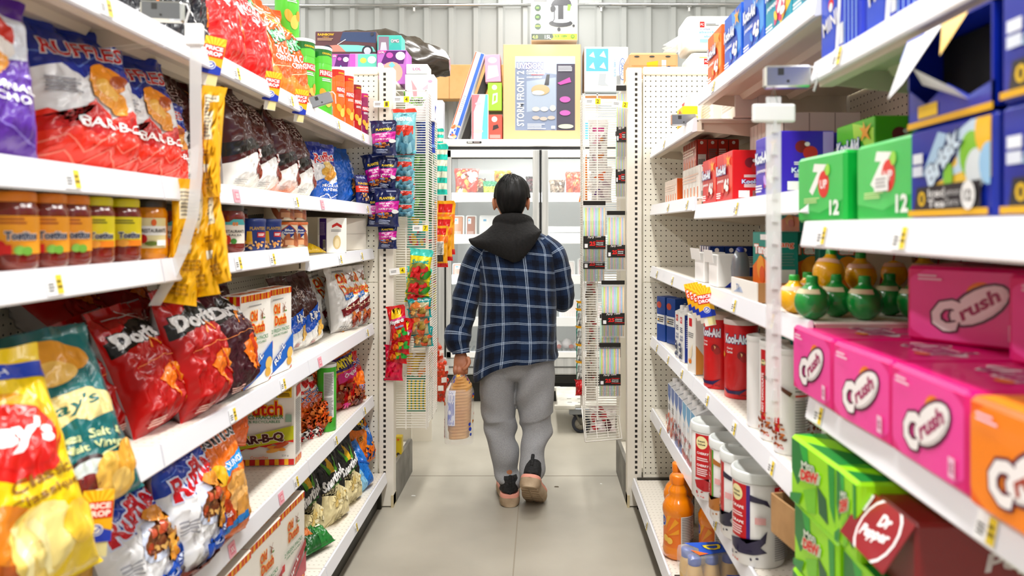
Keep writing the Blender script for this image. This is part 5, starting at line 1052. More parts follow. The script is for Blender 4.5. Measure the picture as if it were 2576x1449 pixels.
# tins, tubs and cartons on the lower right shelves
def carton_good(w, d, h, base, f, side, cap='f2f2f2', gable=True, name='juice_carton'):
    def fn():
        r = empty(name); mb = MB(); e = .0015; m = mat(base, .35, 0, .25); hb = h-.03 if gable else h
        mb.cbox(-w/2, w/2, -d/2, d/2, 0, hb, e, m)
        if gable:
            mb.add([(-w/2+e, -d/2+e, hb), (w/2-e, -d/2+e, hb), (w/2-e, d/2-e, hb), (-w/2+e, d/2-e, hb), (-w/2+e, d/2-e-.004, h-.004), (w/2-e, d/2-e-.004, h-.004), (w/2-e, d/2-e, h-.004), (-w/2+e, d/2-e, h-.004)],
                   [(0, 1, 5, 4), (1, 2, 6, 5), (3, 0, 4, 7), (2, 3, 7, 6), (4, 5, 6, 7)], mat('2a6cb4' if 'bev' in name else base, .35, 0, .25))
        for k, ops in (('f', f), ('l', side), ('r', side)):
            o, ux, n, a = {'f': (Vector((-w/2, -d/2, 0)), Vector((1, 0, 0)), Vector((0, -1, 0)), w), 'l': (Vector((-w/2, d/2, 0)), Vector((0, -1, 0)), Vector((-1, 0, 0)), d), 'r': (Vector((w/2, -d/2, 0)), Vector((0, 1, 0)), Vector((1, 0, 0)), d)}[k]
            decal(mb, ops, a-2*e, hb-2*e, lambda x, y: (o+ux*(x+e)+Vector((0, 0, y+e)), n), fin=(.35, .25), flat=True)
        mb.obj('body', r)
        mb = MB(); mb.lathe([(.013, hb+.004), (.013, hb+.026), (.0115, hb+.028), (.001, hb+.028)], mat(cap, .4, 0, .2), 18, M=Matrix.Translation((0, -d*.12, 0)), cap=False); mb.obj('cap', r)
        return r
    return fn
blc = lambda: box_shape(.075, .066, .208, '1d4f94', {'f': B['blue_carton'], 'r': B['blue_carton_side']}).obj('juice_carton')
side_box('blc', blc, .595, 3.37, .841, 'blue and white juice carton nearer to the aisle', 'juice carton', 'blue and white juice cartons', turn=20)
side_box('blc', blc, .625, 3.28, .841, 'blue and white juice carton in front of the pegboard', 'juice carton', 'blue and white juice cartons', turn=20)
side_box('drk', lambda: box_shape(.075, .066, .208, '2a1a24', {'f': B['bev_b']}).obj('juice_carton'), .70, 3.30, .841, 'dark juice carton behind the blue and white ones', 'juice carton')
pcm = carton_good(.075, .065, .235, 'f2f2f0', B['pc_carton'], [('R', '2f4a9c', 0, 0, 1, 1), ('L', 'c8cce8', .1, .3, .9, .9, 14)])
for Y, lb in ((2.93, 'farthest'), (2.845, 'second')):
    side_box('pcm', pcm, .59, Y, .841, 'white juice carton with dark berries, %s of the two' % lb, 'juice carton', 'white juice cartons with berries', turn=6, s=.92)
side_box('pco', lambda: box_shape(.075, .07, .215, 'f2f0ea', {'f': B['pc_orange'], 'r': [('L', '8a8a8a', .5, .1, .9, .9, 20), ('P', 'f0b060', [(0, 0), (.4, 0), (.5, .3), (0, .5)])]}).obj('juice_carton'), .585, 2.62, .841, 'white and orange carton leaning beside the red drink mix tin', 'juice carton', turn=10)
kt = can_good('drink_mix_tin', .052, .235, 'd01420', B['kool_tin'], lid='ded4d0', lid_h=.016)
put('kt2', kt, (.600, 2.40, .842), (0, 0, R(-52)), 'big red drink mix tin, farther from the camera', 'drink mix tin', 'big red drink mix tins')
put('kt2', kt, (.634, 2.262, .842), (0, 0, R(-36)), 'big red drink mix tin, nearer to the camera', 'drink mix tin', 'big red drink mix tins')
ct = can_good('drink_mix_tin', .036, .235, 'f0efee', B['choc_tub'], lid='e4e4e2', lid_h=.014)
for X, Y, rot, lb, s in ((.592, 1.925, 25, 'slim white tin with red band showing its nutrition panel', 1.0), (.592, 1.81, -45, 'slim white tin with red band behind the clear strip', 1.02), (.592, 1.705, -45, 'slim white tin with red band and brown splash next to the pink case', 1.02), (.70, 1.80, -20, 'slim white tin in the second row, farther one', 1.0), (.69, 1.66, -30, 'slim white tin in the second row, nearer one', 1.0)):
    put('ct', ct, (X, Y, .842), (0, 0, R(rot)), lb, 'drink mix tin', 'slim white hot chocolate tins', s)
side_box('tg2', tg, .80, 2.05, .842, 'teal box at the back of the shelf behind the slim white tins', 'drink box', 'teal boxes on the lower right shelf', turn=70, s=1.5)
gj = 'capped fruit drink cartons'
ords = ('nearest the pegboard', 'second', 'third', 'fourth', 'fifth', 'sixth', 'nearest the white tubs')
for r_, X in enumerate((.585, .662, .739)):
    for i in range(7):
        Y = 3.06-.079*i
        k = 'bva' if i < 2 else ('bvb' if i < 4 else 'bvc')
        art = {'bva': B['bev_a'], 'bvb': B['bev_b'], 'bvc': B['bev_c']}[k]
        side_box(k, carton_good(.07, .068, .245, 'f0f2f4', art, [('P', '2a6cb4' if k != 'bvc' else '7abce0', [(0, .8), (.5, .6), (1, .85), (1, 1), (0, 1)]), ('L', '8a8a8a', .1, .1, .9, .5, 12)], name='bev_carton' if 0 else 'drink_carton'), X, Y, .487,
                 'capped fruit drink carton in the %s row, %s' % (('front', 'second', 'third')[r_], ords[i]), 'drink carton', gj)
gt_ = 'wide white drink mix tubs'
tubs = [('p1', '9a1c28', 'b02a34', 'CHERRY', .571, 2.38, -8, 'wide white drink mix tub beside the fruit drink cartons'), ('p2', '5a9a2a', 'b07a3c', 'APPLE', .587, 2.19, -70, 'wide white drink mix tub with green stripe'), ('p3', 'c8202c', '2a2838', 'GRAPE', .592, 2.075, -74, 'wide white drink mix tub squeezed between its neighbours'), ('p4', '4a2a7a', '2a2440', 'GRAPE', .585, 1.925, -34, 'wide white drink mix tub with purple stripe, nearest the camera'), ('p4', '', '', '', .735, 1.86, -60, 'wide white drink mix tub with dark splash, behind the nearest one')]
for k, c, sp, wd, X, Y, rot, lb in tubs:
    put(k, can_good('drink_mix_tub', .0675, .225, 'efeeed', protein(c or K, sp or K, wd or 'X'), lid='d9dcda', lid_h=.026, lid_r=1.05), (X, Y, .487), (0, 0, R(rot)), lb, 'drink mix tub', gt_)
for X, Y, k, lb in ((.735, 2.34, 'p1', 'wide white drink mix tub in the second row, far end'), (.74, 2.15, 'p2', 'wide white drink mix tub in the second row, middle')):
    put(k, None, (X, Y, .487), (0, 0, R(-40)), lb, 'drink mix tub', gt_)
def juice_bottle():
    r = empty('juice_bottle'); mb = MB()
    p = [(.045, 0), (.056, .008), (.058, .03), (.055, .05), (.055, .155), (.0585, .17), (.058, .19), (.046, .215), (.034, .228), (.036, .24), (.034, .25), (.024, .262), (.021, .275)]
    mb.lathe(p, mat('f29a10', .15, 0, .6), 36); wrap(mb, B['sunny'], .0556, .0, .30, fin=(.3, .3)); mb.obj('body', r)
    mb = MB(); mb.lathe([(.024, .270), (.0245, .298), (.022, .302), (.001, .302)], mat('f0921c', .35, 0, .2), 28, cap=False); mb.obj('cap', r)
    return r
for X, Y, rot, lb in ((.517, 2.69, -15, 'orange juice bottle in front on the right base deck'), (.545, 2.83, -15, 'orange juice bottle behind the front one, only its cap showing'), (.632, 2.60, -28, 'orange juice bottle half hidden by the shelf above')):
    put('jbt', juice_bottle, (X, Y, .143), (0, 0, R(rot)), lb, 'juice bottle', 'orange juice bottles on the base deck')
put('dkb', can_good('cola_bottle', .04, .29, '3a2218', [('R', '8a7a6a', .3, .4, .7, .6)], lid='5a3a2a', lid_r=.5, lid_name='cap'), (.60, 2.98, .143), (0, 0, 0), 'dark bottle behind the orange juice bottles', 'bottle')
def six():
    r = empty('bottle_pack')
    for i in range(2):
        for j in range(3):
            mb = MB(); M = Matrix.Translation(((i-.5)*.058, (j-1)*.058, 0))
            mb.lathe([(.024, 0), (.028, .006), (.028, .06), (.026, .09), (.028, .12), (.022, .15), (.015, .162)], mat('e9c88a', .2, 0, .5), 20, M=M); b = mb.obj('bottle', r)
            mb = MB(); mb.lathe([(.021, .155), (.0215, .178), (.019, .181), (.001, .181)], mat('1f4fa8', .35, 0, .3), 20, M=M, cap=False); mb.obj('cap', b)
            mb = MB(); mb.lathe([(.0284, .03), (.0284, .085)], mat('2a7cc8', .4), 20, M=M, cap=False); mb.obj('label_band', b)
    mb = MB(); mb.cbox(-.062, .062, -.09, .09, .10, .188, .02, clear('shrink_film', 'eef4f8', .22, .1), seg=2); mb.obj('shrink_film', r)
    mb = MB(); decal(mb, [('P', '1f66c8', [(.1, .1), (.5, .3), (.9, .2), (.8, .9), (.2, .8)]), ('T', 'f4e23a', 'D', .5, .6, .3, .35, 0, '1f3f8a'), ('P', 'f0821c', [(.55, .1), (.9, .2), (.85, .4)])], .12, .16, lambda x, y: (Vector((x-.06, y-.08, .1885)), Vector((0, 0, 1))), flat=True); mb.obj('printed_film', r)
    return r
put('six', six, (.545, 2.33, .143), (0, 0, R(-80)), 'shrink-wrapped pack of small blue capped juice bottles', 'bottle pack')
put('six', None, (.62, 2.10, .143), (0, 0, R(-90)), 'shrink-wrapped bottle pack cut off by the bottom edge', 'bottle pack')
# ================================================================ shelf clips, price cards, hanging strips
CARD = [('R', 'fcc80e', 0, .0, 1, 1)]+[('P', 'ffe24a', [(.5, .62), (.5+.7*math.cos(R(a)), .62+.5*math.sin(R(a))), (.5+.7*math.cos(R(a+9)), .62+.5*math.sin(R(a+9)))]) for a in range(10, 180, 20)]+[
    ('R', 'e02a1c', .02, .46, .98, .78), ('T', 'ffffff', 'PRICE', .5, .70, .84, .11, 0, None, 0, .04), ('T', 'ffffff', 'DROP', .5, .55, .84, .12, 0, None, 0, .04), ('P', '1446b8', [(0, .0), (1, 0), (1, .2), (.7, .26), (.3, .26), (0, .2)]), ('E', 'e8eef8', .5, .24, .22, .22), ('E', '1446b8', .5, .24, .18, .18), ('E', 'f4f4f4', .5, .24, .13, .13), ('Z', '1446b8', [(.40, .25), (.48, .21), (.62, .30)], .05)]
def card(white=True):
    def f():
        r = empty('price_card'); mb = MB(); w, h = .046, .088
        mb.cbox(-w/2, w/2, -.0006, .0006, -h, 0, .0004, mat('fcc80e', .4))
        decal(mb, CARD, w, h, lambda x, y: (Vector((x-w/2, -.0006, y-h)), Vector((0, -1, 0))), flat=True, fin=(.4, .1), dz=.00015)
        mb.obj('printed_card', r)
        mb = MB(); mb.box(-.015, .018, .0008, .0014, -h-.028, -h+.004, mat('f4f2ea', .5)); mb.box(-.004, .018, .0002, .0008, -h-.026, -h, mat('f2e9b4', .5)); mb.obj('price_label', r)
        mb = MB(); mb.box(-.005, .005, .001, .010, -.03, -.002, M_STRIP); mb.obj('clip', r)
        return r
    return f
for px, X, zz, turn, tilt, s, lb, gp_ in ((545, -.802, 1.845, 20, -10, 1.05, 'price drop card on the top left shelf edge, nearest the camera', 'price drop cards on the top left shelf'), (690, -.806, 1.845, 16, -8, 1.0, 'price drop card on the top left shelf edge, middle one', 'price drop cards on the top left shelf'), (761, -.808, 1.842, 12, -8, .96, 'price drop card on the top left shelf edge, farthest one', 'price drop cards on the top left shelf')):
    put('card', card(), (X, dist(px, X), zz), (0, R(-tilt), R(turn)), lb, 'price card', gp_, s)
put('card', card(), (-.79, dist(250, -.79), .905), (0, R(4), R(28)), 'price drop card with red corner hanging in front of the lower crisp bags', 'price card', None, 1.05)
for i in range(4):
    put('card', card(), (.520-.002*i, 2.48-.068*i, 1.182-.0), (0, R(-12), R(-14)), 'yellow and blue price drop card on the right shelf edge, %s' % ('farthest', 'second from the far end', 'third from the far end', 'nearest the camera')[i], 'price card', 'price drop cards on the right shelf', 1.05)
def bracket():
    r = empty('shelf_clip'); mb = MB(); mb.cbox(-.045, .045, -.012, .012, -.02, .024, .004, M_CHROME); mb.box(-.02, -.008, -.0125, -.0118, .004, .018, mat('2a2a2a')); mb.lathe([(.003, 0), (.003, .001)], mat('2a2a2a'), 10, M=Matrix.Translation((-.0, -.0121, -.008)) @ Matrix.Rotation(R(90), 4, 'X')); mb.obj('metal_plate', r)
    mb = MB(); mb.tube([(.04, -.008, .02), (.055, -.008, .018), (.06, -.008, .005), (.05, -.008, -.028)], .0025, M_STRIP, 6); mb.obj('hook', r)
    return r
put('br', bracket, (-.845, 1.60, 1.855), (0, 0, R(8)), 'metal clip on the top left shelf edge near the dark bags', 'shelf clip', None, (.98, 1, 1.0))
put('br', bracket, (-.80, dist(806, -.80), 1.835), (0, R(-22), R(30)), 'metal clip tilted on the top left shelf edge before the green tubes', 'shelf clip', None, .95)
put('br', bracket, (.49, 1.425, 1.672), (0, 0, R(-5)), 'metal clip holding the clear strip on the right', 'shelf clip', None, (1.0, 1, 1.0))
put('br', bracket, (.535, 2.68, 1.775), (0, 0, R(-5)), 'metal clip at the end of the far upper right shelf', 'shelf clip', None, (1.05, 1, .95))
# clear clip strips
r = empty('clip_strip', (.459, 1.41, 1.652), label='clear plastic strip hanging from the upper right shelf', cat='clip strip')
mb = MB(); mb.cbox(-.015, .015, -.0008, .0008, -.652, -.02, .0005, M_STRIP)
for k in range(13):
    z = -.09-.044*k; mb.prism([(-.004, z), (.008, z), (.004, z+.022), (-.001, z+.022)], -.006, -.0006, M_STRIP, axis=1)
mb.obj('strip', r)
mb = MB(); mb.cbox(-.042, .042, -.006, .006, -.070, -.034, .004, mat('f4f4f2', .35, 0, .2), seg=2); mb.obj('header', r)
mb = MB(); mb.tube([(-.008, 0, -.034), (0, 0, .0), (.008, 0, -.034)], .0015, M_CHROME, 6); mb.obj('hook', r)
XS = -.772; YS = 1.60
r = empty('clip_strip', (XS, YS, 1.80), label='clear curved plastic strip holding the yellow packets on the left', cat='clip strip')
mb = MB(); pth = [(0, 0, 0), (0, 0, -.15), (.003, 0, -.30), (-.006, 0, -.40), (-.03, 0, -.48), (-.062, 0, -.55), (-.092, -.0, -.60)]
wv = .013; v = []
for x, y, z in pth: v += [(x-wv, y, z), (x+wv, y, z), (x+wv, y+.0016, z), (x-wv, y+.0016, z)]
mb.rings([v[4*i:4*i+4] for i in range(len(pth))], M_STRIP, smooth=False); mb.obj('strip', r)
mb = MB(); mb.cbox(-.022, .018, -.008, .008, -.02, .03, .004, mat('f2f2f0', .35)); mb.obj('header', r)
YB = [('R', 'f7ecd0', .18, .60, .78, .90), ('L', 'a8a090', .22, .62, .74, .88, 7), ('L', 'b8860a', .2, .42, .7, .50, 2), ('R', 'f7f2e2', .15, .26, .5, .34), ('L', 'c0900c', .3, .08, .8, .2, 3)]
YBF = [('E', 'f7b80c', .5, .5, .3, .3), ('T', 'c87a0c', 'SNACK', .5, .75, .6, .08)]
ybag = lambda: bag_shape(.105, .24, .018, 'f8c40c', YB, 'f4bc0a', seed=41, crease=.004, nx=12, nz=18, rough=.4, coat=.1).obj('snack_packet')
for px, zt, dx, rot, roll, lb, s in ((524, 1.700, 0, 15, 3, 'yellow snack packet highest on the clear strip', (.50, 1, .92)), (536, 1.66, .01, -25, -2, 'yellow snack packet second on the clear strip, partly behind', (.42, 1, .9)), (446, 1.452, -.01, 10, 9, 'yellow snack packet in the cluster, leftmost', (.80, 1, 1.05)), (510, 1.475, .0, -12, -8, 'yellow snack packet in the cluster, middle one', (.9, 1, 1.08)), (556, 1.475, .02, -30, -12, 'yellow snack packet in the cluster, rightmost', (.72, 1, .95)), (478, 1.485, .01, 30, 1, 'yellow snack packet behind the middle of the cluster', (.8, 1, .95))):
    Y = YS+.018+.022*s[0]+(.012 if dx == 0 else 0)
    o = put('ybag', ybag, ((px-1360)*Y/1800, Y, zt-.24*s[2]), (0, R(roll), R(rot)), lb, 'snack packet', 'yellow packets on the clear strip', s)
# ================================================================ wire racks and what hangs on them
def wire_rack(name, x0, x1, y0, y1, z0, z1, pitch, side_x, label, trayz=None):
    r = empty(name, ((x0+x1)/2, y0, 0), label=label, cat='wire rack'); cx = (x0+x1)/2
    mb = MB(); w = .0022
    n = int((z1-z0)/pitch)
    for k in range(n+1):
        z = z0+pitch*k; mb.box(x0-cx, x1-cx, -w, w, z-w, z+w, M_WIRE)
    for x in (x0, x1, x0+(x1-x0)*.36): mb.box(x-cx-.003, x-cx+.003, -.003, .003, z0-.01, z1+.03, M_WIRE)
    mb.obj('front_grid', r)
    mb = MB()
    for k in range(n+1):
        z = z0+.02+pitch*k; mb.box(side_x-cx-w, side_x-cx+w, 0, y1-y0, z-w, z+w, M_WIRE)
    for y in (0, (y1-y0)*.5, y1-y0): mb.box(side_x-cx-.003, side_x-cx+.003, y-.003, y+.003, z0-.0, z1+.03, M_WIRE)
    mb.obj('side_grid', r)
    mb = MB()
    for x in (x0, x1): mb.box(x-cx-.003, x-cx+.003, 0, y1-y0, z1+.02, z1+.026, M_WIRE)
    mb.box(x0-cx, x1-cx, y1-y0-.003, y1-y0+.003, z1+.02, z1+.026, M_WIRE); mb.box(x0-cx, x1-cx, -.003, .003, z1+.02, z1+.026, M_WIRE); mb.obj('top_frame', r)
    return r
wire_rack('wire_rack', -.735, -.575, 3.60, 3.90, .37, 2.04, .0125, -.567, 'white wire rack of nut and candy bags at the left aisle end')
rr = wire_rack('wire_rack', .225, .405, 3.66, 3.86, .40, 2.03, .0125, .217, 'white wire rack of drinking straw packs at the right aisle end')
mb = MB()
for k in range(9):
    y = -.13+.018*k; mb.tube([(-.09, y, .33+.008*k), (.075, y, .345+.008*k)], .002, M_WIRE, 5)
for x in (-.09, -.035, .02, .075): mb.tube([(x, -.13, .335), (x, .01, .40)], .002, M_WIRE, 5)
mb.tube([(-.095, -.14, .32), (.085, -.14, .335), (.085, .0, .41), (-.105, .0, .46), (-.095, -.14, .32)], .0035, M_WIRE, 6)
mb.obj('tray', rr)
def hang(key, x0, y0, x1, y1, D, ops, base, label, cat, group=None, t=.02, back=None, roll=0, turn=0, lean=0, seed=50, name='candy_bag', rough=.28, crease=.003, coat=.3, nx=10, nz=14, al=None):
    k = D/1800; w = (x1-x0)*k; h = (y1-y0)*k; X = ((x0+x1)/2-VX)*k; Z = EYE-(y1-VY)*k
    def mk():
        o = bag_shape(w, h, t, base, ops, back or base, seed=seed, crease=crease, nx=nx, nz=nz, rough=rough, coat=coat, top=.9).obj(name)
        o['w'] = w; o['h'] = h
        return o
    o = put('h_'+key, mk, (X, D, Z), (R(lean), R(roll), R(turn)), label, cat, group)
    s = (w/o['w'], 1, h/o['h']); o.scale = s
    return o
PL = [('L', 'a8b0c8', .45, .90, .95, .96, 1), ('T', 'ffe04a', 'PLANTERS', .52, .74, .62, .07, 3, None, 0, .04), ('P', 'c818a0', [(0, .62), (1, .68), (.96, .40), (.04, .34)]), ('T', 'ffffff', 'SWEET & SALTY', .5, .60, .6, .045, 2), ('T', 'ffffff', 'Trail Mix', .5, .54, .3, .035, 2), ('T', 'ffffff', 'SUCRE ET SALE', .5, .46, .62, .045, 2), ('B', ['d89a50', 'b06a30', 'e8b878', '7a3a20', '5a90d0'], .2, .24, .8, .36, 26, .07), ('E', 'e8e8e8', .85, .40, .09, .09), ('L', 'a8b0c8', .3, .08, .7, .18, 3)]
gpn = 'navy and pink trail mix pouches'
for x0, y0, x1, y1, D, roll, lb in ((926, 385, 984, 490, 3.47, -10, 'navy trail mix pouch behind the top one, tilted left'), (946, 395, 996, 478, 3.46, 4, 'navy and pink trail mix pouch in the second tier'), (934, 303, 1000, 392, 3.43, -2, 'navy and pink trail mix pouch topmost on the rack'), (922, 488, 960, 570, 3.475, 2, 'navy trail mix pouch peeking out left of the lower front pouch'), (950, 560, 1000, 626, 3.46, 0, 'navy and pink trail mix pouch hanging lowest'), (940, 474, 1005, 570, 3.43, 1, 'navy and pink trail mix pouch, lower one in front')):
    hang('pl', x0, y0, x1, y1, D, PL, '1a2550', lb, 'nut pouch', gpn, roll=roll, name='nut_pouch', t=.03)
WR = [('R', 'e8523a', 0, .92, 1, 1), ('P', '5a9aa8', [(.3, .84), (.4, .88), (.5, .85), (.6, .88), (.7, .84)]), ('T', 'ffffff', 'WERNER', .5, .76, .74, .09, 0, None, 0, .05), ('P', 'e8523a', [(.08, .62), (.92, .62), (.92, .44), (.5, .38), (.08, .44)]), ('T', 'a82a1c', 'RASPBERRY', .5, .57, .6, .04), ('T', 'a82a1c', 'SOUR BERRY', .5, .5, .7, .05), ('B', ['6a9cae', '9cc8d4', '4f8498'], .1, .06, .9, .3, 14, .16), ('R', '6ac0cc', 0, 0, 1, .06)]
gw = 'teal and red sour candy bags'
for y0, y1, lb in ((498, 545, 'teal sour candy bag hanging lowest'), (462, 512, 'teal sour candy bag, second from the bottom'), (425, 478, 'teal sour candy bag, third from the bottom'), (385, 445, 'teal sour candy bag just under the large front one'), (274, 388, 'teal and red sour candy bag in front, fully showing')):
    hang('wr', 987 if y0 < 300 else 986, y0, 1048 if y0 < 300 else 1044, y1, 3.53 if y0 > 300 else 3.50, WR, '8cc8d0', lb, 'candy bag', gw, t=.04, turn=-4)
MYN = [('P', 'fbd42a', [(.2, .68), (.26, .9), (.4, .76), (.5, .94), (.6, .76), (.76, .9), (.8, .68)]), ('R', 'fbd42a', .2, .64, .8, .70), ('P', 'e04a8c', [(0, .5), (1, .62), (1, .70), (0, .6)]), ('T', 'ffffff', 'Maynards', .5, .55, .86, .15, 8, '8a0f1c', .2, .04), ('T', '5a90e0', 'Gummies', .6, .42, .5, .06, 8, 'ffffff'), ('B', ['2fb04a', 'f28a1c', 'f2d42a', 'b81424'], .2, .1, .85, .36, 9, .13)]
gmy = 'red and pink gummy candy bags'
for i, (x0, y0, x1, y1, roll, lb) in enumerate(((966, 868, 1014, 957, 2, 'pink berry candy bag hanging lowest on the left rack'), (971, 822, 1024, 912, 8, 'pink and red gummy bag, second from the bottom'), (978, 798, 1030, 888, 8, 'red gummy bag just behind the crowned front bag'), (984, 768, 1030, 858, -8, 'red gummy bag with yellow crown print in front'))):
    hang('my%d' % (i == 0), x0, y0, x1, y1, 3.50-.02*i, MYN if i else [('T', 'ffffff', 'Maynards', .3, .75, .7, .12, 70, '8a0f1c'), ('T', 'f8d0d8', 'berries', .65, .62, .5, .08, 4), ('B', ['e0103c', 'c80c34', 'f04068'], .2, .15, .9, .5, 8, .14)], 'd41820' if i else 'e01458', lb, 'candy bag', gmy, roll=roll, t=.035)
SW = [('R', '5ad0c4', 0, .78, 1, 1), ('T', '2aa8a0', 'Sweet', .5, .60, .8, .15, 4, None, .2, .04), ('E', '8a8a40', .5, .28, .46, .3), ('B', ['d82028', 'c81820', '3a8a30', 'e84048'], .12, .12, .88, .4, 18, .13)]
gsw = 'yellow and aqua strawberry candy bags'
for i, (x0, y0, x1, y1, lb) in enumerate(((1016, 700, 1078, 762, 'yellow strawberry candy bag at the bottom of its hook'), (1018, 672, 1080, 742, 'yellow strawberry candy bag under the front one'), (1024, 626, 1082, 706, 'yellow and aqua strawberry candy bag in front'))):
    hang('sw', x0, y0, x1, y1, 3.56-.02*i, SW, 'f2e21c', lb, 'candy bag', gsw, roll=6, t=.03)
SU = [('R', '1aa0a0', 0, .82, 1, 1), ('T', 'ffffff', 'SOUR', .6, .9, .6, .1, 0), ('R', 'b8b090', .08, .08, .92, .78), ('B', ['e8954a', 'd86a3a', 'c0a858', '8a5a30', 'e0b870'], .12, .12, .88, .74, 22, .13)]
for i, (x0, y0, x1, y1, lb) in enumerate(((1040, 822, 1092, 872, 'teal edged gummy bag lowest of the three'), (1030, 775, 1086, 845, 'teal edged gummy bag in the middle'), (1028, 750, 1088, 800, 'teal edged gummy bag on top'))):
    hang('su', x0, y0, x1, y1, 3.57-.015*i, SU, '1f9a98', lb, 'candy bag', 'teal edged gummy bags', t=.035, roll=-4)
hang('sv', 1015, 230, 1086, 272, 3.72, [('T', '2a3a2a', 'SAVERS', .5, .4, .8, .3, 0, 'e8f2d8')], '7ac21c', 'bright green snack bag behind the top of the left rack', 'snack bag', t=.04)
hang('bu1', 1046, 262, 1096, 385, 3.74, [('B', ['2a5ac0', '1f3f90', '7aa0d8'], .1, .1, .9, .9, 14, .2)], '1a48a8', 'blue snack bag hanging inside the left rack', 'snack bag', t=.05, crease=.006)
hang('gn1', 1040, 380, 1090, 560, 3.76, [('B', ['3a8a30', '2a6a2a', '9acb5a', '1f5030'], .1, .1, .9, .9, 22, .2)], '3f8f34', 'green leafy printed snack bag inside the left rack', 'snack bag', t=.05, crease=.006)
hang('mx1', 1022, 500, 1090, 625, 3.78, [('B', ['e8c82a', '5ac8c0', 'd8405a', 'f2f2e0'], .1, .1, .9, .9, 30, .16)], '58b8b0', 'yellow and aqua candy bag inside the left rack', 'candy bag', t=.04)
hang('yg1', 1020, 945, 1084, 1035, 3.72, [('S', 'f2d81c', .1, .05, .95, .9, 5, .6)], '3a8a6a', 'yellow and green striped candy bag low inside the left rack', 'candy bag', t=.04)
hang('yg2', 1020, 885, 1088, 950, 3.74, [('B', ['e8c82a', 'f2a03a', 'e8e0c8'], .1, .1, .9, .9, 20, .16)], 'c8a838', 'brownish yellow candy bag low inside the left rack', 'candy bag', t=.04)
hang('pp1', 1076, 690, 1098, 780, 3.95, [('B', ['d83a3a', '5a2a8a', 'e8d82a'], .1, .1, .9, .9, 12, .2)], 'e8d838', 'small yellow and purple candy bag at the rack side', 'candy bag', t=.03)
# striped towels, red capped pouches, foil balls on the far side of the left rack
ST = [('R', '3ac8b8', 0, y, 1, y+.10) for y in (.02, .24, .46, .68, .88)]
for x0, y0, x1, y1, lb, D in ((1092, 322, 1116, 400, 'aqua and cream striped cloth, upper one', 4.05), (1092, 360, 1126, 492, 'aqua and cream striped cloth, lower one', 4.03)):
    hang('st', x0, y0, x1, y1, D, ST, 'eef0dc', lb, 'cloth', 'aqua striped cloths', t=.02, rough=.9, coat=0, name='striped_cloth')
RP = [('R', 'd81c1c', .15, .78, .85, .94), ('P', 'f28a1c', [(0, .5), (1, .6), (1, .75), (0, .75)]), ('R', 'e6e2da', .2, .30, .75, .62), ('L', '6a6a6a', .24, .32, .72, .6, 8), ('R', '2a2220', .2, .14, .7, .3), ('R', 'c81c1c', 0, 0, 1, .1)]
for i, (x0, y0, x1, y1, lb) in enumerate(((1094, 505, 1146, 640, 'yellow and red pouch with red cap, at the back'), (1094, 545, 1140, 656, 'yellow and red pouch with red cap, middle one'), (1092, 568, 1128, 672, 'yellow and red pouch with red cap, in front'))):
    hang('rp', x0, y0, x1, y1, 4.00-.03*i, RP, 'f7b81c', lb, 'pouch', 'yellow and red pouches', back='e8501c', t=.03, name='drink_pouch', turn=-6)
def foil(n=22, sd=1):
    def f():
        r = empty('net_bag'); rd = random.Random(sd); mb = MB(); m = mat('d8420f', .25, .5, .3)
        P = [Vector((rd.uniform(-.03, .03), rd.uniform(-.02, .02), rd.uniform(.01, .12))) for _ in range(n)]
        for p in P:
            mb.lathe([(.001, -.0125), (.008, -.0095), (.0125, 0), (.008, .0095), (.001, .0125)], m, 10, M=Matrix.Translation(p), cap=False)
        mb.obj('foil_sweets', r)
        mb = MB(); mb.lathe([(.005, -.004), (.032, .01), (.042, .06), (.034, .12), (.006, .15), (.010, .17)], clear('orange_net', 'e8582a', .28, .4), 14, sy=.75); mb.obj('net', r)
        mb = MB(); mb.box(-.012, .02, -.034, -.032, .07, .10, mat('f2efe8')); mb.obj('paper_label', r)
        return r
    return f
for px, y1, lb in ((1098, 925, 'net bag of orange foil sweets, upper one'), (1112, 962, 'net bag of orange foil sweets, second from the top'), (1110, 990, 'net bag of orange foil sweets, third from the top'), (1108, 1010, 'net bag of orange foil sweets, lowest one')):
    D = 3.97; put('foil', foil(), ((px-1360)*D/1800, D+(.02 if y1 < 930 else 0), EYE-(y1-VY)*D/1800), (0, 0, R(px*13 % 90)), lb, 'net bag', 'net bags of orange sweets', .95)
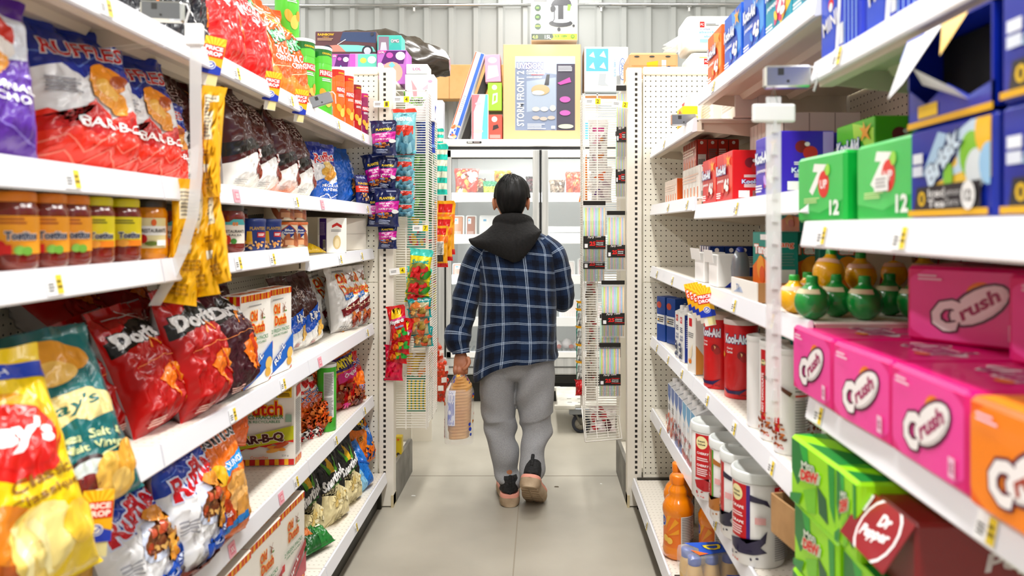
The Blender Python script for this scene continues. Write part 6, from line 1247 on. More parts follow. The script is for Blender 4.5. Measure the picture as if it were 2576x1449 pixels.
# straw packs
def straws(w=.115, h=.39):
    r = empty('straw_pack'); mb = MB(); cols = ['b8e0d0', 'd8e070', 'f0c8d8', 'a8cce8', 'f4d8b0', 'c0e8a0', 'e8c0e0', 'b0d8f0']; rd = random.Random(3)
    n = 13
    for k in range(n):
        x = -w/2+.008+(w-.016)*k/(n-1); mb.tube([(x, 0, .012), (x, 0, h*.86)], .0037, mat(cols[k % 8], .4), 6)
    mb.obj('straws', r)
    mb = MB(); mb.cbox(-w/2, w/2, -.008, .008, .0, h*.9, .004, clear('clear_film', 'ffffff', .14, .08)); mb.obj('film', r)
    mb = MB(); mb.box(-w/2+.002, w/2-.002, -.0092, -.0085, h*.22, h*.42, mat('17140f', .45)); hb_ = MB(); hb_.box(-w/2+.002, w/2-.002, -.0092, .009, h*.90, h*.965, mat('17140f', .35)); hb_.obj('header_card', r)
    decal(mb, [('T', 'e8e4e0', 'Party Time', .5, .92, .6, .22, 6, None, .3), ('T', 'e02a20', '25', .42, .42, .28, .34, 0, None, 0, .05), ('T', 'e02a20', 'REUSABLE', .76, .62, .36, .1), ('T', 'f0f0f0', 'STRAWS', .74, .48, .3, .09), ('T', 'f0f0f0', 'PAILLES', .74, .34, .3, .09), ('T', 'e02a20', 'REUTILISABLE', .77, .2, .42, .08), ('R', 'f4f4f4', .06, .1, .2, .4)], w-.004, h*.2, lambda x, y: (Vector((x-w/2+.002, -.0092, y+h*.22)), Vector((0, -1, 0))), flat=True)
    o = mb.obj('printed_card', r)
    return r
gst = 'packs of coloured drinking straws'
for x0, y0, x1, y1, D, lb in ((1466, 505, 1524, 662, 3.60, 'straw pack with black header, upper left on the right rack'), (1466, 555, 1522, 712, 3.63, 'straw pack behind the upper left one'), (1526, 530, 1573, 682, 3.56, 'straw pack with black header, beside the upright'), (1512, 705, 1572, 850, 3.55, 'straw pack with shiny header in the middle of the rack'), (1508, 790, 1562, 930, 3.58, 'straw pack under the shiny header one'), (1506, 862, 1562, 1000, 3.56, 'straw pack hanging lowest on the right rack'), (1550, 215, 1575, 400, 3.56, 'pale green straw pack high up beside the upright'), (1548, 330, 1573, 500, 3.575, 'bluish straw pack high up with black card')):
    k = D/1800; put('straws', straws, (((x0+x1)/2-VX)*k, D, EYE-(y1-VY)*k), (0, 0, 0), lb, 'straw pack', gst, ((x1-x0)*k/.115, 1, (y1-y0)*k/.378))
TP = [('R', 'f2b81c', 0, .9, 1, 1), ('R', '2a8a7a', .0, 0, .2, .9), ('R', 'e8e8e2', .22, .2, .95, .85), ('L', '7a7a7a', .3, .5, .9, .8, 6), ('S', '3a3a3a', .3, .22, .9, .36, 8)]
for i, y in enumerate((757, 776, 820, 865, 908)):
    hang('tp', 1448 if i else 1450, y, 1470, y+60, 3.80-.01*i, TP, 'dfe4dc', 'yellow topped teal packet at the rack side, %s from the top' % ('first', 'second', 'third', 'fourth', 'fifth')[i], 'packet', 'yellow topped packets', t=.012, turn=-30, name='snack_packet')
hang('rd1', 1447, 955, 1472, 995, 3.74, [], 'c81424', 'red glossy packet under the yellow topped packets', 'packet', t=.03, name='snack_packet')
ow = noisy('orange_cloth', 'f07810', 'f58a1c', 8, .8)
for j, (pts, lb) in enumerate((([(1476, 385), (1478, 450), (1460, 448), (1466, 420)], 'orange pennant cloth at the rack side, upper one'), ([(1476, 446), (1478, 505), (1456, 508), (1464, 470)], 'orange pennant cloth at the rack side, lower one'))):
    D = 3.95; k = D/1800; mb = MB(); q = [((x-VX)*k, EYE-(y-VY)*k) for x, y in pts]; q = q if j < 9 else q[::-1]
    mb.prism(q, D, D+.012, ow, axis=1); tag(mb.obj('pennant'), lb, 'cloth', 'orange pennants')
hang('wp1', 1480, 300, 1530, 430, 3.75, [('R', 'c02a8a', .2, .75, .8, .85), ('B', ['9a8a90', 'd8b0c0', 'e8e0e0', 'c8843a'], .2, .1, .8, .7, 12, .2)], 'eceaea', 'white blister pack inside the right rack, upper one', 'blister pack', t=.02)
hang('wp2', 1486, 420, 1540, 510, 3.75, [('P', '5a2a7a', [(.1, .2), (.4, .6), (.5, .2)]), ('P', 'd8702a', [(.1, .7), (.7, .9), (.6, .6)]), ('B', ['b0a0a8', 'e8e0e0'], .2, .1, .8, .7, 8, .2)], 'eceaea', 'white blister pack inside the right rack, lower one', 'blister pack', t=.02)
hang('wp3', 1482, 1020, 1552, 1088, 3.70, [('B', ['5a2430', 'c83a48', 'f2eeee', 'e8d8dc'], .1, .1, .9, .9, 14, .16)], 'eee6e6', 'white and dark red bag lying in the rack tray', 'snack bag', t=.06, crease=.006)
hang('wp4', 1474, 560, 1500, 1010, 3.80, [('B', ['c8c0b8', 'b03030', 'e8e0d0', '7a6a5a'], .1, .05, .9, .95, 40, .3)], 'dcd6cc', 'pale hanging card strip inside the right rack', 'card strip', t=.01)
def price_tag_(x, y, lb, txt='4', D=3.57, turn=0):
    def f():
        mb = MB(); mb.box(-.04, .04, -.0008, 0, -.016, .016, mat('f8f8f6', .4))
        decal(mb, [('L', '8a8a8a', .1, .3, .5, .7, 2), ('R', 'f4e21c', .64, .05, .97, .95), ('T', '6a5a10', txt, .8, .5, .16, .6)], .08, .032, lambda a, b: (Vector((a-.04, -.0008, b-.016)), Vector((0, -1, 0))), flat=True)
        return mb.obj('price_tag')
    k = D/1800
    o = f(); o.location = ((x-VX)*k, D, EYE-(y-VY)*k); o.rotation_euler = (0, R(-turn), 0); tag(o, lb, 'price tag')
price_tag_(1010, 250, 'white and yellow price tag at the top of the left rack', '4', 3.48)
price_tag_(960, 262, 'white price tag stuck on the left end panel', '1', 3.49)
price_tag_(1000, 682, 'tilted white and yellow price tag above the gummy bags', '4', 3.49, 8)
price_tag_(1058, 574, 'white and yellow price tag in the middle of the left rack', '7', 3.55)
price_tag_(1492, 255, 'white and yellow price tag at the top of the right rack', '2', 3.63)
price_tag_(1560, 262, 'small white price tag beside the right upright', '2', 3.49, -8)
# ================================================================ goods on top of the end gondolas
def plat(x0, x1, label, z=2.118, y0=3.58, y1=4.06):
    r = empty('shelf', ((x0+x1)/2, y0, z), label=label, cat='shelf'); mb = MB(); L = (x1-x0)/2
    mb.cbox(-L, L, 0, y1-y0, -.02, 0, .003, M_SHELF); mb.obj('deck', r); mb = MB(); mb.box(-L, L, y1-y0-.02, y1-y0, -z, -.02, M_SHELF); mb.obj('back_panel', r)
plat(-1.60, -.73, 'high shelf behind the left end panel carrying toy boxes'); plat(.43, 1.35, 'high shelf behind the right end panel carrying cartons')
def pbox(x0, y0, x1, y1, D, depth, base, ops, label, cat='toy box', name='toy_box', group=None, side=None, turn=0, roll=0, lean=0, rough=.4, zb=None, bev=.003):
    k = D/1800; w = (x1-x0)*k; h = (y1-y0)*k; z = EYE-(y1-VY)*k if zb is None else zb
    mb = box_shape(w, depth, h, base, {'f': ops, 'r': side or [], 'l': side or []}, rough=rough, bevel=bev)
    o = mb.obj(name); o.location = (((x0+x1)/2-VX)*k, D+depth/2, z); o.rotation_euler = (R(lean), R(roll), R(turn))
    return tag(o, label, cat, group)
LOL = [('P', '5a1a6a', [(.1, .6), (.9, .6), (1, 1), (.3, 1)]), ('E', 'f2b8a8', .5, .34, .38, .38), ('E', 'e86ac0', .42, .86, .12, .1), ('E', 'f4f0f4', .80, .84, .17, .15), ('E', 'f4f0f4', .08, .5, .14, .16), ('P', '8ad0d8', [(.38, .56), (.5, .66), (.62, .56), (.5, .46)]), ('P', 'e85aa8', [(0, .9), (.3, .95), (.3, 1), (0, 1)]), ('T', 'ffffff', 'LOL', .14, .95, .2, .06)]
LOL2 = [('P', 'e86ac8', [(0, 0), (.2, 0), (.2, 1), (0, 1)]), ('P', '7ad8c0', [(.3, .6), (1, .6), (1, 1), (.3, 1)]), ('E', 'd8b8c8', .6, .3, .36, .36), ('E', 'f2d86a', .5, .8, .12, .1), ('E', 'f4f0f8', .82, .82, .16, .14), ('P', '9ab0d0', [(.48, .5), (.58, .6), (.68, .5), (.58, .4)])]
z1 = 2.119
pbox(835, 133, 880, 215, 3.78, .15, 'b070b8', LOL, 'purple toy box with pink ball print, left of the three', group='purple toy boxes', zb=z1)
pbox(879, 130, 949, 213, 3.78, .15, 'c8a0d0', LOL2, 'lilac and aqua toy box, middle of the three', zb=z1)
pbox(949, 130, 1023, 216, 3.72, .15, 'b878c0', LOL, 'purple toy box with pink ball print, beside the rack', group='purple toy boxes', zb=z1)
pbox(793, 76, 947, 134, 3.80, .10, '5a3a40', [('P', '3a4a6a', [(.4, .6), (1, .5), (1, 1), (.45, 1)]), ('P', 'e8988a', [(0, .1), (.1, .35), (.38, .42), (.5, .1)]), ('P', '8ad0c8', [(.38, .42), (.7, .4), (.95, .32), (1, .1), (.5, .1)]), ('E', '2a2a34', .19, .16, .09, .09), ('E', 'c8ccd4', .19, .16, .06, .06), ('E', '2a2a34', .86, .14, .09, .09), ('E', 'c8ccd4', .86, .14, .06, .06), ('Z', 'd8e0e8', [(.36, .42), (.5, .66)], .012), ('T', 'f2c23a', 'RAINBOW', .17, .88, .27, .11, 0, None, 0, .04), ('T', 'c8a05a', 'HIGH', .17, .76, .1, .06), ('L', 'c8a890', .03, .6, .33, .72, 2), ('E', '3a3a44', .94, .9, .03, .03)], 'dark toy box with a pastel car picture on the upper row', zb=z1+.174)
pbox(949, 87, 1010, 131, 3.76, .10, '5ac0b4', [('R', '8a7a88', .03, .06, .48, .95), ('P', 'c8ccd0', [(.1, .1), (.4, .1), (.35, .6), (.15, .6)]), ('E', '4ab8ac', .75, .25, .26, .2), ('T', 'ffffff', 'OMG', .74, .68, .34, .2, 0, '8a2a6a')], 'small aqua toy box above the purple ones', zb=z1+.174)
pbox(1022, 128, 1062, 160, 3.95, .12, 'b88a50', [('R', 'a87a44', .0, .45, 1, .55)], 'small brown carton behind the toy boxes', 'carton', 'carton', rough=.8, zb=2.119+.02)
plat(-.72, -.555, 'small wire-side shelf topping the left rack', z=1.985, y0=3.62, y1=3.88) if 0 else None
pbox(1022, 161, 1076, 186, 3.70, .12, 'e6efec', [('T', 'd86aa8', 'LOL', .5, .5, .4, .3), ('L', 'c8d8d4', .2, .2, .8, .35, 1)], 'white and mint box on top of the pink and white box')
pbox(1019, 187, 1092, 305, 3.70, .12, 'f2ecf0', [('P', 'e8b0b8', [(.2, .9), (.3, .4), (.42, .3), (.4, .7)]), ('P', 'f0c8d4', [(.6, .7), (.8, .8), (.8, .55)]), ('E', 'e8b8d0', .88, .86, .08, .05), ('L', 'e0c8d0', .7, .1, .9, .5, 6)], 'white and pink box standing high behind the left rack')
# long black wrapped roll
mb = MB(); rg = []
for k in range(33):
    t = k/32; x = -1.50+.93*t*1.02; rad = .155*(math.sin(PI*min(1, max(0, t*.94+.03)))**.5); zc = 2.36+.06*math.sin(PI*t)
    ring = []
    for a in range(28):
        q = 2*PI*a/28; n = noise.noise(Vector((t*9, math.cos(q)*2, math.sin(q)*2)))*.03+noise.noise(Vector((t*30, q*3, 3)))*.012
        ring.append((x, 4.35+(rad+n)*.8*math.cos(q), zc+(rad+n)*math.sin(q)))
    rg.append(ring)
mb.rings(rg, mat('3a342c', .22, 0, .5)); tag(mb.obj('wrapped_roll'), 'long bulky item wrapped in black plastic on top behind the toy boxes', 'wrapped roll')
plat(-1.6, -.70, 'high shelf under the black wrapped roll', z=2.205, y0=4.10, y1=4.62)
# right side top
pbox(1583, 80, 1706, 168, 3.80, .28, 'c6a67c', [('P', 'f2c01c', [(.34, .74), (.60, .80), (.58, .22), (.36, .26)]), ('R', 'f2efe8', .68, .56, .78, .82), ('E', '3a4a6a', .84, .2, .1, .30), ('E', 'c6a67c', .84, .2, .085, .27), ('T', '3a4a6a', 'GRACO', .84, .2, .30, .08, 90), ('T', '8a6a3c', 'ON JOURNEY', .62, .1, .3, .04, 90), ('L', 'a07a44', .1, .1, .35, .4, 4), ('E', '3a3a3a', .12, .93, .06, .02), ('E', '3a3a3a', .46, .93, .06, .02), ('E', '3a3a3a', .82, .93, .06, .02), ('R', 'b88c54', 0, .62, 1, .635)], 'worn brown carton with an orange sticker on top at the right', 'carton', 'carton', rough=.8, zb=z1, bev=.012)
def towels(x0, y0, x1, y1, D, label, zb, top):
    k = D/1800; w = (x1-x0)*k; h = (y1-y0)*k
    r = empty('paper_towel_pack', (((x0+x1)/2-VX)*k, D+.12, zb), label=label, cat='paper towels', group='packs of paper towels')
    mb = MB(); mb.cbox(-w/2, w/2, -.12, .12, 0, h, .03, mat('f3f3ee', .5, 0, .3), seg=3, smooth=True)
    decal(mb, [('R', 'c8241c', .22, .70, .34, .94), ('T', 'ffffff', 'PC', .28, .82, .08, .1), ('L', '6a6a6a', .38, .76, .72, .86, 2), ('T', '9aa4c0', 'SUPER', .36, .62, .28, .07), ('T', '8cc4d8', 'absorbent', .5, .50, .6, .09), ('T', '8cc4d8', 'absorbant', .62, .32, .6, .09), ('R', 'a8dce8', .22, .06, .7, .2)]+([('R', 'f2c81c', .1, .97, 1, 1.0)] if top else []), w-.06, h-.06, lambda x, y: (Vector((x-w/2+.03, -.1203, y+.03)), Vector((0, -1, 0))), flat=True)
    mb.obj('wrapped_rolls', r)
    mb = MB(); rg = []
    for j in range(6):
        t = j/5; rg.append([(-w/2-.01-.10*t*(.6+.4*math.sin(a*2.1)), .05*math.cos(2*PI*a/12)*(1-t*.6), h*.35+(.3-.1*t)*h*.8*math.sin(2*PI*a/12)-.04*t) for a in range(12)])
    mb.rings(rg, clear('clear_wrap', 'f4f4f0', .35, .15)); mb.obj('loose_film', r)
towels(1735, 84, 1862, 172, 3.78, 'white paper towel pack, lower of the two on top', z1, True)
towels(1725, -8, 1850, 80, 3.80, 'white paper towel pack stacked on the lower one', z1+.20, False)
pbox(1700, 142, 1738, 168, 3.95, .1, 'a8783c', [], 'small brown carton between the worn carton and the paper towels', 'carton', 'carton', zb=z1, rough=.8)
# ================================================================ freezer and what stands on it
FX0, FX1, FY = -.80, .80, 5.60
fr = empty('freezer', (0, FY, 0), label='white two door glass front freezer behind the person', cat='freezer')
WM = mat('f4f4f2', .35, 0, .3, name='freezer_white'); SM = M_STEEL
mb = MB(); mb.box(FX0, FX1, .06, .12, .0, .16, mat('0f0e0c', .5)); mb.cbox(FX0, FX1, -.02, .10, .16, .22, .008, mat('1a1916', .4)); mb.obj('kick_base', fr)
mb = MB(); mb.cbox(FX0, FX1, -.03, .04, .225, .36, .01, SM); mb.box(FX0, FX1, -.034, -.030, .285, .292, mat('3a3a38')); mb.obj('lower_panel', fr)
mb = MB(); mb.cbox(FX0-.01, FX1+.01, -.03, .85, 2.005, 2.062, .006, WM); mb.box(FX0, FX1, -.01, .02, 1.985, 2.006, mat('2a2a2a', .4)); mb.obj('top_panel', fr)
mb = MB(); mb.cbox(-.575, -.46, -.036, -.03, 2.03, 2.045, .002, mat('2a2a2a', .3)); mb.box(-.568, -.53, -.038, -.036, 2.033, 2.042, mat('d8d8d4')); mb.box(-.52, -.475, -.038, -.036, 2.034, 2.041, mat('a89c9c')); mb.obj('temperature_display', fr)
mb = MB(); mb.box(FX0, FX0+.06, .0, .84, .225, 2.005, SM); mb.box(FX1-.06, FX1, .0, .84, .225, 2.005, WM); mb.box(FX0+.06, FX1-.06, .80, .84, .225, 2.005, WM); mb.box(FX0+.06, FX1-.06, 0, .84, .30, .36, WM); mb.obj('cabinet', fr)
GL = clear('freezer_glass', 'f4fafa', .10, .02)
def fdoor(x0, x1, hinge):
    d = empty('door'); d.parent = fr; z0, z1_ = .36, 1.978; e = .05
    mb = MB()
    mb.cbox(x0, x1, -.035, -.005, z1_-.06, z1_, .004, WM); mb.cbox(x0, x1, -.035, -.005, z0, z0+.05, .004, WM)
    hx = (x1-e, x1) if hinge > 0 else (x0, x0+e); ox = (x0, x0+e*.8) if hinge > 0 else (x1-e*.8, x1)
    mb.cbox(hx[0], hx[1], -.036, -.005, z0, z1_, .004, SM); mb.cbox(ox[0], ox[1], -.035, -.005, z0, z1_, .004, WM if x0 > -.5 else SM)
    mb.box(x0+.035, x1-.035, -.020, -.012, z0+.04, z0+.05, mat('1c1c1c')); mb.box(x0+.035, x1-.035, -.022, -.012, z1_-.068, z1_-.060, mat('1c1c1c'))
    for x in (x0+.036, x1-.05+.0): mb.box(x, x+.006, -.022, -.012, z0+.04, z1_-.06, mat('1c1c1c'))
    mb.obj('door_frame', d)
    mb = MB(); mb.box(x0+.04, x1-.04, -.018, -.013, z0+.045, z1_-.06, GL); mb.obj('glass_pane', d)
    return d
fdoor(-.735, -.012, 1); fdoor(.010, .735, -1)
mb = MB(); mb.box(-.752, -.738, -.01, .02, .23, 1.98, mat('1c1c1c')); mb.box(-.010, .008, -.01, .02, .34, 1.98, mat('1c1c1c')); mb.obj('mullion', fr)
for z in (1.605, 1.275, .955, .62):
    mb = MB(); mb.box(-.735, .735, .08, .78, z-.012, z, mat('eef0f0', .4)); mb.cbox(-.735, .735, .07, .085, z-.03, z+.045, .003, mat('fafafa', .3)); mb.obj('freezer_shelf', fr)
mb = MB()
for k in range(40): mb.box(-.72+k*.037, -.705+k*.037, .10, .5, .361, .366, mat('6a7a84', .4))
mb.obj('vent_grille', fr)
for x in (-.37, .37):
    l = area('freezer_lamp', (x, FY+.06, 1.93), (R(25), 0, 0),   .6, .05, 4, (.95, 1, 1))
    l = area('freezer_lamp', (x*1.93, FY+.04, 1.15), (R(90), 0, R(-12 if x < 0 else 12)), .04, 1.4, 2.4, (.95, 1, 1))
l = area('freezer_lamp', (0, FY+.06, 1.15), (R(90), 0, 0), .04, 1.4, 3.4, (.95, 1, 1))
mb = MB(); mb.tube([(-.62, .1, 1.955), (.62, .1, 1.955)], .012, mat('ffffff', .3), 8); mb.obj('lamp_tube', fr)
def fbag(x0, x1, z, h, base, ops, lb, cat='frozen food bag', y=.22, seed=60, t=.08, group=None, name='frozen_food_bag'):
    o = bag_shape(x1-x0, h, t, base, ops, base, seed=seed, crease=.008, nx=12, nz=14, rough=.3).obj(name)
    o.location = ((x0+x1)/2, FY+y, z+.002); tag(o, lb, cat, group)
sp = lambda *c: [('B', list(c), .1, .1, .9, .85, 22, .13)]
fb = [(-.70, -.50, .17, 'c03a24', sp('e8a84a', '7a2a1c', 'f2e8d8'), 'red frozen food bag on the top freezer shelf'), (-.59, -.45, .11, '4a2a1c', sp('8a5a3c', 'c89a6a'), 'dark brown frozen food bag beside the red one'), (-.47, -.35, .09, '2a7a5a', [('R', 'b8c83a', 0, 0, 1, .7)], 'green and yellow frozen food bag'), (-.38, -.24, .16, 'c8922a', sp('a86a1c', 'e8c86a', '6a7a2a'), 'mustard yellow frozen food bag left of the head'), (-.12, -.05, .12, '2a1c20', sp('5a3038'), 'dark frozen food bag right of the head'),
      (.07, .20, .10, '8a7a6a', sp('b0a090', '5a4a40'), 'grey frozen food bag behind the right door'), (.20, .34, .15, 'c8502a', sp('e8884a', 'a83a1c'), 'orange frozen food bag behind the right door'), (.34, .52, .14, '7a6a60', sp('a89a90', '4a3a34'), 'brown grey frozen food bag behind the right door')]
for i, (a, b, h, c, ops, lb) in enumerate(fb): fbag(a, b, 1.605, h*1.25+.03, c, ops, lb, seed=60+i, y=.20+.03*(i % 2))
def ftray(x0, x1, z, h, food, lb, y=.2, group='foam trays in the freezer'):
    r = empty('food_tray', ((x0+x1)/2, FY+y, z+.002), (R(-8), 0, 0), label=lb, cat='food tray', group=group); w = x1-x0
    mb = MB(); mb.cbox(-w/2, w/2, -.0, .03, 0, h, .014, mat('f4f4f2', .5), seg=3, smooth=True); mb.obj('foam_tray', r)
    mb = MB(); mb.cbox(-w/2+.012, w/2-.012, -.008, .004, .012, h-.012, .008, mat(food, .35, 0, .4), seg=2)
    decal(mb, [('R', 'f4f4f4', .1, .66, .5, .92), ('R', '4ab0d8', .15, .78, .34, .88), ('S', 'f8f0ec', .1, .1, .9, .3, 6, .3)], w-.03, h-.03, lambda x, y_: (Vector((x-w/2+.015, -.0083, y_+.015)), Vector((0, -1, 0))), flat=True)
    mb.obj('food', r)
for a, b, h, z, c, lb in ((-.72, -.62, .20, 1.275, 'b0784a', 'food tray with browned food at the left of the second freezer shelf'), (-.61, -.52, .20, 1.275, '9a5a34', 'food tray with dark orange food on the second freezer shelf'), (-.50, -.34, .20, 1.275, 'eceef0', 'white food tray with blue label left of the person'), (-.33, -.21, .19, 1.275, 'e8b8a0', 'pink food tray beside the head'), (-.08, -.02, .18, 1.275, 'e8c0b0', 'pink food tray right of the head'),
        (.30, .50, .17, .955, 'e8d4d4', 'white food tray with red mark behind the right door'), (.16, .28, .15, .955, 'e4dcd8', 'pale food tray just right of the shoulder'), (.45, .62, .15, .62, 'eadada', 'pale food tray low behind the right door'), (.15, .34, .17, .62, 'f0e6e4', 'pale wrapped tray low beside the sleeve'), (-.72, -.58, .13, .955, 'd8a898', 'food tray at the left of the third freezer shelf'), (-.72, -.60, .14, .62, 'e8e4e0', 'food tray at the left of the lowest freezer shelf')):
    ftray(a, b, z, h, c, lb)
for i, (a, b, z, h) in enumerate(((.06, .37, 1.275, .055), (.05, .37, 1.332, .05))):
    mb = MB(); mb.cbox(a, b, FY+.12, FY+.4, z+.002, z+h, .004, mat('f4f5f6', .5)); tag(mb.obj('carton'), 'flat white carton behind the right freezer door, %s' % ('lower', 'upper')[i], 'carton', 'flat white cartons')
mb = MB()
for k in range(5):
    x = .12+k*.1
    mb.lathe([(.001, 0), (.04, .01), (.055, .04), (.03, .075), (.001, .085)], mat('f2eaea', .3, 0, .5), 12, M=Matrix.Translation((x, FY+.3+.05*(k % 2), .367)) @ Matrix.Rotation(k, 4, 'Z'), cap=False)
    mb.lathe([(.001, .0), (.02, .01), (.02, .03), (.001, .04)], mat('b04a3c', .4), 10, M=Matrix.Translation((x+.03, FY+.25, .38)), cap=False)
tag(mb.obj('wrapped_meat'), 'pile of pale wrapped frozen meat at the freezer bottom', 'frozen meat', kind='stuff')
# on the freezer
zt = 2.063
pbox(1266, 104, 1461, 348, 5.72, .45, 'dfbd95', [('R', '8a94a8', .15, .11, .93, .88), ('P', 'b8c4d4', [(.15, .76), (.93, .66), (.93, .88), (.15, .88)]), ('P', 'a8b2c0', [(.30, .30), (.68, .34), (.68, .66), (.30, .62)]), ('P', '4a4652', [(.69, .11), (.93, .11), (.93, .80), (.69, .80)]), ('T', 'e8e8f0', 'UVISION', .34, .78, .34, .07, 0, '5a4a8a', 0, .04), ('T', 'f0f0f2', 'FULL BODY', .40, .725, .2, .02), ('T', 'f0f0f2', 'CANADA GOOSE', .42, .70, .24, .02), ('R', 'c83a3a', .36, .683, .52, .688), ('T', 'f0f0f2', 'CORPS COMPLET', .40, .66, .2, .016), ('T', 'e8ecf2', 'STORM FRONT 2', .22, .44, .72, .075, 90),
    ('E', 'b8a888', .48, .53, .12, .07), ('P', '1c1c20', [(.53, .58), (.56, .69), (.60, .69), (.59, .58)]), ('E', 'e8e4dc', .45, .50, .08, .03), ('E', 'c8c4c0', .42, .33, .05, .03), ('E', 'd8d4d0', .53, .33, .05, .03), ('E', 'c8c4c0', .64, .34, .04, .04), ('E', 'b8b0a8', .42, .24, .05, .025), ('E', 'b8b0a8', .52, .23, .05, .025), ('E', 'b8b0a8', .62, .24, .05, .025), ('E', 'c070b0', .80, .43, .07, .04), ('E', 'c070b0', .80, .29, .07, .035), ('P', 'c060a8', [(.70, .60), (.86, .66), (.88, .61), (.74, .58)]), ('L', 'd8d8e0', .71, .72, .9, .78, 4), ('E', 'c8ccb8', .81, .15, .1, .03), ('L', 'd8dce8', .31, .12, .55, .18, 4), ('R', 'f0f0f0', .62, .125, .67, .155)],
    'large brown carton with a silvery goose decoy poster on the freezer', 'carton', 'carton', rough=.7, zb=zt)
pbox(1336, -30, 1453, 101, 5.74, .36, 'eef0ec', [('R', 'b2d83a', 0, 0, 1, .12), ('P', '2a3a24', [(0, 0), (.42, 0), (.48, .05), (.46, .12), (0, .12)]), ('T', 'd8f07a', '4.0', .08, .055, .12, .07), ('T', 'f4f4f4', '15L', .36, .055, .14, .07), ('T', '3a4a24', '5.5', .56, .07, .09, .04), ('T', '3a4a24', '120V', .72, .07, .12, .04), ('E', '3a4a24', .90, .065, .04, .04), ('E', '9ac82a', .90, .065, .03, .03), ('E', '2f4a2a', .14, .26, .07, .07), ('T', 'c8e84a', '1000W', .14, .265, .11, .03), ('E', '2f4a2a', .14, .44, .07, .07), ('L', '9ac85a', .1, .42, .18, .46, 2), ('E', '2f4a2a', .14, .62, .07, .07), ('L', '9ac85a', .1, .60, .18, .64, 2), ('L', '6a6a6a', .05, .74, .4, .8, 2),
    ('E', '26262a', .64, .32, .26, .08), ('R', 'c8ccd0', .46, .36, .84, .66), ('R', '26262a', .58, .34, .70, .68), ('E', 'c8ccd0', .65, .36, .19, .04), ('P', '2a2a30', [(.42, .66), (.88, .66), (.86, .74), (.78, .82), (.80, .95), (.54, .95), (.56, .82), (.46, .74)]), ('P', '8ac82a', [(.78, .56), (.84, .56), (.86, .68), (.79, .68)]), ('E', '26262a', .47, .60, .06, .07), ('E', '26262a', .92, .27, .03, .03), ('E', '26262a', .60, .20, .04, .04), ('Z', '26262a', [(.5, .6), (.5, .4), (.45, .32)], .02)],
    'white and lime green carton with a vacuum cleaner picture, topmost', 'carton', 'carton', rough=.35)
pbox(1470, 118, 1580, 230, 5.72, .3, 'eef0f0', [('R', '6ab8e0', .03, .45, .55, .97), ('P', 'c8ccd0', [(.1, .8), (.2, .9), (.24, .76)]), ('P', 'c8ccd0', [(.34, .8), (.44, .92), (.5, .76)]), ('P', 'c8ccd0', [(.1, .54), (.2, .66), (.24, .5)]), ('P', 'c8ccd0', [(.34, .54), (.44, .66), (.5, .5)]), ('P', 'b0b4b8', [(.3, .14), (.34, .4), (.5, .4), (.48, .2), (.56, .12)]), ('E', '3a6ab0', .88, .5, .08, .26), ('E', 'eef0f0', .88, .5, .066, .24), ('T', '3a6ab0', 'GRACO', .88, .5, .3, .09, -90), ('T', '8ab0d0', 'CARE SUITE', .70, .52, .4, .05, -90), ('S', '6a6a6a', .74, .14, .84, .36, 9)],
    'white and blue baby seat carton, upper one on the freezer', 'carton', 'carton', side=[('R', 'c09458', 0, 0, 1, 1)])
pbox(1462, 233, 1582, 348, 5.70, .34, 'e8ecec', [('R', 'a87a48', 0, .93, 1, 1), ('R', 'c09458', 0, 0, .05, 1), ('R', '6ab8e0', .05, 0, .14, .4), ('P', 'c8ccd0', [(.1, .7), (.16, .84), (.2, .68)]), ('L', 'a0a8b0', .3, .5, .9, .8, 6)], 'white and blue baby seat carton, lower one on the freezer', 'carton', 'carton', zb=zt)
gsm = 'small bright boxes stacked on the freezer'
pbox(1228, 280, 1263, 347, 5.72, .2, 'e86a5a', [('E', 'f4d8d0', .45, .84, .22, .22), ('P', '3a3030', [(.3, .4), (.8, .5), (.7, .64), (.35, .6)]), ('R', 'f4a8a0', .1, .1, .9, .24)], 'red box at the bottom of the small bright stack', 'toy box', 'toy_box', gsm, zb=zt)
pbox(1227, 208, 1262, 278, 5.72, .2, 'a8d84a', [('E', 'e8f4c8', .48, .84, .2, .2), ('P', 'f4f4f0', [(.3, .2), (.7, .3), (.72, .64), (.36, .6)]), ('P', 'a0c048', [(.4, .3), (.6, .36), (.62, .56), (.44, .54)])], 'lime green box in the middle of the small bright stack', 'toy box', 'toy_box', gsm)
pbox(1221, 137, 1260, 206, 5.72, .2, 'f2b0c4', [('E', 'f8dce4', .5, .8, .3, .2), ('P', 'f8e0e8', [(.1, .1), (.9, .2), (.8, .6), (.2, .6)])], 'pale pink box on top of the small bright stack', 'toy box', 'toy_box', gsm, roll=-2)
pbox(1186, 230, 1228, 347, 5.68, .2, 'f0f0f2', [('R', 'f08a90', 0, 0, .12, 1), ('P', 'f0909a', [(.1, 1), (.5, 1), (.1, .6)]), ('P', '7ad8d4', [(.6, 0), (1, 0), (1, 1), (.85, 1), (.7, .5)]), ('E', 'f4c8d0', .4, .8, .2, .1), ('E', 'f4d8c8', .4, .2, .3, .12)], 'white pink and aqua box standing in front of the leaning box', 'toy box', 'toy_box', zb=zt)
